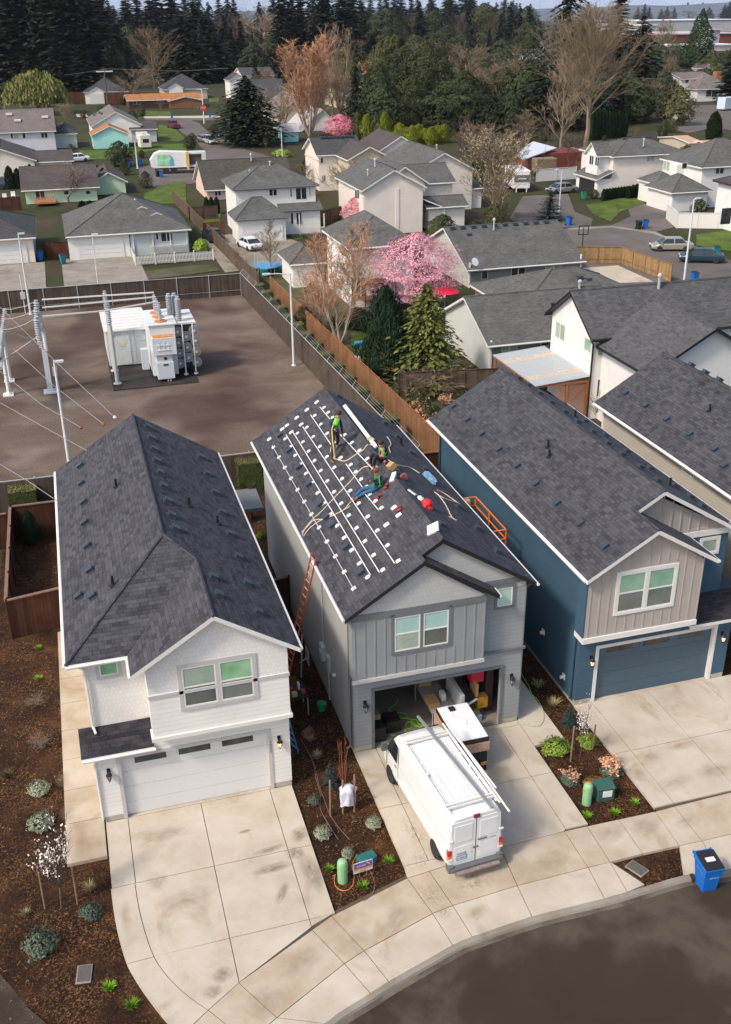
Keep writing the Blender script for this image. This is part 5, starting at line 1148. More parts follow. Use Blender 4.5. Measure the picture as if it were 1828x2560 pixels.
for i in range(420):      # willow strands
    q = L_.r.uniform(0,6.28); rr = .52*math.sqrt(L_.r.random()); z1 = .98-rr*rr*1.1+noise.noise(Vector((q,rr*4,0)))*.12; ln = L_.r.uniform(.25,.6)
    for k in range(10):
        z = z1-ln*k/10
        if z > .03: L_.leaf((rr*math.cos(q)*(1+.03*k), rr*math.sin(q)*(1+.03*k), z), .028, None, 1.6, up=Vector((0,0,1)))
b = MB(); b.tube([(0,0,0),(0,0,.7)], [.035,.02], 6); P['willow'] = [('crown', L_.mesh('crown', L_will)), ('trunk', tmesh2(b, 'trunk', B_bark))]
def tuft(seed, mat, n=70, sp=.8, th=.02):
    L_ = Lf(seed); r = L_.r
    for i in range(n):
        q = r.uniform(0,6.28); d = Vector((math.cos(q), math.sin(q), 0)); o = r.uniform(.1,sp); t = Vector((0,0,r.uniform(.6,1)))+d*o; p = d*.06*r.random(); sd = Vector((-d.y,d.x,0))*th; m_ = p+(t-p)*.55+Vector((0,0,.1)); k = len(L_.v)
        L_.v += [p-sd, p+sd, m_+sd*.8, m_-sd*.8, t]; L_.f += [(k,k+1,k+2,k+3),(k+3,k+2,k+4)]
    return [('blades', L_.mesh('blades', mat))]
P['grass'] = tuft(50, L_grass, 110, .75, .03); P['straw'] = tuft(51, L_straw, 130, .95, .014); P['fern'] = tuft(52, leafm('dark_blades', (.03,.06,.02), (.08,.13,.04)), 60, .8, .03)
PH = {k: halfw(v) for k, v in P.items()}
GR = {}
def plant(kind, base, top=None, width=None, name='tree', label='', cat='tree', group=None, h=None, loc=None, rz=None):
    """base: photo pixel of the foot (or loc), top: pixel row of the tip, width: pixel width of the crown"""
    if loc is not None: b = Vector((loc[0], loc[1], loc[2] if len(loc) > 2 else 0)); hh = h
    else:
        if top is not None: b, hh = stand(base, top)
        else: b, hh = G(base), h
    wx = hh if not width else width_at(b+Vector((0,0,hh*.5)), width)/2/PH[kind]
    if h and loc is not None and width: wx = width/2/PH[kind]
    t = thing(name, label, cat, b, RND.uniform(0, 6.28) if rz is None else rz, group)
    for n_, me in P[kind]:
        o = mk(me, n_, t); o.scale = (wx, wx, hh)
    return t
# ---- named trees
plant('firround', T6(640,430), 192, 135, 'fir_tree', 'broad dark green fir standing alone on the lawn beside the upper street')
plant('firbig', (1405,320), -70, 190, 'fir_tree', 'giant drooping dark conifer behind the tall bare tree')
plant('fir2', (1590,250), 45, 120, 'fir_tree', 'dark conifer right of the tall bare tree')
plant('fir3', (1530,240), -20, 110, 'fir_tree', 'tall dark conifer directly behind the crown of the tall bare tree')
plant('bigbare', (1463,388), -8, 205, 'bare_tree', 'tallest bare tan tree with pale trunk and fan-shaped crown, right of centre')
plant('slim', (1400,405), 128, 90, 'bare_tree', 'slimmer bare tan tree left of the tallest bare tree')
plant('pyr', (1742,170), 22, 90, 'cedar_tree', 'dense pyramid-shaped evergreen in front of the warehouses')
plant('laurel', (1062,308), 108, 180, 'evergreen_tree', 'broad dark olive evergreen, biggest of the middle-distance trees')
plant('poplar', (775,342), 84, 125, 'poplar_tree', 'orange-twigged bare poplar with many upright stems')
plant('poplar2', (850,285), 50, 80, 'poplar_tree', 'pale bare poplar with long upright stems right of the orange poplar')
plant('poplar2', (700,330), 205, 70, 'bare_tree', 'pale bare tree between the lone fir and the orange poplar')
plant('plumr', (850,345), 285, 80, 'plum_tree', 'small deep pink flowering tree below the bare poplars', h=None)
plant('plum', (1040,772), 582, 215, 'plum_tree', 'large pink flowering plum beside the white two-storey house')
plant('plumr', (897,575), 488, 80, 'plum_tree', 'small pale pink blossom tree against the cream houses')
plant('plumr', (2,375), 325, 40, 'plum_tree', 'pink blossom tree cut off by the left edge')
plant('pine', (965,950), 716, 150, 'pine_tree', 'dark green pine, left of the pair in the back garden')
plant('ygcon', (1062,962), 712, 165, 'cypress_tree', 'yellow-green feathery conifer, right of the pair in the back garden')
plant('orangebirch', (850,862), 545, 165, 'bare_tree', 'tall orange-twigged bare tree beside the wooden fence')
plant('orangebirch', (800,830), 660, 110, 'bare_tree', 'shorter tan-orange bare tree left of the tall orange one')
plant('slim', (888,800), 560, 90, 'bare_tree', 'slender bare tree right of the tall orange one')
plant('pear', (1245,560), 312, 165, 'pear_tree', 'brown pear tree with cream blossom in front of the trailer')
plant('firblue', (1372,552), 470, 66, 'blue_spruce', 'small blue-grey spruce on the cul-de-sac verge')
plant('willow', (98,285), 178, 140, 'willow_tree', 'yellow-green weeping willow at far left')
plant('brown1', (342,262), 160, 95, 'bare_tree', 'bare round-crowned tree in front of the orange-roofed ranch house')
plant('smallbare', (172,505), 395, 120, 'bare_tree', 'bare garden tree in front of the green house')
plant('bushd', (303,415), 352, 62, 'evergreen_bush', 'dark round evergreen bush beside the street lamp and turquoise building')
plant('smallbare', zC(1065,490), 605, 70, 'bare_tree', 'small bare tree with rounded twigs on the court by the white hip-roofed house')
plant('slim', zC(1205,510), 548, 60, 'bare_tree', 'slender bare tree between the two parked cars and the orange trees')
plant('smallbare', zC(655,415), 555, 60, 'bare_tree', 'bare bush tree beside the bungalow porch')
plant('scrub', zE2(270,340), 905, 190, 'bare_shrub', 'wide tangled bare shrub behind the wooden fence')
plant('scrubr', (905,540), 480, 60, 'bare_shrub', 'reddish bare shrub below the cream houses')
plant('scrub', (760,470), 400, 0 or 50, 'bare_shrub', 'pale bare bush against the white hip-roofed house')
plant('pear', (868,520), 400, 110, 'pear_tree', 'small whitish blossom tree against the cream wall of the gabled house')
plant('scrub', (960,420), 380, 70, 'bare_shrub', 'pale bare bush below the tan gable') 
plant('greenbush', (705,392), 372, 40, 'round_bush', 'olive green round bush beside the lamp post near the cream gabled house')
for i, (x, yb_, yt, w_) in enumerate(((262,475,420,26),(275,478,428,22))): plant('thuja', (x,yb_), yt, w_, 'thuja', 'tall dark arborvitae at the corner of the green house', group='pair of arborvitae at the green house corner')
for i, (px, yb_, yt, w_) in enumerate(((28,472,414,24),(48,470,420,22),(58,466,418,20),(70,464,415,22),(80,460,410,22))): plant('thuja', (px,yb_), yt, w_, 'thuja', 'dark arborvitae in the row before the cream corner house', group='arborvitae row at far left')
for i, px in enumerate((921,942,966)): plant('thuja', zC(px,238), 400+162/1.7768, 14, 'thuja', 'small arborvitae in the trio beside the pink house', 'tree', 'trio of arborvitae')
for i, (px, s_) in enumerate(((370,22),(405,26),(435,28),(455,24))): plant('thuja', zC(px,235), 400+180/1.7768+i*0, s_, 'conical_bush', 'dark conical bush in the row behind the grey-roofed bungalow', 'bush', 'conical bushes behind the bungalow')
plant('greenbush', zC(897,408), 400+348/1.7768, 34, 'conical_bush', 'mossy green cone-shaped bush at the end of the white picket fence', 'bush')
for i in range(9): plant('thuja', T8(560+i*24,870-i*4), 240+(770-i*3)/3.328, 13, 'clipped_bush', 'clipped dark bush in the row along the open-garage house', 'bush', 'bushes along the open-garage house')
for i in range(4): plant('thuja', T8(770+i*32,850-i*10), 240+(745-i*8)/3.328, 17, 'clipped_bush', 'dark upright bush between the two cul-de-sac houses', 'bush', 'bushes between the cul-de-sac houses')
plant('bushd', T8(480,850), 240+775/3.328, 24, 'round_bush', 'round clipped bush beside the open garage door', 'bush')
for i in range(11): plant('thuja', T8(455+i*28,368-i*3), 240+(95+i*5)/3.328, 15, 'thuja', 'dark arborvitae in the tall hedge behind the open-garage house', 'tree', 'tall arborvitae hedge')
for i in range(5): plant('thuja', T7(1060+i*22,790), 240+570/3.53, 11, 'thuja', 'dark arborvitae beside the vented cream house', 'tree', 'arborvitae beside the vented house')
plant('thuja', T8(1470,375), 278, 38, 'thuja', 'wide dark column tree beside the far right road')
plant('fir3', (1822,262), 95, 60, 'fir_tree', 'dark conifer cut off by the right edge')
for i in range(8): plant('lime', T7(420+i*56, 400+(i%3)*12), 240+(240+(i*37%50))/3.53, 36, 'bamboo_clump', 'yellow-green bamboo clump in the band behind the vented roofs', 'bamboo', 'yellow-green bamboo band')
for i in range(4): plant('lime' if i % 2 else 'olive', T7(50+i*80, 400), 240+(140+(i*29%40))/3.53, 36, 'tall_shrub', 'mid green tall shrub between the pink tree and bamboo', 'shrub', 'green shrubs beside the pink tree')
for x, yb_, yt, w_, k in ((1150,385,290,60,'dark1'),(1180,400,300,70,'brown1'),(1300,370,285,50,'dark1'),(1235,395,300,90,'brown2'),(1420,425,330,60,'dark1'),(1370,370,285,50,'dark1'),(1440,400,340,60,'dark1')): plant(k, (x,yb_), yt, w_, 'bare_tree', 'bare brown tree in the thicket around the red barn', group='bare thicket around the red barn')
plant('slim', T7(1530,420), 240+110/3.53, 55, 'bare_tree', 'forked bare tree above the white barn roof')
for x, yb_, yt, w_ in ((1195,290,150,110),(1235,280,160,110),(1290,270,130,90),(1160,250,100,110),(1110,190,100,80)): plant('brown1', (x,yb_), yt, w_, 'bare_tree', 'brown bare tree in the middle-distance copse left of the giant conifer', group='brown copse')
for x, yb_, yt, w_ in ((1215,330,240,70),(1275,330,228,60),(1175,320,245,60)): plant('bushd', (x,yb_), yt, w_, 'evergreen_bush', 'dark evergreen bush at the foot of the brown copse', 'bush', 'dark bushes below the brown copse')
plant('firblue', (1232,330), 222, 50, 'blue_spruce', 'blue-green spruce at the foot of the brown copse')
for x, yb_, yt, w_ in ((1580,275,190,80),(1640,270,205,70),(1690,255,150+45,60)): plant('brown1', (x,yb_), yt, w_, 'bare_shrub', 'low brown bare shrubbery around the utility pole at right', 'shrub', 'brown shrubs around the right pole')
for x, yb_, yt, w_ in ((1570,262,170,50),(1605,230,145,46),(1640,222,150,40),(1680,200,165,40),(1720,205,172,44),(1750,205,172,44)): plant('bushd', (x,yb_), yt, w_, 'evergreen_tree', 'dark green bushy evergreen left of the split-level house', 'tree', 'dark evergreens left of the split-level house')
for x, yb_, yt, w_ in ((1650,142,45,34),(1668,142,48,34)): plant('slim', (x,yb_), yt, w_, 'bare_tree', 'bare twin tree before the red warehouse', group='bare twins before the warehouses')
plant('bushd', (1642,135), 85, 34, 'evergreen_tree', 'dark round tree left of the bare twins at the warehouses')
for px in ((1055,120),(1100,150),(1190,150)): plant('straw', T8(*px), None, None, 'pampas_grass', 'pale pampas grass clump beside the far right road', 'grass clump', 'pampas grass', h=2.4)
for px in ((1060,190),(1180,200)): plant('bushd', T8(*px), 240+120/3.328, 34, 'round_bush', 'rounded dark bush under the pampas plumes', 'bush', 'bushes under the pampas plumes')
plant('bushd', T6(125,470), 240+345/3.53, 32, 'round_bush', 'brown-green bush beside the two parked silver cars', 'bush')
for px in ((600,240),(560,190),(630,200)): plant('pear', T5(*px), 240+60/3.53, 30, 'pear_tree', 'greyish blossoming hedge tree right of the skylight house', group='blossom hedge by the skylight house')
plant('smallbare', T5(40,700), 240+480/3.53, 60, 'bare_tree', 'crooked pruned bare tree before the cream corner house')
# ---- conifer woods on the skyline
R5 = random.Random(11)
def wood_row(x0, x1, n, yb_, yt, jit, kinds, label, group, wf=.42, name='conifer'):
    for i in range(n):
        x = x0+(x1-x0)*(i+.5)/n+R5.uniform(-.4,.4)*(x1-x0)/n; y = yb_+R5.uniform(-6,6); t = yt+R5.uniform(-jit, jit)
        k = R5.choice(kinds); w_ = (y-t)*wf*R5.uniform(.8,1.3)
        plant(k, (x,y), t, w_, name, label, 'tree', group)
F3 = ['fir1','fir2','fir3','fir1']
wood_row(-60, 250, 11, 225, -45, 25, F3, 'tall dark fir in the dense wood filling the upper left corner', 'upper left fir wood', .34)
wood_row(-40, 260, 12, 190, -70, 25, F3, 'tall dark fir in the second rank of the upper left wood', 'upper left fir wood, second rank', .32)
wood_row(-40, 500, 16, 150, -30, 18, F3, 'dark fir on the skyline left of centre', 'left skyline firs', .36)
wood_row(60, 240, 5, 250, 110, 20, F3, 'shorter dark fir standing before the upper left wood', 'shorter firs before the upper left wood', .5)
wood_row(240, 330, 4, 190, 80, 20, F3, 'mid-height dark fir behind the dark hip-roofed houses', 'firs behind the dark hip roofs', .5)
wood_row(415, 545, 6, 205, 60, 15, F3, 'mid-height dark fir above the slate-roofed house', 'firs above the slate roof', .5)
wood_row(270, 420, 8, 140, 15, 15, F3, 'dark fir between the left wood and the brown trees', 'left centre firs', .4)
wood_row(430, 600, 8, 110, 5, 15, F3, 'dark fir on the skyline just left of centre', 'skyline firs left of centre', .42)
wood_row(520, 620, 4, 190, 55, 15, ['fir2','fir1'], 'dark fir rising before the brown trees', 'firs before the brown trees', .42)
wood_row(560, 690, 6, 130, 48, 25, ['brown1','dark1','brown2'], 'brown leafless tree in the stand left of centre', 'brown stand left of centre', .7, 'bare_tree')
wood_row(580, 700, 4, 90, 12, 12, ['brown1','fir3','dark1'], 'rear tree of the brown stand left of centre', 'rear of the brown stand', .5, 'tree')
wood_row(640, 760, 4, 120, 6, 12, F3, 'skyline fir above the brown stand', 'firs above the brown stand', .4)
wood_row(690, 900, 10, 165, -40, 18, F3, 'tall dark fir behind the bare poplars', 'dark firs behind the poplars', .34)
wood_row(600, 745, 7, 180, 125, 8, ['bushd','thuja'], 'dark hedge tree below the brown stand', 'hedge below the brown stand', .8, 'hedge_tree')
wood_row(870, 1120, 12, 95, -12, 12, F3, 'dark fir on the centre skyline', 'centre skyline firs', .42)
wood_row(880, 960, 4, 160, 95, 10, ['bushd','fir2'], 'dark evergreen beside the mauve-roofed house', 'evergreens beside the mauve-roofed house', .8, 'evergreen_tree')
wood_row(1110, 1200, 3, 100, -15, 8, ['fir2'], 'wide dark fir standing above the centre houses', 'wide firs above the centre houses', .6)
wood_row(1180, 1300, 7, 62, 0, 10, F3, 'small distant fir on the skyline left of the giant conifer', 'distant firs left of the giant conifer', .5)
wood_row(1190, 1270, 4, 70, 28, 8, ['brown1','dark1'], 'distant bare tree under the skyline firs', 'distant bare trees', .8, 'bare_tree')
wood_row(940, 1010, 4, 220, 95, 12, ['laurel','olive','fir2'], 'mixed dark tree left of the broad evergreen', 'dark trees left of the broad evergreen', .7, 'evergreen_tree')
wood_row(1000, 1130, 5, 150, 95, 10, ['brown1','olive'], 'brown-green tree top behind the broad evergreen', 'brown-green trees behind the broad evergreen', .8, 'tree')
wood_row(1590, 1850, 20, 48, 14, 12, ['fir1','fir3','fir2'], 'distant blue-green conifer above the warehouses', 'conifers above the warehouses', .5)
wood_row(1640, 1840, 7, 50, 28, 6, ['brown1'], 'distant brown tree among the warehouse conifers', 'brown trees above the warehouses', 1.0, 'bare_tree')
wood_row(1150, 1350, 8, 45, 20, 5, ['fir1'], 'farthest fir before the blue hills', 'farthest firs', .6)
wood_row(1300, 1420, 5, 310, 225, 12, ['bushd','fir2','olive'], 'dark undergrowth tree at the foot of the giant conifer', 'undergrowth below the giant conifer', .8, 'evergreen_tree')
wood_row(1480, 1600, 6, 300, 200, 20, ['bushd','fir2','dark1'], 'dark tree behind the tall arborvitae hedge', 'dark trees behind the arborvitae hedge', .7, 'tree')
wood_row(1500, 1590, 4, 200, 85, 15, F3, 'dark fir right of the giant conifer', 'firs right of the giant conifer', .45)
wood_row(1600, 1700, 5, 128, 96, 5, ['olive','bushd'], 'green hedge tree in front of the red warehouse', 'hedge trees before the warehouses', 1.1, 'tree')
wood_row(1760, 1850, 4, 190, 130, 10, ['olive','bushd'], 'dark olive tree right of the pyramid evergreen', 'olive trees right of the pyramid evergreen', .9, 'tree')
wood_row(640, 700, 3, 255, 165, 10, ['dark1','brown1'], 'bare tree behind the mauve-roofed house', 'bare trees behind the mauve roofs', .6, 'bare_tree')
wood_row(800, 900, 5, 290, 190, 20, ['brown1','brown2'], 'bare brown tree under the pale poplar', 'bare trees under the pale poplar', .6, 'bare_tree')
def inpoly(x, y, P_):
    c = False; j = len(P_)-1
    for i in range(len(P_)):
        if (P_[i][1] > y) != (P_[j][1] > y) and x < (P_[j][0]-P_[i][0])*(y-P_[i][1])/(P_[j][1]-P_[i][1])+P_[i][0]: c = not c
        j = i
    return c
def scatter(x0, x1, y0, y1, n, kinds, h0, h1, name, cat, label, group, asp=None):
    """fill gaps of the photo's strip x0..x1, y0..y1 (photo pixels), keeping off houses, roads and lawns"""
    k_ = 0
    for _ in range(n*6):
        if k_ >= n: break
        q = (R5.uniform(x0, x1), R5.uniform(y0, y1)); p = G(q)
        if any(a-.5 < p.x < b_+.5 and c-1 < p.y < d+1 for a, b_, c, d in FOOT) or any(inpoly(p.x, p.y, pp) for pp in ROADP): continue
        if any(a-1 < p.x < b_+1 and p.y < c and c-p.y < 7 for a, b_, c, d in FOOT) and h0 > 3: continue
        h_ = R5.uniform(h0, h1); kd = R5.choice(kinds); t = plant(kd, None, None, None, name, ADJ.get(kd, 'leafy')+' '+label, cat, group, h=h_, loc=(p.x, p.y))
        f = R5.uniform(.8, 1.5) if asp is None else asp*R5.uniform(.8, 1.2)
        for c_ in t.children: c_.scale = (h_*f, h_*f, h_)
        k_ += 1
ADJ = dict(bushd='dark bushy', olive='olive green', dark1='dark leafless', brown1='brown leafless', brown2='tan leafless', scrub='grey twiggy', laurel='broad evergreen', greenbush='light green', fir1='spiky dark conifer', fir2='wide dark conifer', fir3='narrow dark conifer')
SH = ['bushd','olive','dark1','scrub','brown1','laurel','greenbush']
scatter(-20, 640, 255, 470, 46, ['bushd','olive','dark1','scrub','laurel'], 1.0, 3.0, 'garden_shrub', 'shrub', 'garden shrub among the left and centre back gardens', 'shrubs of the left back gardens', .9)
scatter(640, 1300, 330, 620, 40, ['bushd','olive','scrub','brown1','dark1'], 1.0, 3.4, 'garden_shrub', 'shrub', 'garden shrub between the centre houses', 'shrubs between the centre houses', .9)
scatter(1250, 1828, 270, 560, 44, ['bushd','dark1','scrub','brown1','olive'], 1.0, 3.6, 'garden_shrub', 'shrub', 'garden shrub around the cul-de-sac', 'shrubs around the cul-de-sac', .9)
scatter(760, 1100, 640, 860, 22, ['bushd','olive','scrub','dark1'], .8, 2.4, 'garden_shrub', 'shrub', 'shrub in the back gardens behind the cedar fence', 'shrubs behind the cedar fence', .9)
scatter(880, 1360, 150, 330, 70, ['brown1','bushd','bushd','laurel','fir2','olive','laurel'], 6, 15, 'woodland_tree', 'tree', 'tree of the mixed copse at upper centre', 'dense mixed copse at upper centre')
scatter(880, 1350, 62, 150, 80, ['fir1','fir2','fir3','fir2','laurel','dark1'], 14, 30, 'woodland_tree', 'tree', 'tree in the far wooded band at upper centre', 'far wooded band at upper centre')
scatter(560, 900, 130, 260, 44, ['brown1','bushd','fir2','fir2','fir1','olive'], 8, 17, 'woodland_tree', 'tree', 'tree in the wooded band behind the bare poplars', 'wooded band behind the poplars')
scatter(120, 560, 130, 225, 40, ['fir1','fir2','bushd','dark1','brown1','fir3'], 10, 24, 'woodland_tree', 'tree', 'tree in the wooded band behind the orange ranch', 'wooded band behind the orange ranch')
scatter(1480, 1700, 140, 320, 34, ['bushd','brown1','dark1','fir2','olive'], 5, 12, 'woodland_tree', 'tree', 'tree in the strip left of the split-level house', 'trees left of the split-level house')
scatter(1590, 1840, 60, 250, 30, ['bushd','brown1','olive','dark1'], 4, 10, 'woodland_tree', 'tree', 'small tree between the warehouses and split-level house', 'small trees before the warehouses')
scatter(-40, 300, 230, 300, 16, ['bushd','brown1','dark1','olive'], 4, 9, 'woodland_tree', 'tree', 'tree round the willow at far left', 'trees round the willow')
# hills
def hills(name, dist, h, seed, mat, a0=-25, a1=70):
    b = MB(); pts = []; n = 90
    for i in range(n+1):
        a = R_(a0+(a1-a0)*i/n); hh = h*(.55+.45*noise.noise(Vector((i*.12, seed, 0)))+.12*noise.noise(Vector((i*.5, seed, 3)))); pts.append((a, max(8, hh)))
    for (a, h0), (c, h1) in zip(pts, pts[1:]):
        q = [(math.sin(a)*dist, math.cos(a)*dist), (math.sin(c)*dist, math.cos(c)*dist)]; r_ = [(math.sin(a)*dist*1.25, math.cos(a)*dist*1.25), (math.sin(c)*dist*1.25, math.cos(c)*dist*1.25)]
        b.add([(*q[0],-5),(*q[1],-5),(*[(x+y)/2 for x, y in zip(q[1],r_[1])],h1),(*[(x+y)/2 for x, y in zip(q[0],r_[0])],h0)], [(0,1,2,3)])
        b.add([(*[(x+y)/2 for x, y in zip(q[0],r_[0])],h0),(*[(x+y)/2 for x, y in zip(q[1],r_[1])],h1),(*r_[1],-5),(*r_[0],-5)], [(0,1,2,3)])
    return tag(b.build(name, mat, uv=False), kind='structure')
hills('hills', 3600, 75, 3.3, plain('hill_forest_haze', (.10,.13,.16), 1, .15, .01)); hills('hills', 9500, 330, 8.8, plain('hill_haze_blue', (.34,.40,.50), 1, .06, .001))  # blue haze of distance is painted into both hill colours

# air
m = bpy.data.materials.new('air'); m.use_nodes = True; n = m.node_tree
for x in list(n.nodes):
    if x.type != 'OUTPUT_MATERIAL': n.nodes.remove(x)
pv = n.nodes.new('ShaderNodeVolumePrincipled'); pv.inputs['Color'].default_value = (.78,.86,1,1); pv.inputs['Density'].default_value = .00004; pv.inputs['Anisotropy'].default_value = .2
n.links.new(pv.outputs[0], [x for x in n.nodes if x.type == 'OUTPUT_MATERIAL'][0].inputs['Volume'])
tag(MB().box(-13000,-700,-6,13500,14000,420).build('haze', m, uv=False), kind='stuff')
SC.cycles.volume_bounces = 0
# ================================================================ FENCES, HEDGES, LAMPS
M_slat = wood('slat_fence', (.070,.052,.042), (.105,.082,.066), .09); M_cedarf = wood('cedar_fence', (.20,.095,.045), (.27,.14,.07), .14); M_oldf = wood('weathered_fence', (.085,.060,.045), (.14,.10,.075), .14)
M_stain = wood('stained_fence', (.055,.022,.014), (.085,.036,.022), .16); M_newf = wood('new_fence', (.28,.17,.08), (.36,.23,.12), .14)
M_galv = plain('galvanised', (.5,.5,.5), .4, metal=.3); M_pole = plain('pole_paint', (.62,.64,.64), .45, .06)
def fence(label, A, B, h, mat, posts=2.9, pm=None, cap=None, barbs=False, th=.04, z0=0, name='fence', gap=0, pr=.035):
    A = Vector((A[0], A[1], 0)); B = Vector((B[0], B[1], 0)); d = (B-A); ln = d.length; t = thing(name, label, 'fence', A, math.atan2(d.y, d.x))
    b = MB(); b.box(0, -th/2, .03, ln, th/2, h); b.build('panel', mat, t)
    if cap: c = MB(); c.box(-.05, -.07, h, ln+.05, .07, h+.05); c.build('cap_rail', cap, t)
    n = max(1, round(ln/posts)); b = MB(); b.tube([(0,0,0),(0,0,h+.12)], pr, 6)
    if barbs: b.tube([(0,0,h+.1),(0,-.22,h+.42)], .02, 4)
    first = b.build('post', pm or M_galv, t, (0,-th/2-pr,0))
    for k in range(1, n+1): o = first.copy(); COL.objects.link(o); o.parent = t; o.location.x = ln*k/n
    b = MB(); b.tube([(0,-th/2-pr,h+.03),(ln,-th/2-pr,h+.03)], .028, 5)
    b.tube([(0,-th/2-pr,.5),(ln,-th/2-pr,.5)], .015, 4)
    if barbs:
        for k in range(3): b.tube([(0,-.1-.1*k,h+.22+.1*k),(ln,-.1-.1*k,h+.22+.1*k)], .009, 3)
        b.build('wire_rail', M_galv, t)
    elif not cap: b.build('top_rail', pm or M_galv, t)
    return t
fence('brown slatted chain-link fence along the back of the gravel yard', (-20,94.9), (15.35,94.9), 2.0, M_slat, 2.9)
fence('brown slatted chain-link fence with barbed wire on the right of the gravel yard', (16.9,49), (15.35,94.9), 2.0, M_slat, 2.9, barbs=True)
fence('short slatted chain-link fence between the white and grey houses', (16.7,51.6), (-20,51.6), 2.0, M_slat, 2.9)
fence('long cedar plank fence beside the clipped hedges and back gardens', (19.1,50), (17.75,93), 1.9, M_cedarf, 2.4, plain('cedar_post', (.33,.115,.04), .8, .2, 8), pr=.05)
fence('weathered plank fence running away behind the white hip-roofed house court', (17.2,96), (15.6,152), 1.6, M_oldf, 2.4, plain('cedar_post2', (.20,.10,.05), .8), pr=.05)
fence('dark stained fence panel joining the blue house to the cedar fence', (14.6,48.9), (19.0,48.9), 1.9, M_stain, 2.2, M_stain, cap=M_cedarf)
DCAP = plain('fence_cap', (.20,.12,.085), .8, .15)
fence('dark stained fence, rear run left of the white house', (-4.25,48.75), (-1.3,48.75), 1.85, M_stain, 2.2, M_stain, cap=DCAP)
fence('dark stained fence, side run enclosing the small left garden', (-4.25,39.4), (-4.25,48.75), 1.85, M_stain, 2.2, M_stain, cap=DCAP)
fence('dark stained fence, front run facing the mulch bed left of the white house', (-4.25,39.3), (-1.25,39.9), 1.85, M_stain, 2.2, M_stain, cap=DCAP)
fence('dark stained fence leading off the left edge behind the small garden', (-14,48.0), (-4.4,48.0), 1.85, M_stain, 2.4, M_stain, cap=DCAP)
fence('dark stained fence between the white and grey houses, rear', (5.1,47.2), (7.4,47.2), 1.85, M_stain, 2.2, M_stain, cap=DCAP)
fence('dark stained fence across the gap beside the ladder', (5.1,37.6), (7.4,38.0), 1.75, M_stain, 2.2, M_stain, cap=DCAP)
fence('weathered plank fence behind the bare garden shrub', (20.5,63.0), (27.2,61.8), 1.8, M_oldf, 2.4, M_oldf)
fence('tan plank fence, rear run round the concrete patio', (48.6,98), (55.2,95.4), 1.7, M_newf, 2.4, M_newf, pr=.05); fence('tan plank fence, right run round the concrete patio', (55.2,95.4), (55.7,86.5), 1.7, M_newf, 2.4, M_newf, pr=.05)
fence('plank fence beside the green lawn of the pink house', (15.9,136), (19.6,136), 1.6, M_oldf, 2.4, M_oldf); fence('brown fence left of the white hip-roofed garage', (15.9,123.5), (18.6,124.5), 1.7, M_cedarf, 2.4, M_cedarf)
fence('brown fence right of the white hip-roofed house', (30.8,126), (35.5,130), 1.8, M_oldf, 2.4, M_oldf); fence('dark red fence left of the dark-hipped house', (6,348), (12.3,346), 3.4, M_stain, 4, M_stain); fence('dark red fence between the dark-hipped house and orange ranch', (17.5,341), (28,335), 3.2, M_stain, 4, M_stain)
fence('dark brown fence by the dark hip bungalow', (-2.2,117.5), (.3,116.8), 1.8, M_stain, 2.4, M_stain); fence('low dark fence at the far left behind the white garden chairs', (-8,152), (-4.9,151.6), 1.7, M_stain, 2.4, M_stain)
fence('white vinyl fence beside the cul-de-sac house at right', (71.0,110.5), (77.5,107.6), 1.8, T_white, 2.4, T_white, cap=T_white); fence('white vinyl fence returning along the lawn at right', (71.0,110.5), (73.2,116.5), 1.8, T_white, 2.4, T_white, cap=T_white)
fence('long white fence behind the trailer and silver car', tuple(G(T8(0,715)).xy), tuple(G(T8(330,690)).xy), 1.8, T_white, 3, T_white, cap=T_white)
# picket fence
t = thing('picket_fence', 'white picket fence in front of the bungalow porch', 'fence', (7.0,111,0))
b = MB(); b.box(0,-.03,.25,8.2,.0,.33).box(0,-.03,.75,8.2,0,.83); b.build('rail', T_white, t)
b = MB(); b.box(-.03,0,.25,0,8,.33).box(-.03,0,.75,0,8,.83); b.build('rail', T_white, t)
b = MB()
for k in range(54): b.prism([(k*.152,-.06,.08),(k*.152+.08,-.06,.08),(k*.152+.08,-.06,.95),(k*.152+.04,-.06,1.03),(k*.152,-.06,.95)], (0,.02,0))
for k in range(50): b.prism([(-.06,k*.16,.08),(-.06,k*.16+.08,.08),(-.06,k*.16+.08,.95),(-.06,k*.16+.04,1.03),(-.06,k*.16,.95)], (.02,0,0))
o = b.build('pickets', T_white, t)
for k in range(5): b = MB(); b.box(k*2.05-.06,-.1,0,k*2.05+.06,.02,1.1).lathe([(.08,1.1),(.08,1.14),(.01,1.2)], (k*2.05,-.04,0), 6); b.build('post', T_white, t)
# clipped hedges
def hedge(x, y, w_, d, h, label, group):
    t = thing('clipped_hedge', label, 'hedge', (x, y, 0), 0, group)
    b = MB(); b.box(-w_/2+.05,-d/2+.05,0,w_/2-.05,d/2-.05,h-.05); b.build('core', L_hedge, t)
    L_ = Lf(int(x*7+y*3)); r = L_.r
    for _ in range(900):
        f = r.random(); u, v = r.uniform(-.5,.5), r.uniform(0,1); s_ = r.choice((-1,1))
        if f < .4: p = Vector((u*w_, s_*d/2, v*h)); n_ = Vector((0,s_,0))
        else: p = Vector((s_*w_/2, u*d, v*h)); n_ = Vector((s_,0,0))
        L_.leaf(p+rv(r)*.025, .05, n_)
    mk(L_.mesh('leaves', L_hedge), 'leaves', t); L_ = Lf(int(x+y))
    for _ in range(420): L_.leaf((L_.r.uniform(-.5,.5)*w_, L_.r.uniform(-.5,.5)*d, h+L_.r.uniform(-.02,.04)), .05, Vector((0,0,1)))
    mk(L_.mesh('clipped_top', L_hedget), 'clipped_top', t); return t
zH = Z(600,850,3.123)
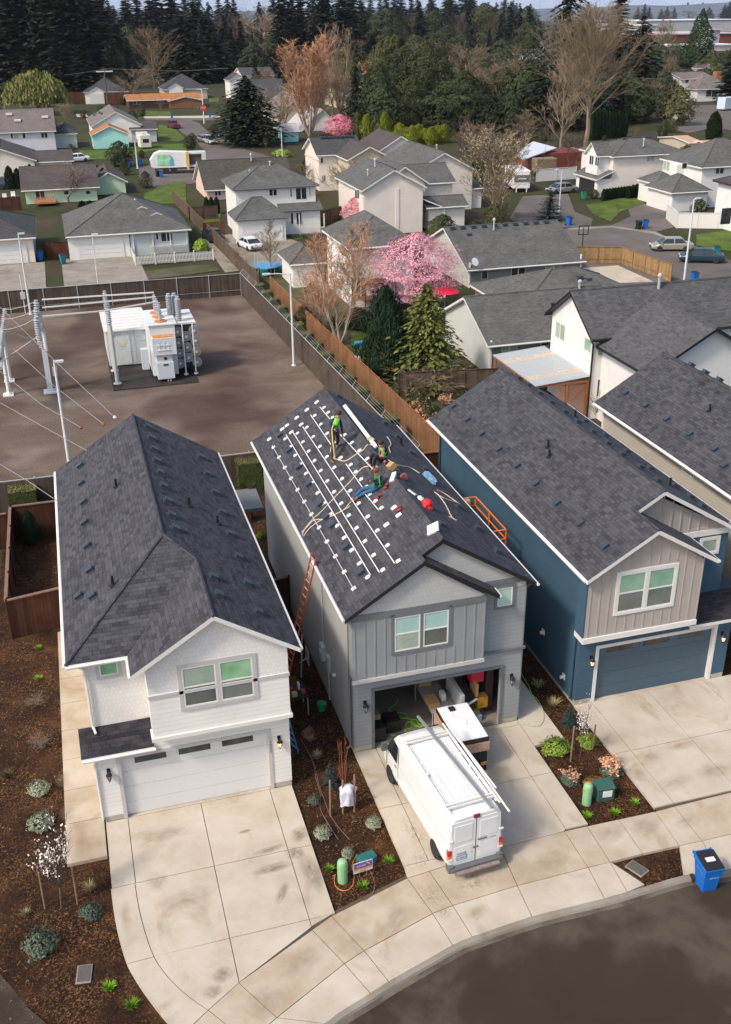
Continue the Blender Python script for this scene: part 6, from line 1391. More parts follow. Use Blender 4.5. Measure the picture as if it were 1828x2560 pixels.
h0 = hedge(0,0,.95,1.0,1.65,'square-clipped green hedge block in the row between the chain-link and cedar fences','square hedge blocks along the right fence')
hb = [G(zH(*q), 1.65) for q in ((562,22),(668,97),(755,190),(850,282),(960,382),(1058,500),(1150,605))]
ys = [p.y for p in hb]; st = (ys[0]-ys[-1])/6; h0.location = (17.55, ys[-1], 0)
for k in range(1, 14):
    y = ys[-1]+st*k
    if y < 93.5: dup(h0, (17.55-(y-52)*.027, y, 0))
for q, lb in (((97,925),'dark clipped hedge block behind the small left garden fence'),((1103,800),'clipped hedge block seen between the white and grey houses')):
    p = G(zE3(*q), 1.8); hedge(p.x, p.y, 1.4, 1.0, 1.8, lb, None)
# lamps
def lamp(base, topy, label, arm=0, r=.09, head=True, name='street_lamp', loc=None, cat='street lamp', mat=None):
    b_, h = stand(base, topy); t = thing(name, label, cat, b_); b = MB(); m = mat or M_pole
    b.tube([(0,0,0),(0,0,h)], [r, r*.6], 8); b.lathe([(r*1.8,0),(r*1.8,.06),(r*1.1,.08)], n=8); b.build('pole', m, t)
    if arm:
        b = MB(); b.tube([(0,0,h-.12),(arm*.5,0,h+.02),(arm,0,h+.06)], r*.4, 6); b.build('arm', m, t)
    if head:
        b = MB(); s_ = 1 if arm >= 0 else -1; x = arm; b.box(x-.05 if s_ > 0 else x-.5,-.11,h+.02,x+.5 if s_ > 0 else x+.05,.11,h+.12); o = b.build('lamp_head', m, t)
        g = MB(); g.box(x+s_*.08,-.08,h-.01,x+s_*.42,.08,h+.02); g.build('lens', plain('lens_glass', (.55,.56,.52), .2), o)
    return t
lamp(zE3(310,832), 907, 'pale grey pole with small flat top standing behind the white house roof', 0, .11)
lamp((735,914), 683, 'tall grey street lamp with curved arm at the gravel yard right fence', -1.5, .10)
lamp((77,786), 586, 'grey street lamp at the left end of the back fence', .0, .10)
lamp(zC(447,640), 588, 'thin grey lamp pole rising behind the substation busbars', 0, .06)
lamp((1710,704), 498, 'grey street lamp by the blue bin on the cul-de-sac', .25, .11)
lamp(T5(1215,640), 240+400/3.53, 'pale street lamp beside the garbage truck', .0, .13, False)
lamp(T6(942,590), 240+282/3.53, 'street lamp with left-pointing head beside the cream gabled house', -.9, .10)
lamp(T6(250,240), 785/3.53, 'far street lamp with left arm at the stop sign', -3.2, .16)
lamp(T6(515,390), 240+293/3.53, 'short white post on the lawn left of the lone fir', 0, .16, False, 'post', None, 'post')
lamp((1398,528), 424, 'street lamp between the blue spruce and silver car', -.5, .09)
M_upole = plain('utility_pole', (.10,.08,.07), .9, .2)
t = lamp(T5(962,150), 610/3.53, 'dark utility pole with crossarm before the dark-hipped house', 0, .22, False, 'utility_pole', None, 'utility pole', M_upole)
h_ = stand(T5(962,150), 610/3.53)[1]; b = MB(); b.box(-2.2,-.1,h_-.7,2.2,.1,h_-.4); b.build('crossarm', M_pole, t)
t2_ = lamp(T4(965,870), 660/3.328, 'thin utility pole with white transformer can beside the brown shrubs at right', 0, .15, False, 'utility_pole', None, 'utility pole', M_upole)
h_ = stand(T4(965,870), 660/3.328)[1]; b = MB(); b.lathe([(.05,h_-3.2),(.35,h_-3.1),(.35,h_-1.8),(.05,h_-1.6)], (-.6,0,0), 8); b.build('transformer_can', T_lgrey, t2_)
def wire(label, pts, r=.012, mat=None, name='power_line'): b = MB(); b.tube(pts, r, 4); return tag(b.build(name, mat or plain('wire_grey', (.30,.28,.27), .6), uv=False), label, 'power line')
def px3(q, y): return ony(q, y)
wire('upper power line crossing the dark wood at left', [ony(T1(570,662), 345), ony(T1(760,635), 350), ony(T1(940,608), 352), ony(T1(1300,612), 356), ony(T2(0,628), 360), ony(T2(460,600), 365)], .07)
wire('power line at the far right above the shrubs', [ony(T4(640,648), 240), ony(T4(985,652), 242), ony(T4(1210,662), 250)], .04)
for k, (a, m_, c, lb) in enumerate((((0,120),(240,355),(510,610),'topmost thin line slanting across the gravel yard'),((60,305),(240,470),(460,640),'second thin line slanting across the gravel yard'),((0,405),(180,550),(360,655),'third thin line slanting across the gravel yard'),((0,545),(190,650),(385,757),'fourth thin line slanting across the gravel yard'),((0,818),(120,890),(252,980),'lowest thin line crossing behind the white house'))):
    wire(lb, [G(zE3(*a), 8.5), G(zE3(*m_), 8.35), G(zE3(*c), 8.5)], .013)
    if k < 3: b = MB(); p = G(zE3(*c), 8.5); b.lathe([(.02,-.08),(.09,0),(.02,.08)], tuple(p), 6); tag(b.build('line_marker', T_white if k == 0 else B_red), ('white','first dark','second dark')[k]+' line marker hanging over the gravel yard', 'marker')
# ================================================================ SUBSTATION
M_sub = plain('enclosure_grey', (.56,.60,.62), .45, .05, 1); M_tank = plain('tank_paint', (.66,.69,.68), .45, .05, 1); M_ins = plain('insulator_grey', (.38,.39,.40), .35, .06); M_rad = plain('radiator_dark', (.05,.055,.055), .6); M_rust = plain('rust_orange', (.55,.22,.07), .8, .4, 5)
M_pad = ground('wet_pad', ((.3, (.022,.018,.017)), (.6, (.045,.038,.036))), .8, 30., .2, rough=.8); tag(MB().box(2.0,70.5,-.05,7.95,76.6,.07).build('transformer_pad', M_pad), kind='structure')
S = tag(bpy.data.objects.new('switchgear_shed', None), 'pale grey metal switchgear enclosure with ribbed white roof on the substation pad', 'enclosure'); COL.objects.link(S)
MB().box(2.1,75.9,.15,5.1,81.6,2.78).build('cabinet', M_sub, S)
b = MB(); b.box(1.95,75.7,2.78,5.25,81.8,2.86)
for k in range(8): b.box(1.98,75.75+k*.85,2.86,5.2,75.87+k*.85,2.92)
b.build('roof', T_white, S); MB().box(2.75,75.84,.2,3.75,75.9,2.45).box(3.6,75.8,1.15,3.72,75.85,1.22).build('door', plain('door_grey', (.58,.60,.58), .5), S); MB().box(3.05,75.82,1.6,3.4,75.845,1.9).build('warning_sign', plain('sign_yellow', (.65,.60,.35), .6), S)
MB().box(4.1,75.87,.2,4.14,75.9,2.7).box(4.3,75.87,1.9,5.0,75.9,1.93).box(4.3,75.87,1.1,5.0,75.9,1.13).build('panel_seam', T_lgrey, S)
S = tag(bpy.data.objects.new('power_transformer', None), 'large pale power transformer with ribbed bushings and a bank of round cooling fans', 'transformer'); COL.objects.link(S)
MB().box(4.95,71.9,.35,6.75,76.0,4.0).box(4.85,71.8,4.0,6.9,76.1,4.1).build('tank', M_tank, S, bev=.02)
MB().box(5.02,71.15,2.05,6.68,71.9,3.3).build('control_cabinet', M_tank, S, bev=.02); MB().box(5.1,71.2,3.3,6.6,71.85,3.34).build('rusty_top', M_rust, S)
b = MB()
for z_ in (2.4,2.75): b.box(5.3,71.10,z_,6.3,71.15,z_+.04)
for x_ in (5.5,5.85,6.15): b.box(x_,71.11,2.3,x_+.03,71.15,3.0)
b.build('cabinet_rib', M_tank, S)
MB().box(5.2,71.2,.28,6.4,71.9,1.5).box(5.25,71.3,1.5,6.35,71.9,2.05).build('lower_cabinet', M_sub, S, bev=.02); MB().lathe([(.12,0),(.12,.05)], (5.85,71.28,1.75), 12, axis='y').build('gauge', T_black, S); MB().box(5.65,71.17,1.28,6.0,71.2,1.38).build('handle', T_black, S)
MB().box(4.25,72.2,.8,4.75,72.7,2.3).build('side_cabinet', M_sub, S, bev=.02); MB().tube([(5.9,71.3,0),(5.9,71.3,.35)],.05,6).build('conduit', T_lgrey, S); MB().tube([(6.08,71.3,0),(6.08,71.3,.35)],.05,6).build('conduit', T_lgrey, S)
b = MB()
for k in range(14): b.box(6.85+k*.10,72.45,.55,6.90+k*.10,76.0,3.75)
b.box(6.8,72.9,.45,8.25,75.9,.6); b.build('radiator', M_rad, S)
b = MB(); b.box(6.8,72.4,3.8,8.3,76.1,3.92)
for k in range(5): b.box(6.85,72.6+k*.75,3.92,8.25,72.72+k*.75,3.96)
b.build('radiator_cover', T_white, S)
fan = None; M_fan = plain('fan_guard', (.30,.32,.32), .5, .15, 12)
for q in ((1155,590),(1170,740),(1185,880),(1195,1020),(1275,655),(1290,800),(1305,940),(1380,575),(1400,710),(1410,860),(1425,1000)):
    p = ony(Z(230,720,5.413)(*q), 72.3)
    if fan is None:
        b = MB()
        for rr in (.12,.2,.28,.35): 
            for k in range(18): a, c = 6.283*k/18, 6.283*(k+1)/18; b.tube([(rr*math.cos(a),-.04,rr*math.sin(a)),(rr*math.cos(c),-.04,rr*math.sin(c))], .008, 3, cap=False)
        b.lathe([(.355,0),(.36,.12)], n=18, axis='y').lathe([(.09,-.06),(.09,.05)], n=10, axis='y'); fan = b.build('cooling_fan', M_fan, S); o = fan
        hb_ = MB().lathe([(.10,-.08),(.09,-.06)], n=10, axis='y').build('fan_hub', T_white, fan)
    else:
        o = fan.copy(); COL.objects.link(o); o.parent = S; h_ = hb_.copy(); COL.objects.link(h_); h_.parent = o
    o.location = p
for x_ in (7.28, 8.0): MB().tube([(x_,72.05,.3),(x_,72.05,3.9)], .05, 6).lathe([(.16,.2),(.16,.28)], (x_,72.05,0), 8).build('support_pole', T_white, S)
def insul(b, p, h, r, n=9, d=(0,0,1)):
    prof = [(r*.5,0)]
    for k in range(n): z_ = h*(.06+.88*k/n); prof += [(r*.55,z_),(r,z_+h*.03),(r*.55,z_+h*.06)]
    prof += [(r*.5,h*.95),(r*.62,h*.96),(r*.62,h)]; o = len(b.v); b.lathe(prof, (0,0,0), 10)
    q = Vector((0,0,1)).rotation_difference(Vector(d)).to_matrix()
    for i in range(o, len(b.v)): b.v[i] = tuple(q@Vector(b.v[i])+Vector(p))
for x_, y_ in ((5.85,72.6),(5.8,73.8),(5.75,75.0)):
    b = MB(); insul(b, (x_,y_,4.1), 1.35, .15); b.build('bushing', M_ins, S); MB().lathe([(.42,0),(.42,.05),(.34,.06)], (x_,y_,4.12), 14).build('flange', M_rust, S)
for x_, y_, h_ in ((6.72,74.2,1.7),(7.2,72.9,1.75),(7.15,74.6,1.6)): b = MB(); insul(b, (x_,y_,3.95), h_, .24, 12); b.build('bushing', M_ins, S)
S = tag(bpy.data.objects.new('busbar_support', None), 'pair of tall pale posts carrying insulators in front of the switchgear shed', 'busbar support'); COL.objects.link(S)
for y_ in (71.9, 75.0):
    MB().tube([(2.38,y_,.05),(2.33,y_,4.3)], .14, 8).lathe([(.3,.05),(.3,.12)], (2.38,y_,0), 8).build('post', T_lgrey, S); b = MB(); insul(b, (2.33,y_,4.3), 1.7, .19, 10); b.build('insulator', M_ins, S)
BB = [((-1.9,71.7),(5.5,71.3)),((-1.9,69.5),(5.5,70.0)),((-1.9,67.2),(5.5,68.7))]
for k, (a, c) in enumerate(BB): wire(('farthest','middle','nearest')[k]+' of the three pale busbars over the substation', [(a[0],a[1],6.5),(2.0,(a[1]+c[1])/2,6.5 if k < 2 else 6.35),(c[0],c[1],6.5)], .06, T_white, 'busbar')
S = tag(bpy.data.objects.new('switch_tower', None), 'grey steel column topped by stacked ribbed insulators at the left of the substation', 'switch tower'); COL.objects.link(S)
MB().box(-2.42,71.5,.1,-2.08,71.9,3.1).box(-2.7,71.3,0,-1.8,72.1,.12).build('column', M_sub, S); MB().box(-1.9,71.45,1.2,-1.6,71.8,1.8).build('control_box', T_lgrey, S)
MB().box(-2.45,66.9,4.75,-2.15,72.0,4.95).build('beam', M_ins, S); b = MB(); insul(b, (-2.3,71.7,3.1), 1.7, .26, 10); b.build('insulator', M_ins, S); b = MB(); insul(b, (-2.1,70.9,3.1), 1.6, .16, 10); b.build('insulator', T_white, S)
for y_ in (71.7,69.5,67.2): b = MB(); insul(b, (-2.3,y_,4.95), 1.55, .22, 9); b.build('insulator', M_ins, S)
S = tag(bpy.data.objects.new('disconnect_switch', None), 'rack of tilted insulators on white flared posts at the left edge of the yard', 'disconnect switch'); COL.objects.link(S)
for y_ in (71.9, 75.1): MB().tube([(-5.05,y_,0),(-5.0,y_,.25),(-5.0,y_,3.5)], [.35,.14,.13], 8).box(-5.4,y_-.35,0,-4.7,y_+.35,.1).build('post', T_white, S)
MB().box(-5.3,66.5,3.5,-4.8,76,3.7).build('beam', M_ins, S)
for y_ in (68.2,70.9,73.6):
    for z_, dx in ((3.7,0),(4.7,.25)): b = MB(); insul(b, (-4.95+dx,y_,z_), .95, .19, 6, (.28,0,1)); b.build('insulator', M_ins, S)
for y_ in (67.4, 70.1): MB().box(-5.9,y_,3.4,-5.1,y_+1.1,4.1).build('fuse_box', M_sub, S)
for k, (a, c) in enumerate((((-4.5,68.2,5.6),(-2.3,71.5,3.6)),((-4.9,67.5,3.7),(-2.3,71.4,4.2)))): wire(('upper','lower')[k]+' pale rod between the tilted insulators and switch tower', [a, c], .045, plain('rod_pink', (.55,.46,.44), .5), 'connecting_rod')
for k, (a, c) in enumerate((((-4.6,73.6,5.6),(-2.4,71.7,6.4)),((-4.6,70.9,5.6),(-2.4,69.5,6.4)),((-4.6,68.2,5.6),(-2.4,67.2,6.4)))):
    a = Vector(a); c = Vector(c); wire(('rear','middle','front')[k]+' slack cable from the tilted insulators to the switch tower', [a, a*.7+c*.3-Vector((0,0,.15)), a*.3+c*.7-Vector((0,0,.15)), c], .02, T_lgrey, 'cable')
p = G(Z(0,720,6.246)(400,395)); MB().tube([(0,0,0),(0,0,3.6)], .04, 6).box(-.15,-.12,1.6,.15,.0,2.1)
t = thing('meter_post', 'thin post with small grey box at the back fence left of the lamp', 'post', p); MB().tube([(0,0,0),(0,0,3.4)], .04, 6).build('post', M_pole, t); MB().box(-.2,-.15,1.3,.2,.0,1.9).build('junction_box', T_lgrey, t)
# ================================================================ VEHICLES
M_tyre = plain('tyre', (.022,.022,.024), .85, .2); M_rim = plain('rim', (.42,.42,.43), .35, .05, metal=.5); M_rimd = plain('dusty_rim', (.30,.26,.22), .6, .2, 9)
M_glass = plain('car_glass', (.018,.022,.025), .06, .1, spec=.8); M_head = plain('headlamp', (.75,.76,.78), .1); M_tail = plain('tail_lamp', (.45,.02,.02), .25, emit=None); M_amb = plain('amber_lamp', (.75,.20,.03), .25); M_bump = plain('bumper_grey', (.12,.12,.13), .6, .1)
def paint(name, c, metal=.3): 
    return plain(name, c, .28, .03, 1., metal, spec=.6)
def wheel(parent, x, y, r, w_, rim=None):
    b = MB(); b.lathe([(r*.55,-w_/2),(r*.9,-w_/2),(r,-w_*.32),(r,w_*.32),(r*.9,w_/2),(r*.55,w_/2)], n=20, axis='x'); t = b.build('wheel', M_tyre, parent, (x, y, r), smooth=False)
    b = MB(); b.lathe([(.02,-w_*.46),(r*.2,-w_*.47),(r*.3,-w_*.34),(r*.5,-w_*.38),(r*.58,-w_*.5),(r*.58,w_*.5),(r*.5,w_*.38),(r*.3,w_*.34),(r*.2,w_*.47),(.02,w_*.46)], n=14, axis='x'); b.build('rim', rim or M_rim, t); return t
def loft(b, st, prof, mi=0):
    """st: [(y, zb, zt, halfwidth)], prof: [(fx, fz)] right half from bottom to top; mirrored"""
    full = [(fx, fz) for fx, fz in prof]+[(-fx, fz) for fx, fz in reversed(prof) if fx > 1e-6]
    n = len(full); vs = []
    for y, zb, zt, hw in st: vs += [(fx*hw, y, zb+(zt-zb)*fz) for fx, fz in full]
    fs = [tuple(range(n))]+[tuple(reversed([(len(st)-1)*n+k for k in range(n)]))]
    for i in range(len(st)-1):
        for k in range(n): k2 = (k+1) % n; fs.append((i*n+k2, i*n+k, (i+1)*n+k, (i+1)*n+k2))
    b.add(vs, fs, mi)
def car(kind, label, loc, rz, pm, cat='car', name='parked_car', S_=1.0):
    t = thing(name, label, cat, loc, rz)
    if kind == 'sedan': L, W, belt, H_, cab = 4.5, .87, .88, 1.40, (.75, 1.25, 3.0, 3.75)
    elif kind == 'coupe': L, W, belt, H_, cab = 4.4, .88, .84, 1.28, (.55, 1.45, 2.7, 3.5)
    elif kind == 'suv': L, W, belt, H_, cab = 4.6, .92, 1.02, 1.72, (.12, .5, 3.0, 3.6)
    elif kind == 'pickup': L, W, belt, H_, cab = 5.4, .95, 1.05, 1.75, (2.0, 2.2, 3.5, 4.1)
    b = MB(); pr = [(0,0),(.90,0),(.98,.12),(1.,.5),(.985,.8),(.93,.97),(.80,1.0),(0,1.02)]
    st = [(0,.42,belt-.14,W*.86),(.06,.30,belt-.03,W*.95),(.5,.24,belt,W),(cab[0]+.3,.22,belt+.01,W),(L*.5,.22,belt,W),(cab[3],.22,belt-.02,W),(L-.55,.24,belt-.14,W*.98),(L-.12,.30,belt-.26,W*.93),(L,.40,belt-.36,W*.84)]
    loft(b, st, pr); b.build('body', pm, t, smooth=False, bev=0)
    g = MB(); a0, a1, a2, a3 = cab; zt = H_-.05
    loft(g, [(a0,belt-.02,belt+.02,W*.86),(a1,belt-.03,zt,W*.80),((a1+a2)/2,belt-.03,zt,W*.82),(a2,belt-.03,zt-.01,W*.80),(a3,belt-.03,belt+.02,W*.88)], [(0,0),(1.06,0),(1.0,.3),(.90,.95),(.86,1.0),(0,1.0)]); g.build('windows', M_glass, t)
    r = MB(); loft(r, [(a1-.10,zt-.04,zt+.0,W*.74),(a1,zt-.02,zt+.045,W*.76),((a1+a2)/2,zt-.02,zt+.06,W*.77),(a2,zt-.02,zt+.04,W*.76),(a2+.08,zt-.05,zt+.0,W*.74)], [(0,0),(1,0),(1,.5),(.9,1),(0,1.02)])
    for s_ in (-1, 1):
        for yy in ((a1+a2)/2,): r.prism([(s_*W*.90,yy-.05,belt-.02),(s_*W*.90,yy+.05,belt-.02),(s_*W*.76,yy+.04,zt),(s_*W*.76,yy-.04,zt)], (s_*.02,0,0))
        r.tube([(s_*W*.88,a0+.05,belt),(s_*W*.76,a1,zt)], .035, 4); r.tube([(s_*W*.90,a3-.03,belt),(s_*W*.76,a2,zt)], .035, 4)
    r.build('roof', pm, t)
    for s_ in (-1, 1):
        for y_ in (.85, L-.85): wheel(t, s_*(W-.09), y_, .32 if kind not in ('suv','pickup') else .37, .21)
        MB().box(s_*W*.52, L-.10, .55, s_*W*.84, L-.005, .70).build('headlight', M_head, t); MB().box(s_*W*.60, -.02, belt-.32, s_*W*.88, .06, belt-.16).build('tail_light', M_tail, t)
        MB().box(s_*W*.98, a3-.35, belt-.02, s_*(W+.16), a3-.22, belt+.12).build('mirror', pm, t)
    MB().box(-W*.8,-.05,.34,W*.8,.05,.50).build('bumper', M_bump, t); MB().box(-W*.5,L-.03,.36,W*.5,L+.02,.56).build('grille', T_black, t)
    return t
def carat(kind, label, p1, p2, pm, **k):   # p1 = px of rear-centre ground, p2 = px of front-centre ground
    a = G(p1); b_ = G(p2); d = b_-a; return car(kind, label, a, math.atan2(d.y, d.x)-math.pi/2, pm, **k)
PK = dict(black=paint('paint_black', (.03,.035,.045)), white=paint('paint_white', (.75,.74,.73), 0), silver=paint('paint_silver', (.42,.42,.43), .6), champ=paint('paint_champagne', (.46,.42,.34), .5), teal=paint('paint_dark_teal', (.02,.05,.065)), red=paint('paint_dark_red', (.20,.03,.04)), blue=paint('paint_dark_blue', (.03,.05,.12)), pale=paint('paint_pale_silver', (.50,.54,.54), .3))
def face(lbl, kind, q, ang, pm, **k): return car(kind, lbl, G(q), R_(ang), pm, **k)
face('dark grey sedan parked beside the white hip-roofed garage', 'sedan', zC(972,372), 8, PK['black'])
face('white coupe with red rear lights on the court before the white garage', 'coupe', zC(1145,408), 12, PK['white'])
face('champagne coloured sedan on the cul-de-sac kerb', 'sedan', zD(1448,400), 72, PK['champ']); face('dark teal sedan behind the champagne one at the right', 'sedan', zD(1590,455), 62, PK['teal'])
face('silver sedan between the trailer and open garage', 'sedan', zD(930,140), 95, PK['silver'])
face('dark red pickup parked on the upper street', 'pickup', T5(1565,290), 10, PK['red'], cat='pickup truck', name='pickup_truck'); face('dark blue car parked at the right kerb of the upper street', 'sedan', T6(362,352), 185, PK['blue'])
face('pale silver suv, nearer of the pair at the grass corner', 'suv', T6(275,412), 190, PK['pale'], cat='suv'); face('silver car half hidden behind the pale silver suv', 'sedan', T6(218,395), 190, PK['silver'])
face('white pickup behind the trunk of the lone fir', 'pickup', T6(590,360), -82, PK['white'], cat='pickup truck', name='pickup_truck')
face('blue-grey car at the left edge behind the arborvitae', 'suv', T5(75,815), 80, PK['blue']); face('white car roof showing behind the dark round bush', 'sedan', T5(790,570), 100, PK['white'])
# near van
V = thing('cargo_van', 'white high-roof cargo van with roof rack parked on the grey house driveway', 'van', (9.43,21.42,.105), R_(4.2))
M_van = plain('van_white', (.73,.725,.715), .28, .05, 1.6, spec=.6); M_vanr = ground('van_roof_white', ((.3,(.66,.65,.60)),(.5,(.76,.75,.72)),(.7,(.80,.79,.77))), .9, 6., 0, rough=.4, fstr=.06)
b = MB(); PRF = [(0,0),(.88,0),(.96,.04),(1.,.12),(1.0,.40),(.985,.5),(.95,.80),(.90,.93),(.80,.985),(.5,1.0),(0,1.008)]
loft(b, [(0,.42,2.24,.86),(.04,.38,2.30,.875),(.5,.36,2.32,.89),(3.75,.36,2.34,.89),(4.05,.36,2.31,.89),(4.35,.36,2.18,.885),(4.45,.36,2.08,.88)], PRF)
loft(b, [(4.45,.36,2.08,.88),(4.72,.36,1.72,.875),(5.0,.36,1.34,.86),(5.08,.36,1.25,.85),(5.35,.36,1.08,.81),(5.52,.38,.92,.76),(5.6,.44,.74,.68)], [(0,0),(.88,0),(.96,.05),(1.,.18),(1.0,.45),(.985,.6),(.95,.82),(.90,.95),(.80,.985),(.5,1.0),(0,1.008)])
b.build('body', M_van, V)
b = MB()
for k in range(7): b.box(-.66+k*.22,.35,2.325,-.635+k*.22,3.8,2.352)
for y_ in (1.3,2.55): b.box(-.72,y_,2.31,.72,y_+.05,2.358)
b.build('roof_rib', M_vanr, V)
b = MB(); b.add([(-.76,4.42,2.135),(.76,4.42,2.135),(.80,5.02,1.345),(-.80,5.02,1.345)], [(0,1,2,3)]); o = b.build('windscreen', M_glass, V); s_ = o.modifiers.new('s','SOLIDIFY'); s_.thickness = .02; s_.offset = 1
for s in (-1, 1):
    b = MB(); b.prism([(s*.885,4.05,1.28),(s*.885,4.9,1.28),(s*.87,4.92,1.36),(s*.835,4.50,1.93),(s*.838,4.05,1.93)], (s*.012,0,0)); b.build('side_window', M_glass, V)
    wheel(V, s*.79, .98, .34, .22, M_rimd); wheel(V, s*.79, 4.66, .34, .22, M_rimd)
    MB().box(s*.90,4.82,1.25,s*1.10,4.92,1.55).build('mirror', M_bump, V)
    b = MB(); b.box(s*.78,-.03,.72,s*.895,.10,.92,1).box(s*.78,-.032,.92,s*.895,.10,1.12,0); b.build('tail_light', [M_tail, M_amb], V)
    MB().box(s*.60,-.13,.40,s*.74,-.10,.47).build('reflector', M_tail, V)
    b = MB(); b.box(s*.875,3.92,.55,s*.90,3.94,2.0).box(s*.878,4.94,.6,s*.895,4.955,1.3) if s < 0 else b.box(s*.878,2.6,.55,s*.902,2.62,1.95).box(s*.878,3.9,.55,s*.902,3.92,1.95); b.build('door_seam', M_bump, V)
    MB().box(s*.885,4.05,1.08,s*.905,4.22,1.12).build('door_handle', M_bump, V); MB().box(s*.888,1.35,.66,s*.906,4.25,.72).build('side_moulding', M_van, V); MB().box(s*.885,.25,1.30,s*.90,3.8,1.315).build('body_crease', T_lgrey, V)
b = MB(); b.box(-.80,-.015,.50,-.015,0,2.13).box(.015,-.015,.50,.80,0,2.13); b.build('rear_door', M_van, V)
for s in (-1,1): MB().box(s*.12,-.03,1.36,s*.70,-.013,2.0).build('door_panel', M_van, V, bev=.012); MB().box(s*.12,-.025,.60,s*.70,-.013,1.20).build('door_panel', M_van, V, bev=.012)
MB().box(-.012,-.018,.50,.012,-.002,2.13).build('door_gap', M_bump, V)
MB().box(.06,-.05,1.28,.36,-.025,1.31).build('handle', M_bump, V); MB().box(-.08,-.04,1.0,-.03,-.02,1.06).box(.03,-.04,1.0,.08,-.02,1.06).build('door_lock', M_bump, V)
for s in (-1,1):
    for z_ in (.75,1.45): MB().box(s*.76,-.05,z_,s*.90,-.015,z_+.05).build('hinge', M_van, V)
MB().box(-.62,-.035,.68,-.28,-.022,.86,0).box(-.60,-.038,.70,-.30,-.034,.84,1).build('number_plate', [M_bump, plain('plate_blue_white', (.55,.62,.70), .5, .15, 20)], V)
tmesh('plate_text', 'C47081R', .075, plain('plate_ink', (.04,.06,.16), .6), V, (-.45,-.041,.765), (R_(90),0,0), .001)
tmesh('badge', 'DODGE', .085, M_bump, V, (-.46,-.034,.93), (R_(90),0,0), .002); tmesh('badge', 'SPRINTER', .05, M_bump, V, (.56,-.028,1.24), (R_(90),0,0), .002)
MB().box(-.10,-.04,2.17,.10,.03,2.27).build('brake_light', plain('dark_red_lamp', (.25,.015,.02), .3), V)
MB().box(-.84,-.20,.40,.84,0,.50).box(-.70,-.32,.36,.70,-.18,.42,1).build('bumper', [M_bump, plain('step_rust', (.24,.19,.17), .8, .3, 10)], V); 
for s in (-1,1): MB().box(s*.72,-.12,.32,s*.90,.14,.56).build('bumper_corner', M_bump, V, bev=.02)
MB().box(-.5,5.56,.42,.5,5.62,.70).build('grille', T_black, V)
for s in (-1,1): MB().box(s*.5,5.44,.66,s*.74,5.56,.88).build('headlight', M_head, V)
# rack
RK = tag(bpy.data.objects.new('roof_rack', None), None); COL.objects.link(RK); RK.parent = V
for y_ in (.42, .30, 3.62, 3.5): MB().box(-.80,y_,2.42,.84,y_+.05,2.47).build('crossbar', T_white, RK)
for s in (-1,1):
    MB().tube([(s*.74,.2,2.36),(s*.74,3.75,2.38)], .022, 5).build('side_rail', M_van, RK)
    for y_ in (.42,1.9,3.55): MB().box(s*.74-.03,y_,2.30,s*.74+.03,y_+.1,2.45).build('foot', M_van, RK)
t = MB().box(-.045,.1,0,.045,4.9,.05).build('aluminium_rail', plain('aluminium', (.45,.45,.46), .35, .08, metal=.6), None, (9.43,21.42,.105)); tag(t, 'long aluminium rail strapped lengthwise across the van roof rack', 'metal rail')
c_, s_ = math.cos(R_(4.2)), math.sin(R_(4.2)); 
def vloc(x, y, z): return (9.43+x*c_-y*s_, 21.42+x*s_+y*c_, .105+z)
t.location = vloc(.42,-.25,2.475); t.rotation_euler.z = R_(8.0)
for k, (x, y, L, a, lb) in enumerate(((.80,-.5,4.7,3.8,'outermost white pipe tied along the right of the van roof'),(.90,.55,3.4,5.5,'shorter inner white pipe on the right of the van roof'),(.72,-.05,4.0,4.6,'white conduit beside the pipes on the van roof rack'))):
    t = MB().tube([(0,0,0),(0,L,0)], .032, 7).build('pipe', T_white, None, vloc(x, y, 2.52)); t.rotation_euler.z = R_(a); tag(t, lb, 'pipe')
# garbage truck
t = thing('garbage_truck', 'white garbage truck with green side picture and yellow lifting arm', 'garbage truck', G((392,436)), R_(-4)); sc = 1.0
b = MB(); b.prism([(-.4,0,1.0),(5.3,0,1.0),(5.3,0,3.3),(.9,0,3.55),(-.1,0,3.2),(-.9,0,2.2),(-.8,0,1.3)], (0,2.5,0)); b.build('hopper_body', plain('truck_white', (.72,.71,.70), .5, .06, 1), t)
MB().box(5.3,.1,1.0,8.6,2.4,1.3).box(5.3,.0,3.0,8.3,2.5,3.25).box(7.6,0.0,1.3,8.3,2.4,3.0).build('front_hopper', plain('truck_cab', (.60,.58,.57), .5), t)
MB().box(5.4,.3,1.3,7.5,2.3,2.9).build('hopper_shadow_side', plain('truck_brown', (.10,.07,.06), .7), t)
b = MB(); b.box(5.0,-.25,.9,5.5,-.02,3.4).box(5.1,-.6,.6,5.4,-.1,1.1); b.build('lift_arm', plain('truck_yellow', (.62,.42,.12), .5), t)
MB().box(.3,-.02,1.3,2.6,-.004,3.1).build('side_picture', plain('picture_green', (.30,.60,.35), .6, .35, 1.2), t); MB().box(2.3,-.035,1.3,3.0,-.02,2.3).box(2.55,-.035,2.3,2.85,-.02,2.75).build('side_figure', plain('picture_blue', (.12,.35,.50), .6), t)
MB().box(-.3,.2,.75,7.8,2.3,1.0).build('chassis', plain('chassis', (.12,.05,.045), .7), t)
for x_ in (1.6, 2.9, 7.0):
    for y_ in (.1, 2.3):
        b = MB(); b.lathe([(.3,-.15),(.5,-.15),(.52,0),(.5,.15),(.3,.15)], n=14, axis='y'); w0 = b.build('wheel', M_tyre, t, (x_,y_,.52)); MB().lathe([(.28,-.14),(.28,.14)], n=10, axis='y').build('rim', T_lgrey, w0)
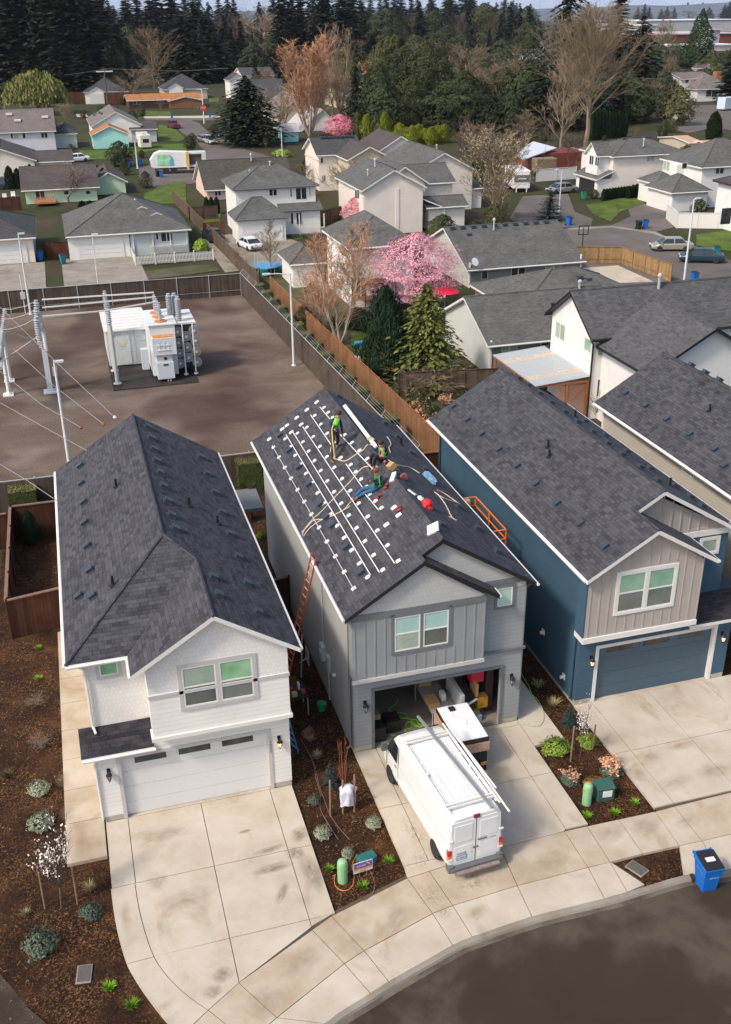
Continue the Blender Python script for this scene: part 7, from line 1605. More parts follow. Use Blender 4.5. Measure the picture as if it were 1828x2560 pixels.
M_bin = plain('bin_blue', (.01,.14,.50), .45, .05); M_binl = plain('bin_lid_black', (.02,.018,.022), .5); M_bint = plain('bin_teal', (.02,.20,.22), .5); M_ping = plain('bin_green', (.02,.25,.12), .5)
def bin_(loc, rz, label, body=None, lid=None, cat='wheelie bin', s=1.0, group=None, name='wheelie_bin', sticker=False, tip=0):
    t = thing(name, label, cat, loc, rz, group); b = MB()
    loft(b, [(-.02,0,.01,.2)], [(0,0),(1,0)]) if False else None
    v = [(-.22,-.24,.02),(.22,-.24,.02),(.22,.20,.02),(-.22,.20,.02),(-.29,-.34,.92),(.29,-.34,.92),(.29,.33,.98),(-.29,.33,.98)]
    b.add(v, [(3,2,1,0),(4,5,6,7),(0,1,5,4),(1,2,6,5),(2,3,7,6),(3,0,4,7)]); b.box(-.31,-.36,.86,.31,-.30,.94).box(-.31,-.34,.86,-.27,.34,.97).box(.27,-.34,.86,.31,.34,.97); b.build('bin_body', body or M_bin, t, bev=.02)
    b = MB(); b.prism([(-.29,-.36,.95),(.29,-.36,.95),(.28,.30,1.03),(-.28,.30,1.03)], (0,0,.04)); lo_ = b.build('lid', lid or M_binl, t, bev=.01)
    if sticker: MB().prism([(-.13,-.10,1.022),(.15,-.10,1.022),(.15,.05,1.040),(-.13,.05,1.040)], (0,0,.006)).build('label', plain('sticker', (.75,.62,.68), .6, .2, 30), lo_)
    MB().tube([(-.27,.42,.96),(.27,.42,.96)], .018, 6).box(-.29,.28,.92,-.25,.44,1.0).box(.25,.28,.92,.29,.44,1.0).build('handle', body or M_bin, t)
    for x_ in (-.27, .27): MB().lathe([(.12,-.03),(.12,.03)], (x_,.26,.12), 12, axis='x').build('wheel', M_tyre, t)
    return t
t = bin_(tuple(G((1768,2222))-Vector((0,-.12,0))), R_(-4), 'blue wheelie bin with black lid and pale sticker standing at the kerb', sticker=True)
t.scale = (1.02,1.02,1.04)
for k, ch in enumerate(('RECYCLE',)): tmesh('bin_text', ch, .07, plain('bin_print', (.35,.55,.80), .6), t, (.02,-.345,.62), (R_(84),0,0), .001)
tmesh('bin_text', 'RECYCLE', .08, MC['bin_print'], t, (-.272,-.02,.72), (R_(90),0,R_(-90)), .001)
for q, rz, lb, bd in (((1262+160,563),20,'blue wheelie bin on the cul-de-sac kerb beside the sage bungalow',None),((1613,571),-10,'blue wheelie bin on the kerb before the white vinyl fence',None),((1735,706),0,'blue wheelie bin at the foot of the cul-de-sac street lamp',None)): bin_(tuple(G(q)), R_(rz), lb, bd)
for q, lb, bd in ((T5(1425,718),'blue wheelie bin by the garbage truck rear wheels',None),(T5(1240,610),'blue wheelie bin beside the pale street lamp',None),(T5(1140,625),'blue wheelie bin lying low by the green house',None),(T5(1518,195),'far blue bin on the upper pavement',None),(T6(303,190),'far blue bin at the crossing right of the stop sign',None),(zC(282,462),'teal wheelie bin beside the bungalow garage',M_bint),(zC(180,445),'dark blue bin between the two left bungalows',None),(zC(915,342),'green-teal bin beside the dark grey sedan',M_bint),(T8(395,860),'green bin before the open garage',M_ping),(T6(195,115),'far green bin at the orange ranch garage',M_ping),(T8(1560,410) if False else (1790,640),'teal bin on the lawn by the right edge',M_bint)):
    bin_(tuple(G(q)), RND.uniform(-.3,.3), lb, bd)
bin_(tuple(G(zD(1212,308))), 0, 'small black bin beside the blue one on the cul-de-sac kerb', M_binl); bin_(tuple(G(T5(1395,712))), .2, 'black bin beside the blue one behind the truck', M_binl)
# travel trailer, camper, boats
a = G(T7(1420,850)); t = thing('travel_trailer', 'white travel trailer with grey front cap parked before the red barn', 'travel trailer', a, R_(-12))
MB().box(0,0,.5,2.5,6.5,3.0).build('body', plain('trailer_white', (.72,.70,.68), .5, .04), t, bev=.1); MB().box(.15,-.03,1.4,2.4,-.004,2.4).build('front_cap', plain('cap_grey', (.13,.125,.14), .4), t); MB().box(.6,-.045,1.82,1.9,-.032,1.95).build('stripe', T_white, t)
for x_ in (.5,2.0): MB().box(x_-.06,-.1,0,x_+.06,.1,.6).build('jack', T_white, t)
for y_ in (3.6,4.5): wheel(t, 0.0, y_, .35, .2)
MB().box(-.03,2.0,1.4,-.004,3.0,2.2).build('side_window', M_glass, t)
a = G(T5(1245,470)); t = thing('camper', 'cream camper body with dark rear window standing on its end drive', 'camper', a, R_(6))
b = MB(); b.prism([(0,0,.3),(2.2,0,.3),(2.2,0,2.6),(0,0,2.6)], (0,3.0,0)); b.box(.0,3.0,1.7,2.2,4.2,2.9); b.build('body', plain('camper_cream', (.66,.62,.53), .5, .08), t, bev=.08); MB().box(.5,-.03,1.2,1.7,-.003,1.9).build('rear_window', M_glass, t); MB().box(.7,1.0,2.6,1.5,1.8,2.8).build('roof_vent', T_lgrey, t)
t = thing('motorhome', 'white and blue camper at the far right road edge', 'camper', G(T8(1500,120)), R_(-70)); MB().box(0,0,.4,2.5,6,3.2).build('body', plain('camper_blue', (.55,.62,.70), .5), t, bev=.1); MB().box(-.03,1.5,1.6,-.003,3.5,2.4).build('side_window', M_glass, t)
# stop sign
t = thing('stop_sign', 'red octagonal STOP sign at the upper street crossing', 'stop sign', G(T6(250,242))); MB().tube([(0,0,0),(0,0,4.4)], .09, 6).build('post', M_pole, t)
b = MB(); b.prism([(.75*math.cos(R_(22.5+45*k)), -.12, 3.6+.75*math.sin(R_(22.5+45*k))) for k in range(8)], (0,.05,0)); b.build('sign_face', plain('sign_red', (.60,.05,.03), .5), t); tmesh('sign_text', 'STOP', .55, T_white, t, (0,-.13,3.6), (R_(90),0,0))
t = thing('road_sign', 'diamond road sign beside the far right road', 'road sign', G(T8(1145,300))); MB().tube([(0,0,0),(0,0,3.4)], .06, 5).build('post', M_pole, t); MB().prism([(0,-.08,2.2),(.7,-.08,2.9),(0,-.08,3.6),(-.7,-.08,2.9)], (0,.04,0)).build('sign_face', T_lgrey, t)
t = thing('construction_sign', 'orange diamond sign far off beside the bright grass', 'road sign', G(T7(145,150))); MB().tube([(0,0,0),(0,0,2)], .08, 5).build('post', M_pole, t); MB().prism([(0,-.1,.8),(1.1,-.1,2.1),(0,-.1,3.4),(-1.1,-.1,2.1)], (0,.06,0)).build('sign_face', plain('sign_orange', (.85,.22,.04), .5), t)
# patio umbrella, basketball hoop, garden bits
t = thing('patio_umbrella', 'bright red patio umbrella beneath the pink plum', 'umbrella', G(zD(352,680))); b = MB(); b.lathe([(1.3,1.9),(.7,2.15),(.05,2.4)], n=8); b.build('canopy', plain('umbrella_red', (.75,.02,.06), .6), t); MB().tube([(0,0,0),(0,0,2.4)], .03, 6).build('pole', T_lgrey, t)
t = thing('basketball_hoop', 'black basketball hoop at the cul-de-sac edge by the sage bungalow', 'basketball hoop', G(zD(962,402))); MB().tube([(0,0,0),(0,0,2.5)], .05, 6).build('pole', T_black, t); b = MB(); b.box(-.6,-.03,1.7,-.52,.03,2.7).box(.52,-.03,1.7,.6,.03,2.7).box(-.6,-.03,2.62,.6,.03,2.7).box(-.6,-.03,1.7,.6,.03,1.78); b.build('backboard', T_black, t)
for q in ((45,925),(120,905)): 
    t = thing('garden_chair', 'white garden chair on the lawn at far left, %s of the pair' % ('left' if q[0] < 60 else 'right'), 'garden chair', G(T5(*q))); MB().box(-.3,-.3,.4,.3,.3,.46).box(-.3,.26,.46,.3,.32,1.0).build('seat', T_white, t)
    for x_ in (-.26,.26):
        for y_ in (-.26,.26): MB().box(x_-.03,y_-.03,0,x_+.03,y_+.03,.4).build('leg', T_white, t)
t = thing('trampoline', 'round blue trampoline frame on the court near the slender bare tree', 'trampoline', G(zC(1190,500))); b = MB(); b.lathe([(1.35,.7),(1.5,.72),(1.5,.78),(1.35,.8)], n=18); b.build('pad', plain('tramp_blue', (.10,.30,.50), .6), t); MB().lathe([(0.01,.72),(1.34,.72),(1.34,.74),(.01,.74)], n=18).build('mat', T_black, t)
for k in range(5): a = k*1.257; MB().tube([(1.4*math.cos(a),1.4*math.sin(a),0),(1.4*math.cos(a),1.4*math.sin(a),2.0)], .03, 4).build('leg', T_lgrey, t)
for q, m_, lb in ((zC(1175,515),M_bint,'teal tub beside the trampoline'),(zC(1225,500),M_ping,'green tub beside the trampoline')): p = G(q); tag(MB().lathe([(.35,0),(.45,.7),(.47,.72),(.4,.72)], tuple(p), 10).build('garden_tub', m_), lb, 'tub')
t = thing('truck_old', 'old green-topped truck in the thicket beside the open-garage house', 'truck', G(T8(230,540)), R_(-80)); t.name = 'old_truck'; MB().box(0,0,.5,1.9,4,1.5).build('body', plain('truck_green', (.03,.22,.08), .6), t, bev=.1); MB().box(.1,.2,1.5,1.8,1.7,2.2).build('cab', plain('truck_cab_grey', (.42,.40,.36), .6), t, bev=.1)
t = thing('covered_trailer', 'brown canvas-covered trailer beside the red barn', 'trailer', G(T8(0,665)), 0); MB().box(0,0,.5,3.6,2.0,2.6).build('cover', plain('canvas_brown', (.20,.15,.09), .9, .3, 2), t, bev=.15); wheel(t, .6, 0, .35, .2)
t = thing('blue_barrel', 'blue barrel standing in the open garage mouth', 'barrel', G(T8(405,795))); MB().lathe([(.35,0),(.4,.1),(.4,1.2),(.35,1.3)], (-.3,0,0), 12).build('drum', plain('barrel_blue', (.02,.16,.42), .5), t)
t = thing('ladder', 'wooden ladder leaning on the red barn', 'ladder', G(T7(1540,668))); MB().box(-.3,0,0,-.22,.06,3.4).box(.22,0,0,.3,.06,3.4).build('rail', M_cedarf, t)
for k in range(9): MB().box(-.22,.01,.3+k*.35,.22,.05,.36+k*.35).build('rung', M_cedarf, t)
# ================================================================ ON THE GREY HOUSE ROOF
zP = Z(810,1010,7.585); zQ = Z(940,1130,4.511); zS3 = Z(600,850,3.123)
def rl(p, off_=0):   # point on the left slope
    return onplane(p, (E0g,30,6), nL)+nL*off_
def rr_(p, off_=0): return onplane(p, (13.99,30,6), nR)+nR*off_
E0g = 7.09
def slopemat(n, fwd=Vector((0,1,0))):
    y = (fwd-n*fwd.dot(n)).normalized(); x = y.cross(n); return Matrix(((x.x,y.x,n.x),(x.y,y.y,n.y),(x.z,y.z,n.z)))
ML = slopemat(nL); MR = slopemat(nR)
M_al = plain('rail_white', (.74,.75,.76), .35, .04, metal=.1); M_mnt = plain('mount_white', (.74,.73,.68), .5, .06)
mnt_me = MB().box(-.085,-.08,0,.085,.08,.018).box(-.03,-.03,.018,.03,.03,.06)
mnt0 = None
def bracket(parent, loc, lone_label=None, grp=None):
    global mnt0
    if mnt0 is None: mnt0 = mnt_me.build('bracket', M_mnt, parent, loc); o = mnt0
    else: o = bpy.data.objects.new('bracket', mnt0.data); COL.objects.link(o); o.parent = parent; o.location = loc
    return o
RAILS = [((168,337),(583,1068),11,0,'bottom-most white solar rail, nearest the left eave'),((240,285),(670,998),13,.13,'second white solar rail up from the left eave'),((277,275),(715,985),12,-.13,'third white solar rail, close beside the second'),
 ((325,245),(793,940),11,-.13,'fourth and longest white solar rail'),((365,185),(468,335),3,-.13,'short rail start ending at the standing worker'),((412,145),(462,205),2,-.13,'short upper rail piece behind the standing worker'),((515,285),(680,460),4,-.13,'white rail from the standing worker to the seated worker'),
 ((545,435),(633,560),3,-.13,'broken fifth rail piece ending at the seated man in jeans'),((640,585),(710,668),2,-.13,'last short rail piece below the seated man in jeans')]
for a, c, n, side, lb in RAILS:
    p0 = rl(zM2(*a)); p1 = rl(zM2(*c)); d = p1-p0; ln = d.length; t = thing('solar_rail', lb+' on the grey house roof', 'solar rail', p0, 0, 'white rails on the grey house roof')
    m = slopemat(nL, d); t.rotation_mode = 'XYZ'; t.rotation_euler = m.to_euler()
    thin = side == 0
    MB().box(-.017 if not thin else -.008, 0, .06, .017 if not thin else .010, ln, .105 if not thin else .08).build('rail', M_al, t)
    for k in range(n+1): bracket(t, (side if side else 0, .12+(ln-.24)*k/n, 0))
for k, q in enumerate(((390,113),(340,152),(289,192),(239,231),(215,250),(312,226),(261,266),(149,301),(782,648),(806,686),(744,735),(510,397))):
    t = MB().box(-.11,-.09,0,.11,.09,.018).box(-.04,-.04,.018,.04,.04,.06).build('roof_mount', M_mnt) if k == 0 else t0.copy()
    if k == 0: t0 = t
    else: COL.objects.link(t)
    t.location = rl(zM2(*q)); t.rotation_euler = ML.to_euler(); tag(t, 'loose white square mount without a rail on the grey house roof', 'roof mount', 'loose roof mounts')
# big white beam near ridge
p0 = rl(zP(400,45), .02); p1 = rl(zP(1000,830), .02); d = p1-p0; t = MB().box(-.075,0,0,.075,d.length,.06).build('rail_bundle', M_al, None, p0); t.rotation_euler = slopemat(nL, d).to_euler(); tag(t, 'thick white bundle of rails lying just under the ridge', 'rail bundle')
p0 = rl(zP(850,690), .09); b = MB(); L_ = Lf(3)
for k in range(6): b.lathe([(.0,0),(.09,.05),(.10,.2),(.05,.35),(.0,.4)], (0,0,0), 7) if k == 0 else None
t = b.build('cloth_wrap', plain('cloth_olive', (.38,.38,.20), .8, .2, 8), None, p0); t.rotation_euler = (R_(-80),0,R_(-150)); tag(t, 'olive cloth wrapped round the end of the rail bundle', 'cloth')
# shingle-lying things
def flatbox(q, w_, l_, h_, name, label, cat, mat, ang=0, right=False, px=zM2):
    m = (MR if right else ML).to_euler(); p = (rr_ if right else rl)(px(*q)); t = MB().box(-w_/2,-l_/2,0,w_/2,l_/2,h_).build(name, mat); t.location = p
    t.rotation_euler = ((MR if right else ML)@Matrix.Rotation(R_(ang),3,'Z')).to_euler(); return tag(t, label, cat)
flatbox((780,494),.20,.5,.06,'white_box','small oblong white box beside the cardboard box on the roof','box',T_white,-35)
flatbox((873,573),.14,.36,.05,'white_box','slim white box near the red bag on the roof','box',T_white,40, True)
flatbox((982,756),.42,.50,.05,'papers','large white sheet stack lying below the ridge toward the front gable','papers',T_white,-20)
M_card = plain('cardboard', (.45,.27,.12), .85, .12, 5)
t = flatbox((776,448),.26,.28,.22,'cardboard_box','small cardboard box on the roof beside the seated workers','box',M_card,20)
M_redt = plain('tool_red', (.42,.03,.035), .45, .3, 20); M_blk = plain('tool_black', (.02,.02,.022), .6, .2)
def drill(q, label, ang=0, right=False):
    t = thing('power_drill', label, 'power tool', (rr_ if right else rl)(zM2(*q), .02)); t.rotation_euler = ((MR if right else ML)@Matrix.Rotation(R_(ang),3,'Z')).to_euler()
    t.scale = (.66,.66,.66); MB().lathe([(.03,-.14),(.055,-.12),(.055,.10),(.03,.16)], (0,0,.06), 8, axis='y').build('body', M_redt, t); MB().box(.03,-.1,.02,.2,-.02,.10).build('grip', M_blk, t); MB().box(.18,-.13,.01,.30,.02,.12).build('battery', M_redt, t); MB().lathe([(.02,.16),(.012,.26)], (0,0,.06), 6, axis='y').build('chuck', M_blk, t); return t
drill((742,553),'red power tool just right of the man in jeans',50); drill((700,604),'red power drill below the man in jeans',20); drill((812,665),'small red and white impact driver on a lone mount',80)
def baggy(p, s, mat, name, label, cat, seed, rot=None, nrm=None, mat2=None):
    b = MB(); n, m = 10, 14; vs = []; fs = []
    for i in range(n+1):
        th = math.pi*i/n
        for j in range(m):
            ph = 2*math.pi*j/m; d = Vector((math.sin(th)*math.cos(ph), math.sin(th)*math.sin(ph), math.cos(th))); k = 1+.35*noise.noise(d*1.7+Vector((seed,0,0)))+.18*noise.noise(d*4+Vector((0,seed,0)))
            vs.append((d.x*s[0]*k, d.y*s[1]*k, max(-.35, d.z)*s[2]*k+s[2]*.35))
    for i in range(n):
        for j in range(m): j2 = (j+1) % m; fs.append((i*m+j, (i+1)*m+j, (i+1)*m+j2, i*m+j2))
    b.add(vs, fs); o = b.build(name, mat, None, p); 
    if rot: o.rotation_euler = rot
    return tag(o, label, cat) if label else o
t = baggy(rr_(zM2(832,500)), (.16,.16,.14), plain('mixed_bag', (.38,.12,.10), .7, .5, 14), 'tool_pouch', 'red and tan tool pouch with black strap lying past the ridge', 'tool pouch', 4, MR.to_euler())
t = baggy(rr_(zM2(945,642)), (.19,.25,.2), plain('bag_red', (.62,.02,.03), .5, .25, 6), 'tool_bag', 'bright red lumpy tool bag on the right roof slope', 'bag', 7, MR.to_euler())
t = baggy(rr_(zM2(915,607)), (.12,.16,.10), T_white, 'white_pouch', 'small white pouch against the red tool bag', 'pouch', 9, MR.to_euler())
t = baggy(rr_(zM2(960,505)), (.17,.58,.16), plain('bag_blue', (.16,.30,.45), .5, .5, 5), 'rope_bag', 'long blue and white bag lying along the right roof slope', 'bag', 12, (MR@Matrix.Rotation(R_(8),3,'Z')).to_euler())
t = baggy(rr_(zM2(862,535)), (.08,.24,.05), M_blk, 'strap', 'black strap trailing from the tool pouch', 'strap', 14, MR.to_euler())
t = baggy(rl(zM2(804,462)), (.12,.16,.10), M_blk, 'black_pouch', 'black pouch behind the cardboard box', 'pouch', 15, ML.to_euler())
M_rope = plain('rope', (.58,.49,.36), .9, .15, 20)
def rope(label, pts, fn=rl, px=zM2, r=.022, mat=None, name='rope', sm=3):
    P_ = [fn(px(*q), r) for q in pts]; q = []
    for i in range(len(P_)-1):
        a, b_, c, d = P_[max(i-1,0)], P_[i], P_[i+1], P_[min(i+2,len(P_)-1)]
        for k in range(sm): t = k/sm; q.append(.5*((2*b_)+(-a+c)*t+(2*a-5*b_+4*c-d)*t*t+(-a+3*b_-3*c+d)*t**3))
    q.append(P_[-1]); b = MB(); b.tube(q, r, 5); return tag(b.build(name, mat or M_rope, uv=False), label, 'rope')
rope('cream rope looping from the standing worker to the seated worker in black', [(468,335),(462,360),(475,395),(520,412),(548,408),(590,380),(630,355),(650,330),(690,335)])
rope('cream rope running from the seated worker down to the left eave', [(660,440),(620,450),(560,520),(480,600),(420,665),(370,710),(330,760),(318,790)]); rope('cream rope from the boots of the man in jeans to the left eave', [(640,545),(600,595),(560,625),(530,660),(470,690),(400,720),(350,760),(325,795)]); rope('slack cream rope between the lower solar rails', [(560,640),(540,655),(440,705),(380,712),(345,745),(315,775)])
rope('cream rope coil lying right of the worker in black', [(745,290),(757,305),(765,330),(755,345),(762,370)], rr_); rope('cream rope leading to the blue bag', [(752,408),(800,435),(860,445),(910,475)], rr_); rope('pale rope lying in a long V on the right slope', [(1000,560),(1040,580),(1110,630),(1100,625),(1030,600),(985,570),(1010,590),(1045,640),(1075,700),(1100,715),(1060,695)], rr_)
# ================================================================ PEOPLE
def person(name_, label, J, bones, cols, radii, hair, hairc, vest=None, tall=1.0, face=Vector((0,-1,0)), extras=None):
    root = thing('person', label, 'person', J['hip'])
    o0 = Vector(J['hip']); names = list(J); vs = [tuple(Vector(J[n])-o0) for n in names]; idx = {n: i for i, n in enumerate(names)}
    V_ = list(vs); E_ = [(idx[a], idx[b_]) for a, b_ in bones]; Rr = [radii[n.split('.')[0]] for n in names]
    for s_ in ('l','r'):      # five fingers from each palm
        if 'hand.'+s_ in idx:
            h_ = Vector(vs[idx['hand.'+s_]]); e_ = Vector(vs[idx['wrist.'+s_]]); d = (h_-e_).normalized(); sd = d.cross(Vector((0,0,1)))
            sd = sd.normalized() if sd.length > .05 else Vector((0,1,0)); dn = d.cross(sd)
            for k, (o_, l_) in enumerate(((-.030,.055),(-.011,.068),(.010,.064),(.029,.048))):
                a = len(V_); V_ += [tuple(h_+sd*o_+d*.03), tuple(h_+sd*o_*1.15+d*(.03+l_*.6)+dn*.01), tuple(h_+sd*o_*1.15+d*(.03+l_)+dn*.03)]; E_ += [(idx['hand.'+s_], a),(a,a+1),(a+1,a+2)]; Rr += [.0095,.009,.008]
            a = len(V_); V_ += [tuple(h_-d*.02+sd*.04), tuple(h_+d*.02+sd*.06)]; E_ += [(idx['hand.'+s_], a),(a,a+1)]; Rr += [.011,.009]
    me = bpy.data.meshes.new('body'); me.from_pydata(V_, E_, []); ob = bpy.data.objects.new('body', me); COL.objects.link(ob)
    sk = ob.modifiers.new('skin', 'SKIN'); sv = me.skin_vertices[0].data
    for i, r in enumerate(Rr): sv[i].radius = (r, r)
    sv[idx['hip']].use_root = True; sk.use_smooth_shade = True
    ss = ob.modifiers.new('sub', 'SUBSURF'); ss.levels = 1; ss.render_levels = 1
    bpy.context.view_layer.update(); dg = bpy.context.evaluated_depsgraph_get(); em = bpy.data.meshes.new_from_object(ob.evaluated_get(dg))
    ob.modifiers.clear(); bpy.data.objects.remove(ob); em.name = 'body'; em.materials.clear()
    mats = []
    for m in cols.values():
        if m not in mats: mats.append(m)
    for m in mats: em.materials.append(m)
    seg = [(Vector(vs[idx[a]]), Vector(vs[idx[b_]]), mats.index(cols[(b_.split('.')[0])])) for a, b_ in bones]
    for p in em.polygons:
        c = p.center; best = (9, 0)
        for a, b_, mi in seg:
            ab = b_-a; t = max(0, min(1, (c-a).dot(ab)/max(1e-6, ab.length_squared))); dd = (c-(a+ab*t)).length
            if dd < best[0]: best = (dd, mi)
        p.material_index = best[1]; p.use_smooth = True
    body = bpy.data.objects.new('body', em); COL.objects.link(body); body.parent = root
    hd = Vector(J['head'])-o0; up = (Vector(J['head'])-Vector(J['neck'])).normalized(); f_ = (face-up*face.dot(up)).normalized(); sdv = f_.cross(up)
    b = MB(); vv = []; ff = []; n, m = 8, 12      # hair cap
    for i in range(n+1):
        th = math.pi*.62*i/n
        for j in range(m):
            ph = 2*math.pi*j/m; d = Vector((math.sin(th)*math.cos(ph), math.sin(th)*math.sin(ph), math.cos(th)))
            if d.x > .35 and d.z < .45: d = d*.80
            k = .130*(1+.10*noise.noise(d*5)); vv.append(tuple(hd+up*.02-f_*.012+(f_*d.x+sdv*d.y*.92+up*d.z*1.05)*k))
    for i in range(n):
        for j in range(m): j2 = (j+1) % m; ff.append((i*m+j, (i+1)*m+j, (i+1)*m+j2, i*m+j2))
    b.add(vv, ff); b.build('hair', hairc, root, uv=False, smooth=True)
    b = MB()
    for s_ in (-1, 1): b.add([tuple(hd+f_*.112+sdv*s_*.036+up*.012+q) for q in (sdv*.014, up*.009, -sdv*.014, -up*.009)], [(0,1,2,3)])
    b.build('eyes', M_blk, root, uv=False)
    b = MB(); b.tube([hd+f_*.105+up*.01, hd+f_*.135-up*.02, hd+f_*.10-up*.03], [.008,.014,.010], 5)
    for s_ in (-1, 1): b.tube([hd+sdv*s_*.095+up*.015, hd+sdv*s_*.108-up*.01, hd+sdv*s_*.095-up*.03], [.012,.014,.008], 5)
    b.build('nose_and_ears', M_skin, root, uv=False, smooth=True)
    MB().tube([hd+f_*.112-up*.045-sdv*.022, hd+f_*.117-up*.045, hd+f_*.112-up*.045+sdv*.022], .005, 4).build('mouth', plain('lips', (.42,.14,.12), .6), root, uv=False)
    if vest:
        ch = Vector(J['chest'])-o0; hp = Vector(J['waist'])-o0; nk = Vector(J['neck'])-o0; sL = Vector(J['shoulder.l'])-o0; sR = Vector(J['shoulder.r'])-o0
        ax = (nk-hp).normalized(); sx = (sR-sL); sx = (sx-ax*sx.dot(ax)).normalized(); fx = ax.cross(sx).normalized()
        def at_(u, v, w_): return hp+ax*(u*(nk-hp).length)+sx*v+fx*w_
        b = MB()
        for s_ in (-1, 1):
            b.tube([at_(-.05,s_*.10,.13), at_(.45,s_*.11,.165), at_(.88,s_*.09,.10), at_(.98,s_*.085,.0), at_(.85,s_*.07,-.12), at_(.4,0 if vest[1] else s_*.10,-.165), at_(-.05,s_*.10,-.13)], .026, 5)
        for u in ((-.02,.45) if vest[1] else (-.02,.35)): b.tube([at_(u, .165*math.cos(q), .15*math.sin(q)) for q in [6.283*k/14 for k in range(15)]], .026, 5)
        b.build('harness', vest[0], root, uv=False)
        if vest[1]:
            b = MB(); o_ = len(b.v); pts = []
            for i in range(6):
                for j in range(7): a = -.85+1.5*j/6; pts.append(at_(.25+.62*i/5, .17*math.sin(a)*(1-.12*i/5), -.185*math.cos(a)-.008))
            b.add(pts, [(i*7+j, i*7+j+1, (i+1)*7+j+1, (i+1)*7+j) for i in range(5) for j in range(6)]); v_ = b.build('vest_back', vest[1], root, uv=False, smooth=True); s_ = v_.modifiers.new('s', 'SOLIDIFY'); s_.thickness = .012
    return root
M_skin = plain('skin', (.52,.27,.19), .55, .08, 6); M_navy = plain('navy_cloth', (.018,.030,.085), .85, .2, 9); M_blackc = plain('black_cloth', (.016,.017,.022), .85, .25, 9); M_brownc = plain('brown_trousers', (.050,.032,.026), .9, .25, 9); M_jean = plain('jeans', (.035,.10,.20), .85, .3, 7)
M_boot = plain('tan_boot', (.26,.11,.05), .8, .2, 9); M_hair = plain('hair_brown', (.055,.022,.014), .8, .3, 20); M_hair2 = plain('hair_auburn', (.17,.060,.025), .8, .3, 20); M_hv = plain('hi_vis', (.22,.62,.05), .6, .15, 8); M_hv2 = plain('harness_green', (.06,.38,.06), .6, .2, 9); M_pinkg = plain('pink_glove', (.75,.16,.20), .7)
RAD = dict(hip=.145, waist=.145, chest=.17, neck=.06, head=.095, crown=.060, shoulder=.085, elbow=.060, wrist=.042, hand=.042, thigh=.105, knee=.076, ankle=.058, foot=.048, toe=.036, skull=.108)
BON = [('hip','waist'),('waist','chest'),('chest','neck'),('neck','skull'),('skull','head'),('head','crown')]
for s_ in ('l','r'): BON += [('chest','shoulder.'+s_),('shoulder.'+s_,'elbow.'+s_),('elbow.'+s_,'wrist.'+s_),('wrist.'+s_,'hand.'+s_),('hip','thigh.'+s_),('thigh.'+s_,'knee.'+s_),('knee.'+s_,'ankle.'+s_),('ankle.'+s_,'foot.'+s_),('foot.'+s_,'toe.'+s_)]
def colr(top, leg, boot, hand=None): return dict(waist=top, chest=top, neck=M_skin, skull=M_skin, head=M_skin, crown=M_skin, shoulder=top, elbow=top, wrist=top, hand=hand or M_skin, thigh=leg, knee=leg, ankle=leg, foot=boot, toe=boot)
def build_joints(spec, Yb):
    J = {}
    for k, (q, dy) in spec.items(): J[k] = ony(zP(*q), Yb+dy)
    J['skull'] = J['neck']*.4+J['head']*.6+Vector((0,0,-.01)); J['crown'] = J['head']+Vector((0,0,.07)); return J
# standing worker
fl = rl(zP(160,1115), .05); fr = rl(zP(262,822), .05); Y1 = (fl.y+fr.y)/2
J = build_joints({'hip':((205,500),0),'waist':((195,430),0),'chest':((215,345),0),'neck':((262,240),0),'head':((283,190),-.02),'shoulder.l':((150,310),.02),'shoulder.r':((300,300),-.02),'elbow.l':((120,400),-.10),'wrist.l':((190,470),-.22),'hand.l':((215,490),-.24),
 'elbow.r':((335,430),0),'wrist.r':((352,560),-.02),'hand.r':((358,610),-.03),'thigh.l':((165,530),0),'thigh.r':((250,530),0)}, Y1)
J['knee.l'] = (J['thigh.l']+fl)/2+Vector((.02,-.04,0)); J['knee.r'] = (J['thigh.r']+fr)/2+Vector((.03,-.06,0)); J['ankle.l'] = fl+Vector((0,.03,.09)); J['ankle.r'] = fr+Vector((0,.03,.09)); J['foot.l'] = fl+Vector((.02,-.03,.03)); J['foot.r'] = fr+Vector((.02,-.03,.03)); J['toe.l'] = rl(zP(190,1128), .05)+Vector((.02,-.05,0)); J['toe.r'] = rl(zP(240,850), .05)+Vector((-.02,-.06,0))
person('w1', 'worker standing on the rails, navy jacket, lime vest back and brown trousers', J, BON, colr(M_navy, M_brownc, M_boot), RAD, None, M_hair, (M_hv2, M_hv), face=Vector((.8,-.5,-.45)))
b = MB(); pts = [J['chest']+Vector((-.14,-.22,-.02)), J['waist']+Vector((-.16,-.25,0)), (J['hip']+J['knee.l'])/2+Vector((-.10,-.2,0)), J['knee.l']+Vector((-.02,-.2,.05)), fl+Vector((.1,-.12,.15))]; b.tube(pts, .028, 5); tag(b.build('safety_rope', plain('rope_yellow', (.62,.46,.16), .8), uv=False), 'thick yellow rope hanging down the back of the standing worker', 'rope')
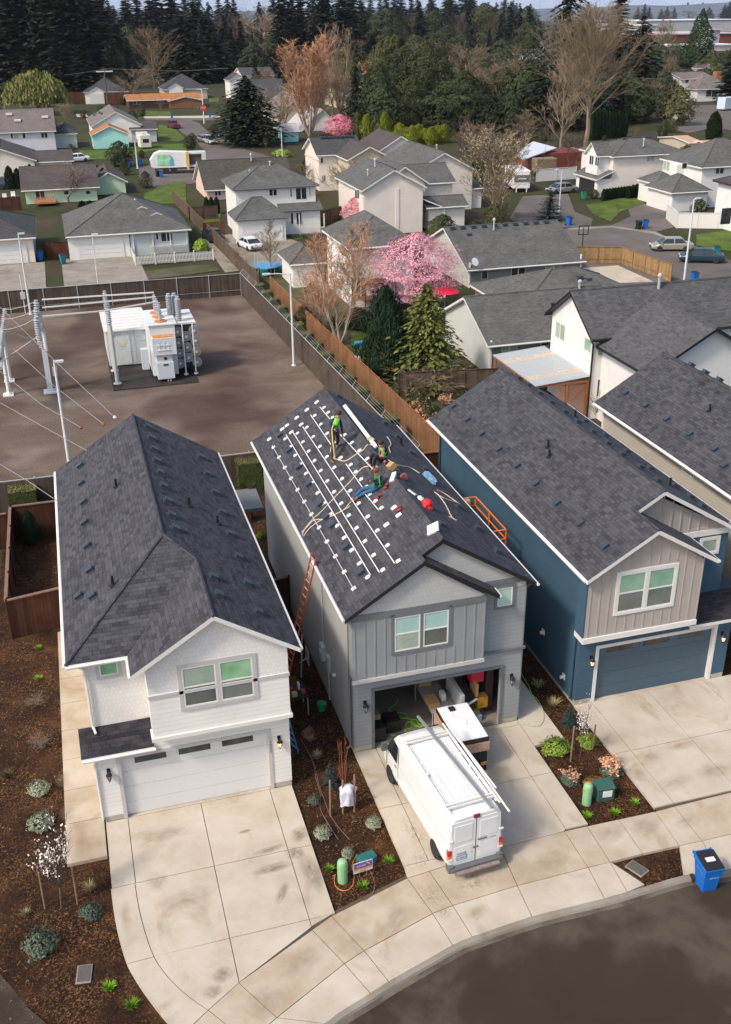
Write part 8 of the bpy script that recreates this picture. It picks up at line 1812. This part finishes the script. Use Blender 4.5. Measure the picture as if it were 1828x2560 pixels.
# seated worker in black
hp = rl(zP(1120,1075), .13); Y2 = hp.y
J = build_joints({'waist':((1125,985),0),'chest':((1115,890),0),'neck':((1085,815),0),'head':((1078,750),-.03),'shoulder.l':((1050,855),.05),'shoulder.r':((1165,850),-.03),'elbow.l':((1040,950),.05),'wrist.l':((1070,985),-.14),'hand.l':((1095,985),-.18),'elbow.r':((1190,960),-.06),'wrist.r':((1165,1075),-.14),'hand.r':((1130,1130),-.18),
 'knee.l':((905,945),.05),'knee.r':((985,960),-.18),'thigh.l':((1080,1050),.07),'thigh.r':((1105,1075),-.10)}, Y2); J['hip'] = hp
for s_, q in (('l',(880,1195)),('r',(945,1245))): f0 = rl(zP(*q), .05); J['foot.'+s_] = f0; J['ankle.'+s_] = f0+Vector((.05,.04,.08)); J['toe.'+s_] = f0+Vector((-.10,-.09,-.02))
person('w2', 'worker seated in black with green harness and black trousers, propped on one hand', J, BON, colr(M_blackc, M_blackc, M_boot, M_pinkg), RAD, None, M_hair, (M_hv2, None), face=Vector((-.5,-.85,-.15)))
# seated worker in jeans
hp = rl(zP(1010,1600), .13); Y3 = hp.y
J = build_joints({'waist':((1025,1520),0),'chest':((1050,1430),0),'neck':((1020,1335),-.02),'head':((990,1280),-.05),'shoulder.l':((975,1390),.06),'shoulder.r':((1085,1390),-.04),'elbow.l':((930,1450),.0),'wrist.l':((900,1415),-.12),'hand.l':((880,1425),-.14),'elbow.r':((1010,1470),-.14),'wrist.r':((930,1450),-.22),'hand.r':((900,1450),-.22),
 'knee.l':((840,1540),.05),'knee.r':((850,1600),-.12),'thigh.l':((980,1570),.07),'thigh.r':((1000,1610),-.10)}, Y3); J['hip'] = hp
f0 = rl(zP(545,1835), .05); f1 = rl(zP(610,1835), .05)
J['knee.l'] = J['thigh.l']*.45+f0*.55+Vector((.02,0,.22)); J['knee.r'] = J['thigh.r']*.45+f1*.55+Vector((.02,-.03,.12))
for s_, f_ in (('l',f0),('r',f1)): J['foot.'+s_] = f_; J['ankle.'+s_] = f_+Vector((.08,.05,.06)); J['toe.'+s_] = f_+Vector((-.09,-.07,.02))
person('w3', 'worker seated in blue jeans and navy jacket holding a dark tablet', J, BON, colr(M_navy, M_jean, M_boot), RAD, None, M_hair2, (M_hv2, None), face=Vector((-.75,-.55,-.45)))
c = (J['hand.l']+J['hand.r'])/2; t = MB().box(-.13,-.09,-.008,.13,.09,.008).build('tablet', M_blk, None, c+Vector((-.05,-.04,.0))); t.rotation_euler = (R_(25),R_(-30),R_(20)); tag(t, 'dark tablet held by the seated man in jeans', 'tablet')
# ================================================================ BESIDE THE GREY HOUSE
M_lad = plain('ladder_orange', (.42,.075,.035), .5, .1); M_ladb = plain('ladder_blue', (.02,.20,.36), .5, .1)
def ladder(label, a, c, wv, n, mat, rm, w_=.4):
    a = Vector(a); c = Vector(c); t = thing('extension_ladder', label, 'ladder', a); d = c-a; wv = Vector(wv).normalized()*w_/2
    for s in (-1,1): b = MB(); b.tube([wv*s, wv*s+d], .038, 4); b.build('rail', mat, t)
    for k in range(n): p = d*(k+.5)/n; MB().tube([p-wv, p+wv], .018, 5).build('rung', rm, t)
    return t
ladder('orange extension ladder leaning on the left eave of the grey house', (5.75,32.05,0), (7.06,31.3,6.3), (.15,-1,0), 20, M_lad, plain('rung_tan', (.50,.36,.26), .5), .42)
ladder('blue stepladder leaning against the side of the white house', (5.55,28.75,0), (5.12,28.9,2.4), (.3,-1,0), 8, M_ladb, M_galv, .42)
def tbl(name, label, loc, w_, l_, h_, mat, rz=0):
    t = thing(name, label, 'table', loc, rz); MB().box(-w_/2,-l_/2,h_-.04,w_/2,l_/2,h_).build('table_top', mat, t)
    for x_ in (-w_/2+.04, w_/2-.04):
        for y_ in (-l_/2+.04, l_/2-.04): MB().tube([(x_,y_,0),(x_,y_,h_-.04)], .022, 5).build('leg', M_galv, t)
    return t
tbl('work_table', 'small dark table crowded with tools between the white and grey houses', (5.95,31.0,0), 1.1, .9, .85, M_blk)
for k, (x, y, w_, h_, m_, lb) in enumerate(((5.6,31.0,.22,.10,M_card,'tan box at the left of the crowded side table'),(5.95,31.1,.16,.12,M_redt,'red tool at the back of the crowded side table'),(6.0,30.75,.20,.14,plain('yellow_box',(.55,.42,.15),.6),'yellow box at the front of the crowded side table'),(6.25,31.15,.08,.26,T_white,'white bottle standing on the crowded side table'),(6.35,30.85,.14,.12,M_redt,'red drill at the right of the crowded side table'))):
    tag(MB().box(x-w_/2,y-.1,.851,x+w_/2,y+.1,.85+h_).build('tool', m_, bev=.01), lb, 'tool')
p = G(zN(350,930)); t = thing('green_bucket', 'bright green bucket on the mulch beside the grey house wall', 'bucket', (p.x,p.y,.005)); MB().lathe([(.14,0),(.18,.3),(.19,.31),(.16,.3),(.13,.03)], n=14).build('bucket', plain('bucket_green', (.01,.32,.05), .4), t); baggy((p.x,p.y+.0,.26), (.14,.14,.08), plain('rag_blue', (.05,.22,.26), .8, .4, 12), 'rag', 'teal rag in the green bucket', 'rag', 21)
baggy((6.15,29.3,.0), (.24,.22,.30), plain('bag_brown', (.14,.07,.045), .8, .5, 12), 'tool_bag', 'brown tool bag on the mulch in front of the crowded table', 'bag', 22)
baggy((6.0,33.6,.0), (.35,.5,.6), plain('tarp_navy', (.012,.018,.06), .7, .4, 6), 'tarp', 'dark navy tarp heap in the shade between the houses', 'tarp', 23); baggy((6.2,32.4,.0), (.3,.35,.45), plain('bag_ochre', (.16,.08,.02), .9, .3, 6), 'sack', 'ochre sack behind the crowded side table', 'sack', 24)
t = thing('stepladder', 'thin white stand with tilted white panel beside the grey house wall', 'stand', (6.75,33.0,0)); MB().tube([(0,0,0),(.1,0,2.0)], .03, 5).build('leg', M_galv, t); MB().box(.25,-.35,.7,.27,.2,1.35).build('panel', T_lgrey, t); MB().tube([(-.05,0,.7),(.3,0,.9)], .02, 5).build('brace', M_galv, t)
t.name = 'panel_stand'
# patio cover posts behind the grey house, left side
t = thing('side_porch', 'small grey side porch roof at the rear left of the grey house', 'porch', (6.75,44.5,0)); b = MB(); rslab(b, [(-.6,-.9,2.5),(.7,-.9,2.5),(.7,.9,2.7),(-.6,.9,2.7)], .15); b.build('roof', [T_dgrey, T_dgrey], t); MB().box(-.5,-.8,0,-.38,-.68,2.4).build('post', T_dgrey, t)
# scissor lift basket
OR = plain('lift_orange', (.72,.16,.02), .45, .1); t = thing('lift_basket', 'orange boom lift basket rising between the grey and blue houses', 'lift', (0,0,0)); b = MB()
A1, A2, z1_, z0_ = 0, 0, 5.25, 4.45
for z_ in (z1_, (z0_+z1_)/2): 
    for dx in (0, .75): b.tube([(14.45+dx,36.2,z_),(14.45+dx,33.0,z_)], .035, 6)
    for yy in (36.2, 33.0): b.tube([(14.45,yy,z_),(15.2,yy,z_)], .035, 6)
for dx in (0, .75):
    for yy in (36.2,34.7,33.0): b.tube([(14.45+dx,yy,z0_-.1),(14.45+dx,yy,z1_)], .035, 6)
b.build('railing', OR, t); MB().box(14.4,32.95,z0_-.18,15.25,36.3,z0_-.08).build('platform', M_bump, t); MB().box(14.55,35.9,4.8,14.85,36.15,5.25).build('control_box', plain('control_tan', (.45,.33,.18), .6), t)
b = MB(); b.tube([(14.9,34.8,4.3),(14.98,36.2,3.4),(14.98,34.4,1.8),(14.98,35.2,.7)], .09, 6); b.build('boom', OR, t); MB().box(14.6,34.3,.25,15.4,36.3,.7).build('chassis', M_bump, t)
for x_ in (14.6,15.35):
    for y_ in (34.6,36.0): MB().lathe([(.25,-.08),(.25,.08)], (x_,y_,.25), 12, axis='x').build('wheel', M_tyre, t)
# ================================================================ IN AND BEFORE THE GARAGE
zG_ = Z(930,1640,4.511)
def ong(q, y): return ony(zG_(*q), y)
b = MB(); t = thing('equipment_cabinet', 'black cabinet with white top wrapped in brown paper beside the van', 'cabinet', (10.98,25.62,.105))
MB().box(-.55,0,.02,.58,1.95,1.28).build('cabinet_body', M_blk, t, bev=.01); MB().box(-.58,-.03,1.28,.61,1.98,1.45).build('cabinet_rim', M_blk, t, bev=.01); MB().box(-.55,0,1.45,.58,1.95,1.47).build('white_top', plain('gloss_white', (.82,.83,.84), .3, .03), t)
b = MB(); b.box(-.60,-.045,.90,.63,-.005,1.26).box(-.63,-.02,.8,-.56,2.0,1.3); b.build('paper_wrap', plain('brown_paper', (.48,.30,.20), .7, .25, 6), t); MB().box(-.18,1.62,1.47,.02,1.84,1.53).build('junction_box', M_blk, t)
MB().tube([(-.08,1.62,1.48),(-.2,1.3,1.48),(.25,1.05,1.48),(.1,.8,1.48),(.35,.75,1.48)], .008, 4).build('cable', T_lgrey, t); MB().box(.35,-.05,.3,.55,-.01,.42).build('tag', plain('tag_orange', (.70,.30,.05), .6), t)
t = thing('worktable', 'steel work table with a tan box and papers in the open garage', 'table', (10.75,29.0,.11)); MB().box(-.3,-.9,.82,.55,1.2,.86).build('table_top', plain('steel_top', (.32,.31,.30), .4), t)
for x_ in (-.25,.5):
    for y_ in (-.85,1.1): MB().tube([(x_,y_,0),(x_,y_,.82)], .025, 5).build('leg', M_galv, t)
for x, y, w_, d_, h_, m_, z_, nm, lb in ((10.65,28.7,.42,.6,.18,M_card,.972,'cardboard_box','tan cardboard tray on the garage work table'),(11.1,28.8,.18,.3,.30,T_white,.972,'paper_roll','white paper roll on the garage work table'),(10.75,29.9,.5,.4,.4,M_card,.972,'cardboard_box','cardboard box at the back of the garage work table'),
    (11.55,28.7,.16,1.5,.7,plain('box_grey',(.45,.46,.46),.6),.9,'flat_panel_box','upright flat grey panel box in the garage'),(12.35,28.75,.5,.4,.5,plain('crate_red',(.55,.02,.05),.5),1.6,'red_case','bright red case high on the right garage shelf'),(12.25,28.6,.10,.6,.55,M_card,1.15,'cardboard_sheet','brown cardboard sheet leaning by the red case'),(12.5,28.5,.4,.35,.45,plain('bag_yellow',(.50,.25,.03),.6,.3,6),.6,'yellow_bag','yellow-orange bag on the right garage shelf'),
    (12.0,28.45,.9,.5,.25,plain('tote_blue_grey',(.25,.32,.38),.5),.11,'storage_tote','blue-grey tote on the garage floor at right'),(8.5,28.4,.5,.5,.6,M_blk,.11,'black_bin','black bin just inside the left of the garage'),(8.5,28.75,.35,.3,.22,M_card,.73,'cardboard_box','tan box on the black bin in the garage'),(9.15,28.8,.55,.6,.5,plain('bag_dark',(.03,.02,.022),.5,.6,8),.11,'tool_bag','dark tool bag among green hose in the garage'),(12.9,29.6,.3,1.8,1.9,plain('shelf_dark',(.08,.05,.04),.8),.11,'garage_shelf','dark loaded shelf at the right garage wall'),(11.9,30.5,1.1,.5,1.7,plain('shelf_mix',(.10,.07,.06),.8,.6,5),.11,'garage_shelf','cluttered shelf at the rear right of the garage'),(11.2,30.6,.25,.3,1.9,plain('pipe_tan',(.30,.25,.20),.6),.11,'duct_box','tall pale box behind the flat panel box')):
    tag(MB().box(x-w_/2,y-d_/2,z_,x+w_/2,y+d_/2,z_+h_).build(nm, m_, bev=.015), lb, 'box' if 'box' in nm or 'sheet' in nm else nm.split('_')[-1])
t = thing('tool_stand', 'metal stand under the flat grey panel box in the garage', 'stand', (11.55,28.6,.11)); MB().box(-.3,-.6,.72,.3,.7,.76).build('stand_top', M_galv, t)
for x_ in (-.27,.27): 
    for y_ in (-.55,.65): MB().tube([(x_,y_,0),(x_,y_,.72)], .02, 5).build('leg', M_galv, t)
tag(MB().tube([(11.5,28.0,1.0),(12.2,28.2,1.15)], .045, 6).build('metal_tube', M_galv), 'shiny metal tube lying across the garage stand', 'tube')
gl = lambda q, off_=0: G(q, .115+off_)
M_hose = plain('hose_lime', (.28,.62,.03), .5, .1); M_hosey = plain('cord_yellow', (.60,.48,.03), .5)
rope('tangled lime green hose on the garage floor', [(295,480),(270,540),(190,600),(240,630),(380,650),(390,700),(300,700),(170,665),(155,700),(230,680),(420,710),(520,730),(515,790),(460,740),(390,760),(400,820),(450,800),(440,730),(500,720),(520,760),(570,800),(500,790),(420,740),(370,790),(380,860),(320,890),(210,890),(250,895),(370,880),(390,820)], gl, zG_, .022, M_hose, 'garden_hose'); rope('lime hose running from the tangle behind the van nose', [(520,760),(590,790),(670,800)], gl, zG_, .022, M_hose, 'garden_hose')
rope('coiled yellow cord near the right garage wall', [(1130,640),(1180,600),(1200,640),(1150,620),(1230,570),(1190,600),(1170,630),(1210,610)], lambda q, o=0: G(q, .40), zG_, .02, M_hosey, 'power_cable')
rope('pale green cord crossing the drive and running along the walkway', [(1170,860),(1260,850),(1340,835),(1420,845),(1455,825),(1460,770),(1430,710),(1400,680),(1385,640),(1350,580),(1340,540)], gl, zM, .012, plain('cord_pale_green', (.35,.55,.22), .6), 'power_cable')
# ================================================================ FOREGROUND PLANTING
def pl(kind, q, h, w_, lb, name='shrub', cat='shrub', grp=None, fn=zL2): p = G(fn(*q), .01); sc = 1.0 if fn is zE2 or fn is zD else .74; return plant(kind, None, None, w_*sc, name, lb, cat, grp, h=h*sc, loc=(p.x, p.y, .01))
pl('sagebush', (175,145), .62, .95, 'grey-green sage shrub, farthest of the two beside the left walkway'); pl('sagebush', (185,300), .75, 1.05, 'grey-green sage shrub next to the white blossom sapling'); pl('dsage', (185,840), .85, 1.25, 'dark blue-green shrub at the left of the lower mulch bed'); pl('dsage', (405,690), .6, .8, 'dark green sprawling shrub right of the young white blossom tree')
pl('straw', (400,578), .38, .55, 'pale straw grass tuft below the walkway corner','grass_tuft','grass tuft'); pl('straw', (115,690), .32, .45, 'faded straw tuft left of the lower mulch bed','grass_tuft','grass tuft'); pl('grass', (487,1022), .34, .48, 'bright green grass tuft near the grey valve cover','grass_tuft','grass tuft'); pl('grass', (587,1102), .34, .48, 'bright green grass tuft lowest at the drive edge','grass_tuft','grass tuft')
pl('grass', (172,220), .26, .4, 'small green tuft by the small garden fence','grass_tuft','grass tuft',fn=zL); pl('grass', (172,357), .30, .42, 'small green tuft beside the left walkway','grass_tuft','grass tuft',fn=zL); pl('scrub', (165,465), .5, 1.1, 'dry brown shrub skeleton left of the walkway',fn=zL); pl('scrub', (180,655), .7, 1.1, 'dry tan shrub skeleton, lower one left of the walkway',fn=zL); pl('fern', (30,790), .4, .6, 'dark low tuft at the left edge','grass_tuft','grass tuft',fn=zL)
plant('whitetree', zL2(275,660), 1900+225/1.7768, 108, 'white_blossom_sapling', 'young staked tree with white blossom left of the white house drive', 'sapling')
def stake(q, topy, lb, fn=zL2, r=.03): b_, h_ = stand(fn(*q), topy); tag(MB().tube([(0,0,0),(.02,0,h_)], r, 6).build('tree_stake', plain('stake_wood', (.26,.16,.10), .9, .2, 6), None, b_), lb, 'stake')
stake((200,660), 1900+500/1.7768, 'wooden stake left of the white blossom sapling'); stake((345,640), 1900+475/1.7768, 'wooden stake right of the white blossom sapling')
fN = zN
pl('straw', (230,1265), .42, .62, 'straw grass tuft, farther of the two below the blue ladder','grass_tuft','grass tuft',fn=zN); pl('straw', (305,1440), .46, .62, 'straw grass tuft, nearer of the two below the blue ladder','grass_tuft','grass tuft',fn=zN)
pl('sagebush', (360,2240), .55, .72, 'rounded sage shrub at the edge of the white house drive',fn=zN); pl('dsage', (270,1890), .4, .55, 'small green shrub beside the dark hoses',fn=zN); pl('sagebush', (830,1835), .0+.5, .66, 'sage shrub close to the grey house drive', fn=lambda x, y: ((x)*1.1256, (y)*1.1256)); pl('sagebush', (1545,430), .5, .50, 'upright sage plant behind the pale green pedestal')
plant('firblue', zN(440,1720), 1550+1460/4.137, 32, 'dwarf_spruce', 'small blue-grey dwarf spruce beside the wooden stake', 'shrub'); stake((440,2030), 1550+1660/4.137, 'wooden stake in front of the dwarf spruce', zN)
plant('scrubr', zN(580,1900), 1550+1190/4.137, 22, 'red_twig_shrub', 'reddish bare upright twigs behind the white drying cloth', 'shrub'); stake((570,2000), 1550+1660/4.137, 'left stake holding the white cloth', zN); stake((688,1985), 1550+1600/4.137, 'right stake holding the white cloth', zN)
p = G(zN(620,1985)); b = MB(); vs = []; n, m = 14, 18
for i in range(n+1):
    z_ = 1.05-.80*i/n
    for j in range(m):
        a = 6.283*j/m; r0_ = (.10+.13*math.sin(min(1, i/4)*1.57)-.04*i/n)*(1+.28*math.cos(a*5+i*.15)*min(1, i/3)+.25*noise.noise(Vector((math.cos(a)*2, math.sin(a)*2, z_*3)))); vs.append((r0_*math.cos(a)*1.15, r0_*math.sin(a)*.7, z_+.05*math.sin(a*3+1)*(i/n)))
b.add(vs, [(i*m+j, (i+1)*m+j, (i+1)*m+(j+1) % m, i*m+(j+1) % m) for i in range(n) for j in range(m)]+[tuple(range(m))]); tag(b.build('draped_cloth', plain('cloth_lilac', (.62,.62,.72), .85, .12, 5), None, (p.x,p.y,.08), smooth=True), 'crumpled pale lilac cloth draped over the tree stakes', 'cloth')
pl('grass', (1465,495), .30, .40, 'bright grass tuft left of the pale green pedestal','grass_tuft','grass tuft'); pl('grass', (1612,575), .36, .46, 'bright grass tuft in front of the yard sign','grass_tuft','grass tuft'); pl('grass', (272,568), .34, .42, 'bright grass tuft right of the yard sign','grass_tuft','grass tuft',fn=zV)
pl('straw', (1432,650), .5, .75, 'brown straw tuft, farther of the two beside the blue house wall','grass_tuft','grass tuft',fn=zM); pl('straw', (1510,745), .5, .85, 'brown straw tuft, nearer of the two beside the blue house wall','grass_tuft','grass tuft',fn=zM)
zz = zV6
plant('firblue', zz(575,300), 1700+160/2.586, 34, 'dwarf_spruce', 'small blue-grey dwarf spruce left of the thin white blossom tree', 'shrub'); pl('greenbush', (490,455), .55, 1.25, 'wide yellow-green shrub at the walkway corner',fn=zz); pl('greenbush', (695,415), .55, .85, 'yellow-green shrub behind the right-hand stake',fn=zz); pl('dsage', (580,660), .5, .85, 'dark rhododendron with few peach buds',fn=zz); pl('peach', (585,655), .62, .7, 'peach buds standing over the dark rhododendron','blossom_stems',fn=zz); pl('dsage', (850,610), .62, .95, 'dark shrub beneath the thick peach blossom',fn=zz); pl('peach', (845,600), .85, .95, 'peach-pink blossom heads at the blue house drive edge','blossom_stems',fn=zz)
t = blobtree(60, [(.0,.4),(.35,.62),(.7,.5),(1,.1)], 1100, .07, L_rust, .05); P['rust'] = t; PH['rust'] = halfw(t); pl('rust', (735,685), .42, .85, 'low rusty orange shrub behind the green pedestal',fn=zz)
for q, lb in (((692,895),'left of the three green tufts by the sidewalk'),((872,875),'middle of the three green tufts by the sidewalk'),((1000,810),'right of the three green tufts by the sidewalk')): pl('grass', q, .34, .42, 'bright grass tuft, '+lb,'grass_tuft','grass tuft','three green tufts by the sidewalk',fn=zz)
plant('whitetree', zz(645,520), 1700+55/2.586, 44, 'white_blossom_sapling', 'thin sapling with sparse white blossom before the blue garage', 'sapling'); stake((585,530), 1700+300/2.586, 'dark wooden stake left of the thin blossom sapling', zz); stake((728,450), 1700+290/2.586, 'dark wooden stake right of the thin blossom sapling', zz)
for q, lb in ((zV(90,636),'pale green round-topped utility pedestal beside the yard sign'),(zV(1053,330),'pale green round-topped utility pedestal in the right mulch bed')):
    p = G(q); t = thing('utility_pedestal', lb, 'pedestal', (p.x,p.y,0)); MB().lathe([(.155,0),(.155,.72),(.13,.80),(.07,.84),(.01,.85)], n=16).build('housing', plain('pedestal_green', (.26,.47,.24), .5, .05), t, smooth=False); MB().lathe([(.165,.56),(.165,.60)], n=16).build('band', plain('pedestal_green2', (.24,.43,.22), .5), t)
M_tg = plain('box_green', (.035,.11,.085), .5, .08)
p = G(zV(1128,318)); t = thing('utility_box', 'dark green square utility box with white label in the right mulch bed', 'utility box', (p.x,p.y+.2,0), R_(-6)); MB().box(-.3,-.25,0,.3,.25,.5).build('housing', M_tg, t, bev=.03); MB().box(-.33,-.28,.5,.33,.28,.56).build('lid', M_tg, t, bev=.03); MB().box(-.12,-.27,.2,.2,-.252,.44).build('label', plain('label_white', (.75,.70,.68), .6, .2, 30), t)
p = G(zL2(1612,500)); t = thing('utility_box', 'dark teal box behind the yard sign', 'utility box', (p.x+.22,p.y+.36,0), R_(12)); MB().box(-.30,-.17,0,.30,.17,.30).build('housing', plain('box_teal', (.02,.13,.13), .5), t, bev=.05)
zY = Z(820,2080,10.15)
tl, tr, br, bl_ = ((630,840),(1105,650),(1150,950),(670,1140)); pb = G(zY(930,1120)); cpt = ony(zY(890,890), pb.y)
a = ony(zY(*bl_), pb.y); b_ = ony(zY(*br), pb.y); an = math.atan2(0, 1); t = thing('yard_sign', 'small white yard sign with purple and orange print on a wire stake', 'yard sign', (cpt.x, pb.y, 0), R_(6)); w_ = .62; h_ = .40; z_ = .20
MB().box(-w_/2,-.006,z_,w_/2,.006,z_+h_).build('sign_board', T_white, t)
MB().box(-w_/2+.02,-.010,z_+.17,w_/2-.02,-.006,z_+h_-.02).build('sign_purple', plain('sign_purple', (.16,.10,.33), .6, .4, 10), t); MB().box(-w_/2+.02,-.010,z_+.09,w_/2-.02,-.0065,z_+.165).build('sign_orange', plain('sign_print_orange', (.75,.30,.08), .6, .3, 12), t)
tmesh('sign_text', 'SOLAR', .10, T_white, t, (-.06,-.013,z_+.26), (R_(90),0,0), .001); MB().prism([(.10,-.012,z_+.33),(.22,-.012,z_+.24),(.24,-.012,z_+.26),(.14,-.012,z_+.34)], (0,-.002,0)).build('sign_logo', T_white, t); tmesh('sign_text', 'ENERGY', .055, T_blue, t, (0,-.011,z_+.045), (R_(90),0,0), .001)
for x_ in (-.12,.12): MB().tube([(x_,.012,0),(x_,.012,z_+.1)], .006, 4).build('stake', M_galv, t)
gm = lambda q, o=0: G(q, .02)
rope('orange conduit curling round the pale green pedestal', [(740,560),(640,760),(620,900),(660,1120),(640,1320),(560,1440),(420,1490),(270,1450),(180,1340),(165,1180),(190,1080)], gm, zY, .012, plain('conduit_orange', (.65,.20,.05), .5), 'conduit')
rope('left of the two thin dark hoses running down the mulch bed', [(130,1230),(190,1330),(260,1480),(290,1640),(335,1800),(335,1950),(400,2080),(520,2270)], gm, zN, .014, plain('hose_dark', (.16,.10,.09), .6), 'hose'); rope('right of the two thin dark hoses running down the mulch bed', [(135,1240),(200,1345),(275,1500),(320,1700),(370,1840),(430,2000),(520,2140),(640,2275)], gm, zN, .014, MC['hose_dark'], 'hose')
rope('thin grey cable loop reaching onto the sidewalk', [(1050,960),(1130,1120),(1180,1300),(1160,1500),(1080,1640),(900,1760)], lambda q, o=0: G(q, .11), zY, .008, MC['hose_dark'], 'cable')
def cover(q, lb, fn, rz): p = G(fn(*q)); t = thing('valve_cover', lb, 'valve cover', (p.x,p.y,.005), R_(rz)); t.scale = (.8,.8,1); MB().box(-.26,-.38,0,.26,.38,.05).build('frame', M_conc3, t, bev=.02); MB().box(-.21,-.33,.05,.21,.33,.062).build('lid', plain('cover_grey', (.10,.088,.08), .8, .15, 10), t)
cover((375,955), 'grey rectangular valve cover in the lower left mulch', zL2, -8); cover((1015,1225), 'grey valve cover in the triangular mulch patch', zV6, 25)
p = G(E2(350,340) if False else zE2(352,345)); t = plant('peach', zE2(352,385), 800+325/1.7768, 30, 'rose_bush', 'camellia with pink blooms at the corner of the blue house', 'rose bush'); 
for k, q in enumerate(((235,420),(255,455),(275,500),(300,490))): pl('laurel', q, 1.7, 1.5, 'dark straggling bush at the foot of the cedar fence','shrub','shrub','bushes at the cedar fence corner',fn=zE2); pl('peach', (q[0]+4,q[1]+14), 1.5, 1.0, 'spray of pink blooms along the cedar fence','rose_bush','rose bush','pink blooms by the cedar fence',fn=zE2)
plant('pine', zR(165,730), 1000+560/2.03, 46, 'young_conifer', 'dark young conifer inside the small left garden', 'shrub'); plant('laurel', zE3(1090,1060), 700+905/1.7768, 40, 'laurel_bush', 'dark laurel bush in the gap between the white and grey houses', 'shrub'); pl('greenbush', (1325,700), .5, .5, 'small round green bush beside the grey house side porch', fn=zR)
pl('straw', (1040,430), 2.2, 3.0, 'dry grass clump beside the patio cover','grass_tuft','grass tuft',fn=zE2); pl('fern', (385,820), 1.6, 1.5, 'potted dark green plant beside the grey-roofed house','potted_plant','plant',fn=zD)
for q, lb in (((1600,835),'blue'),((715,1270) if False else (1575,905),'white')): p = G(zC(*q)); tag(MB().box(-.4,-.3,0,.4,.3,.5).build('garden_toy', plain('toy_'+lb, (.05,.30,.50) if lb == 'blue' else (.7,.7,.7), .5), None, p), lb+' plastic toy on the back garden lawn', 'toy')
LT = Lf(90)
for k in range(2600):      # loose bark chips
    x, y = (LT.r.uniform(-4.6,-2.5), LT.r.uniform(19.5,39)) if k % 3 == 0 else (LT.r.uniform(5.1,7.4), LT.r.uniform(21.6,34)) if k % 3 == 1 else (LT.r.uniform(13.8,16), LT.r.uniform(22.4,33))
    if x < -1 and y < 21.5 and x > -3.3: continue
    if x > 5 and x < 8 and y < 22+(7.4-x)*0: continue
    if 13 < x < 15 and y > 26.3: continue
    LT.leaf((x, y, .018), LT.r.uniform(.012,.035), Vector((0,0,1)), 1.8)
tag(mk(LT.mesh('bark_chips', leafm('bark_chip', (.07,.03,.014), (.24,.13,.06))), 'bark_chips', None), kind='stuff')
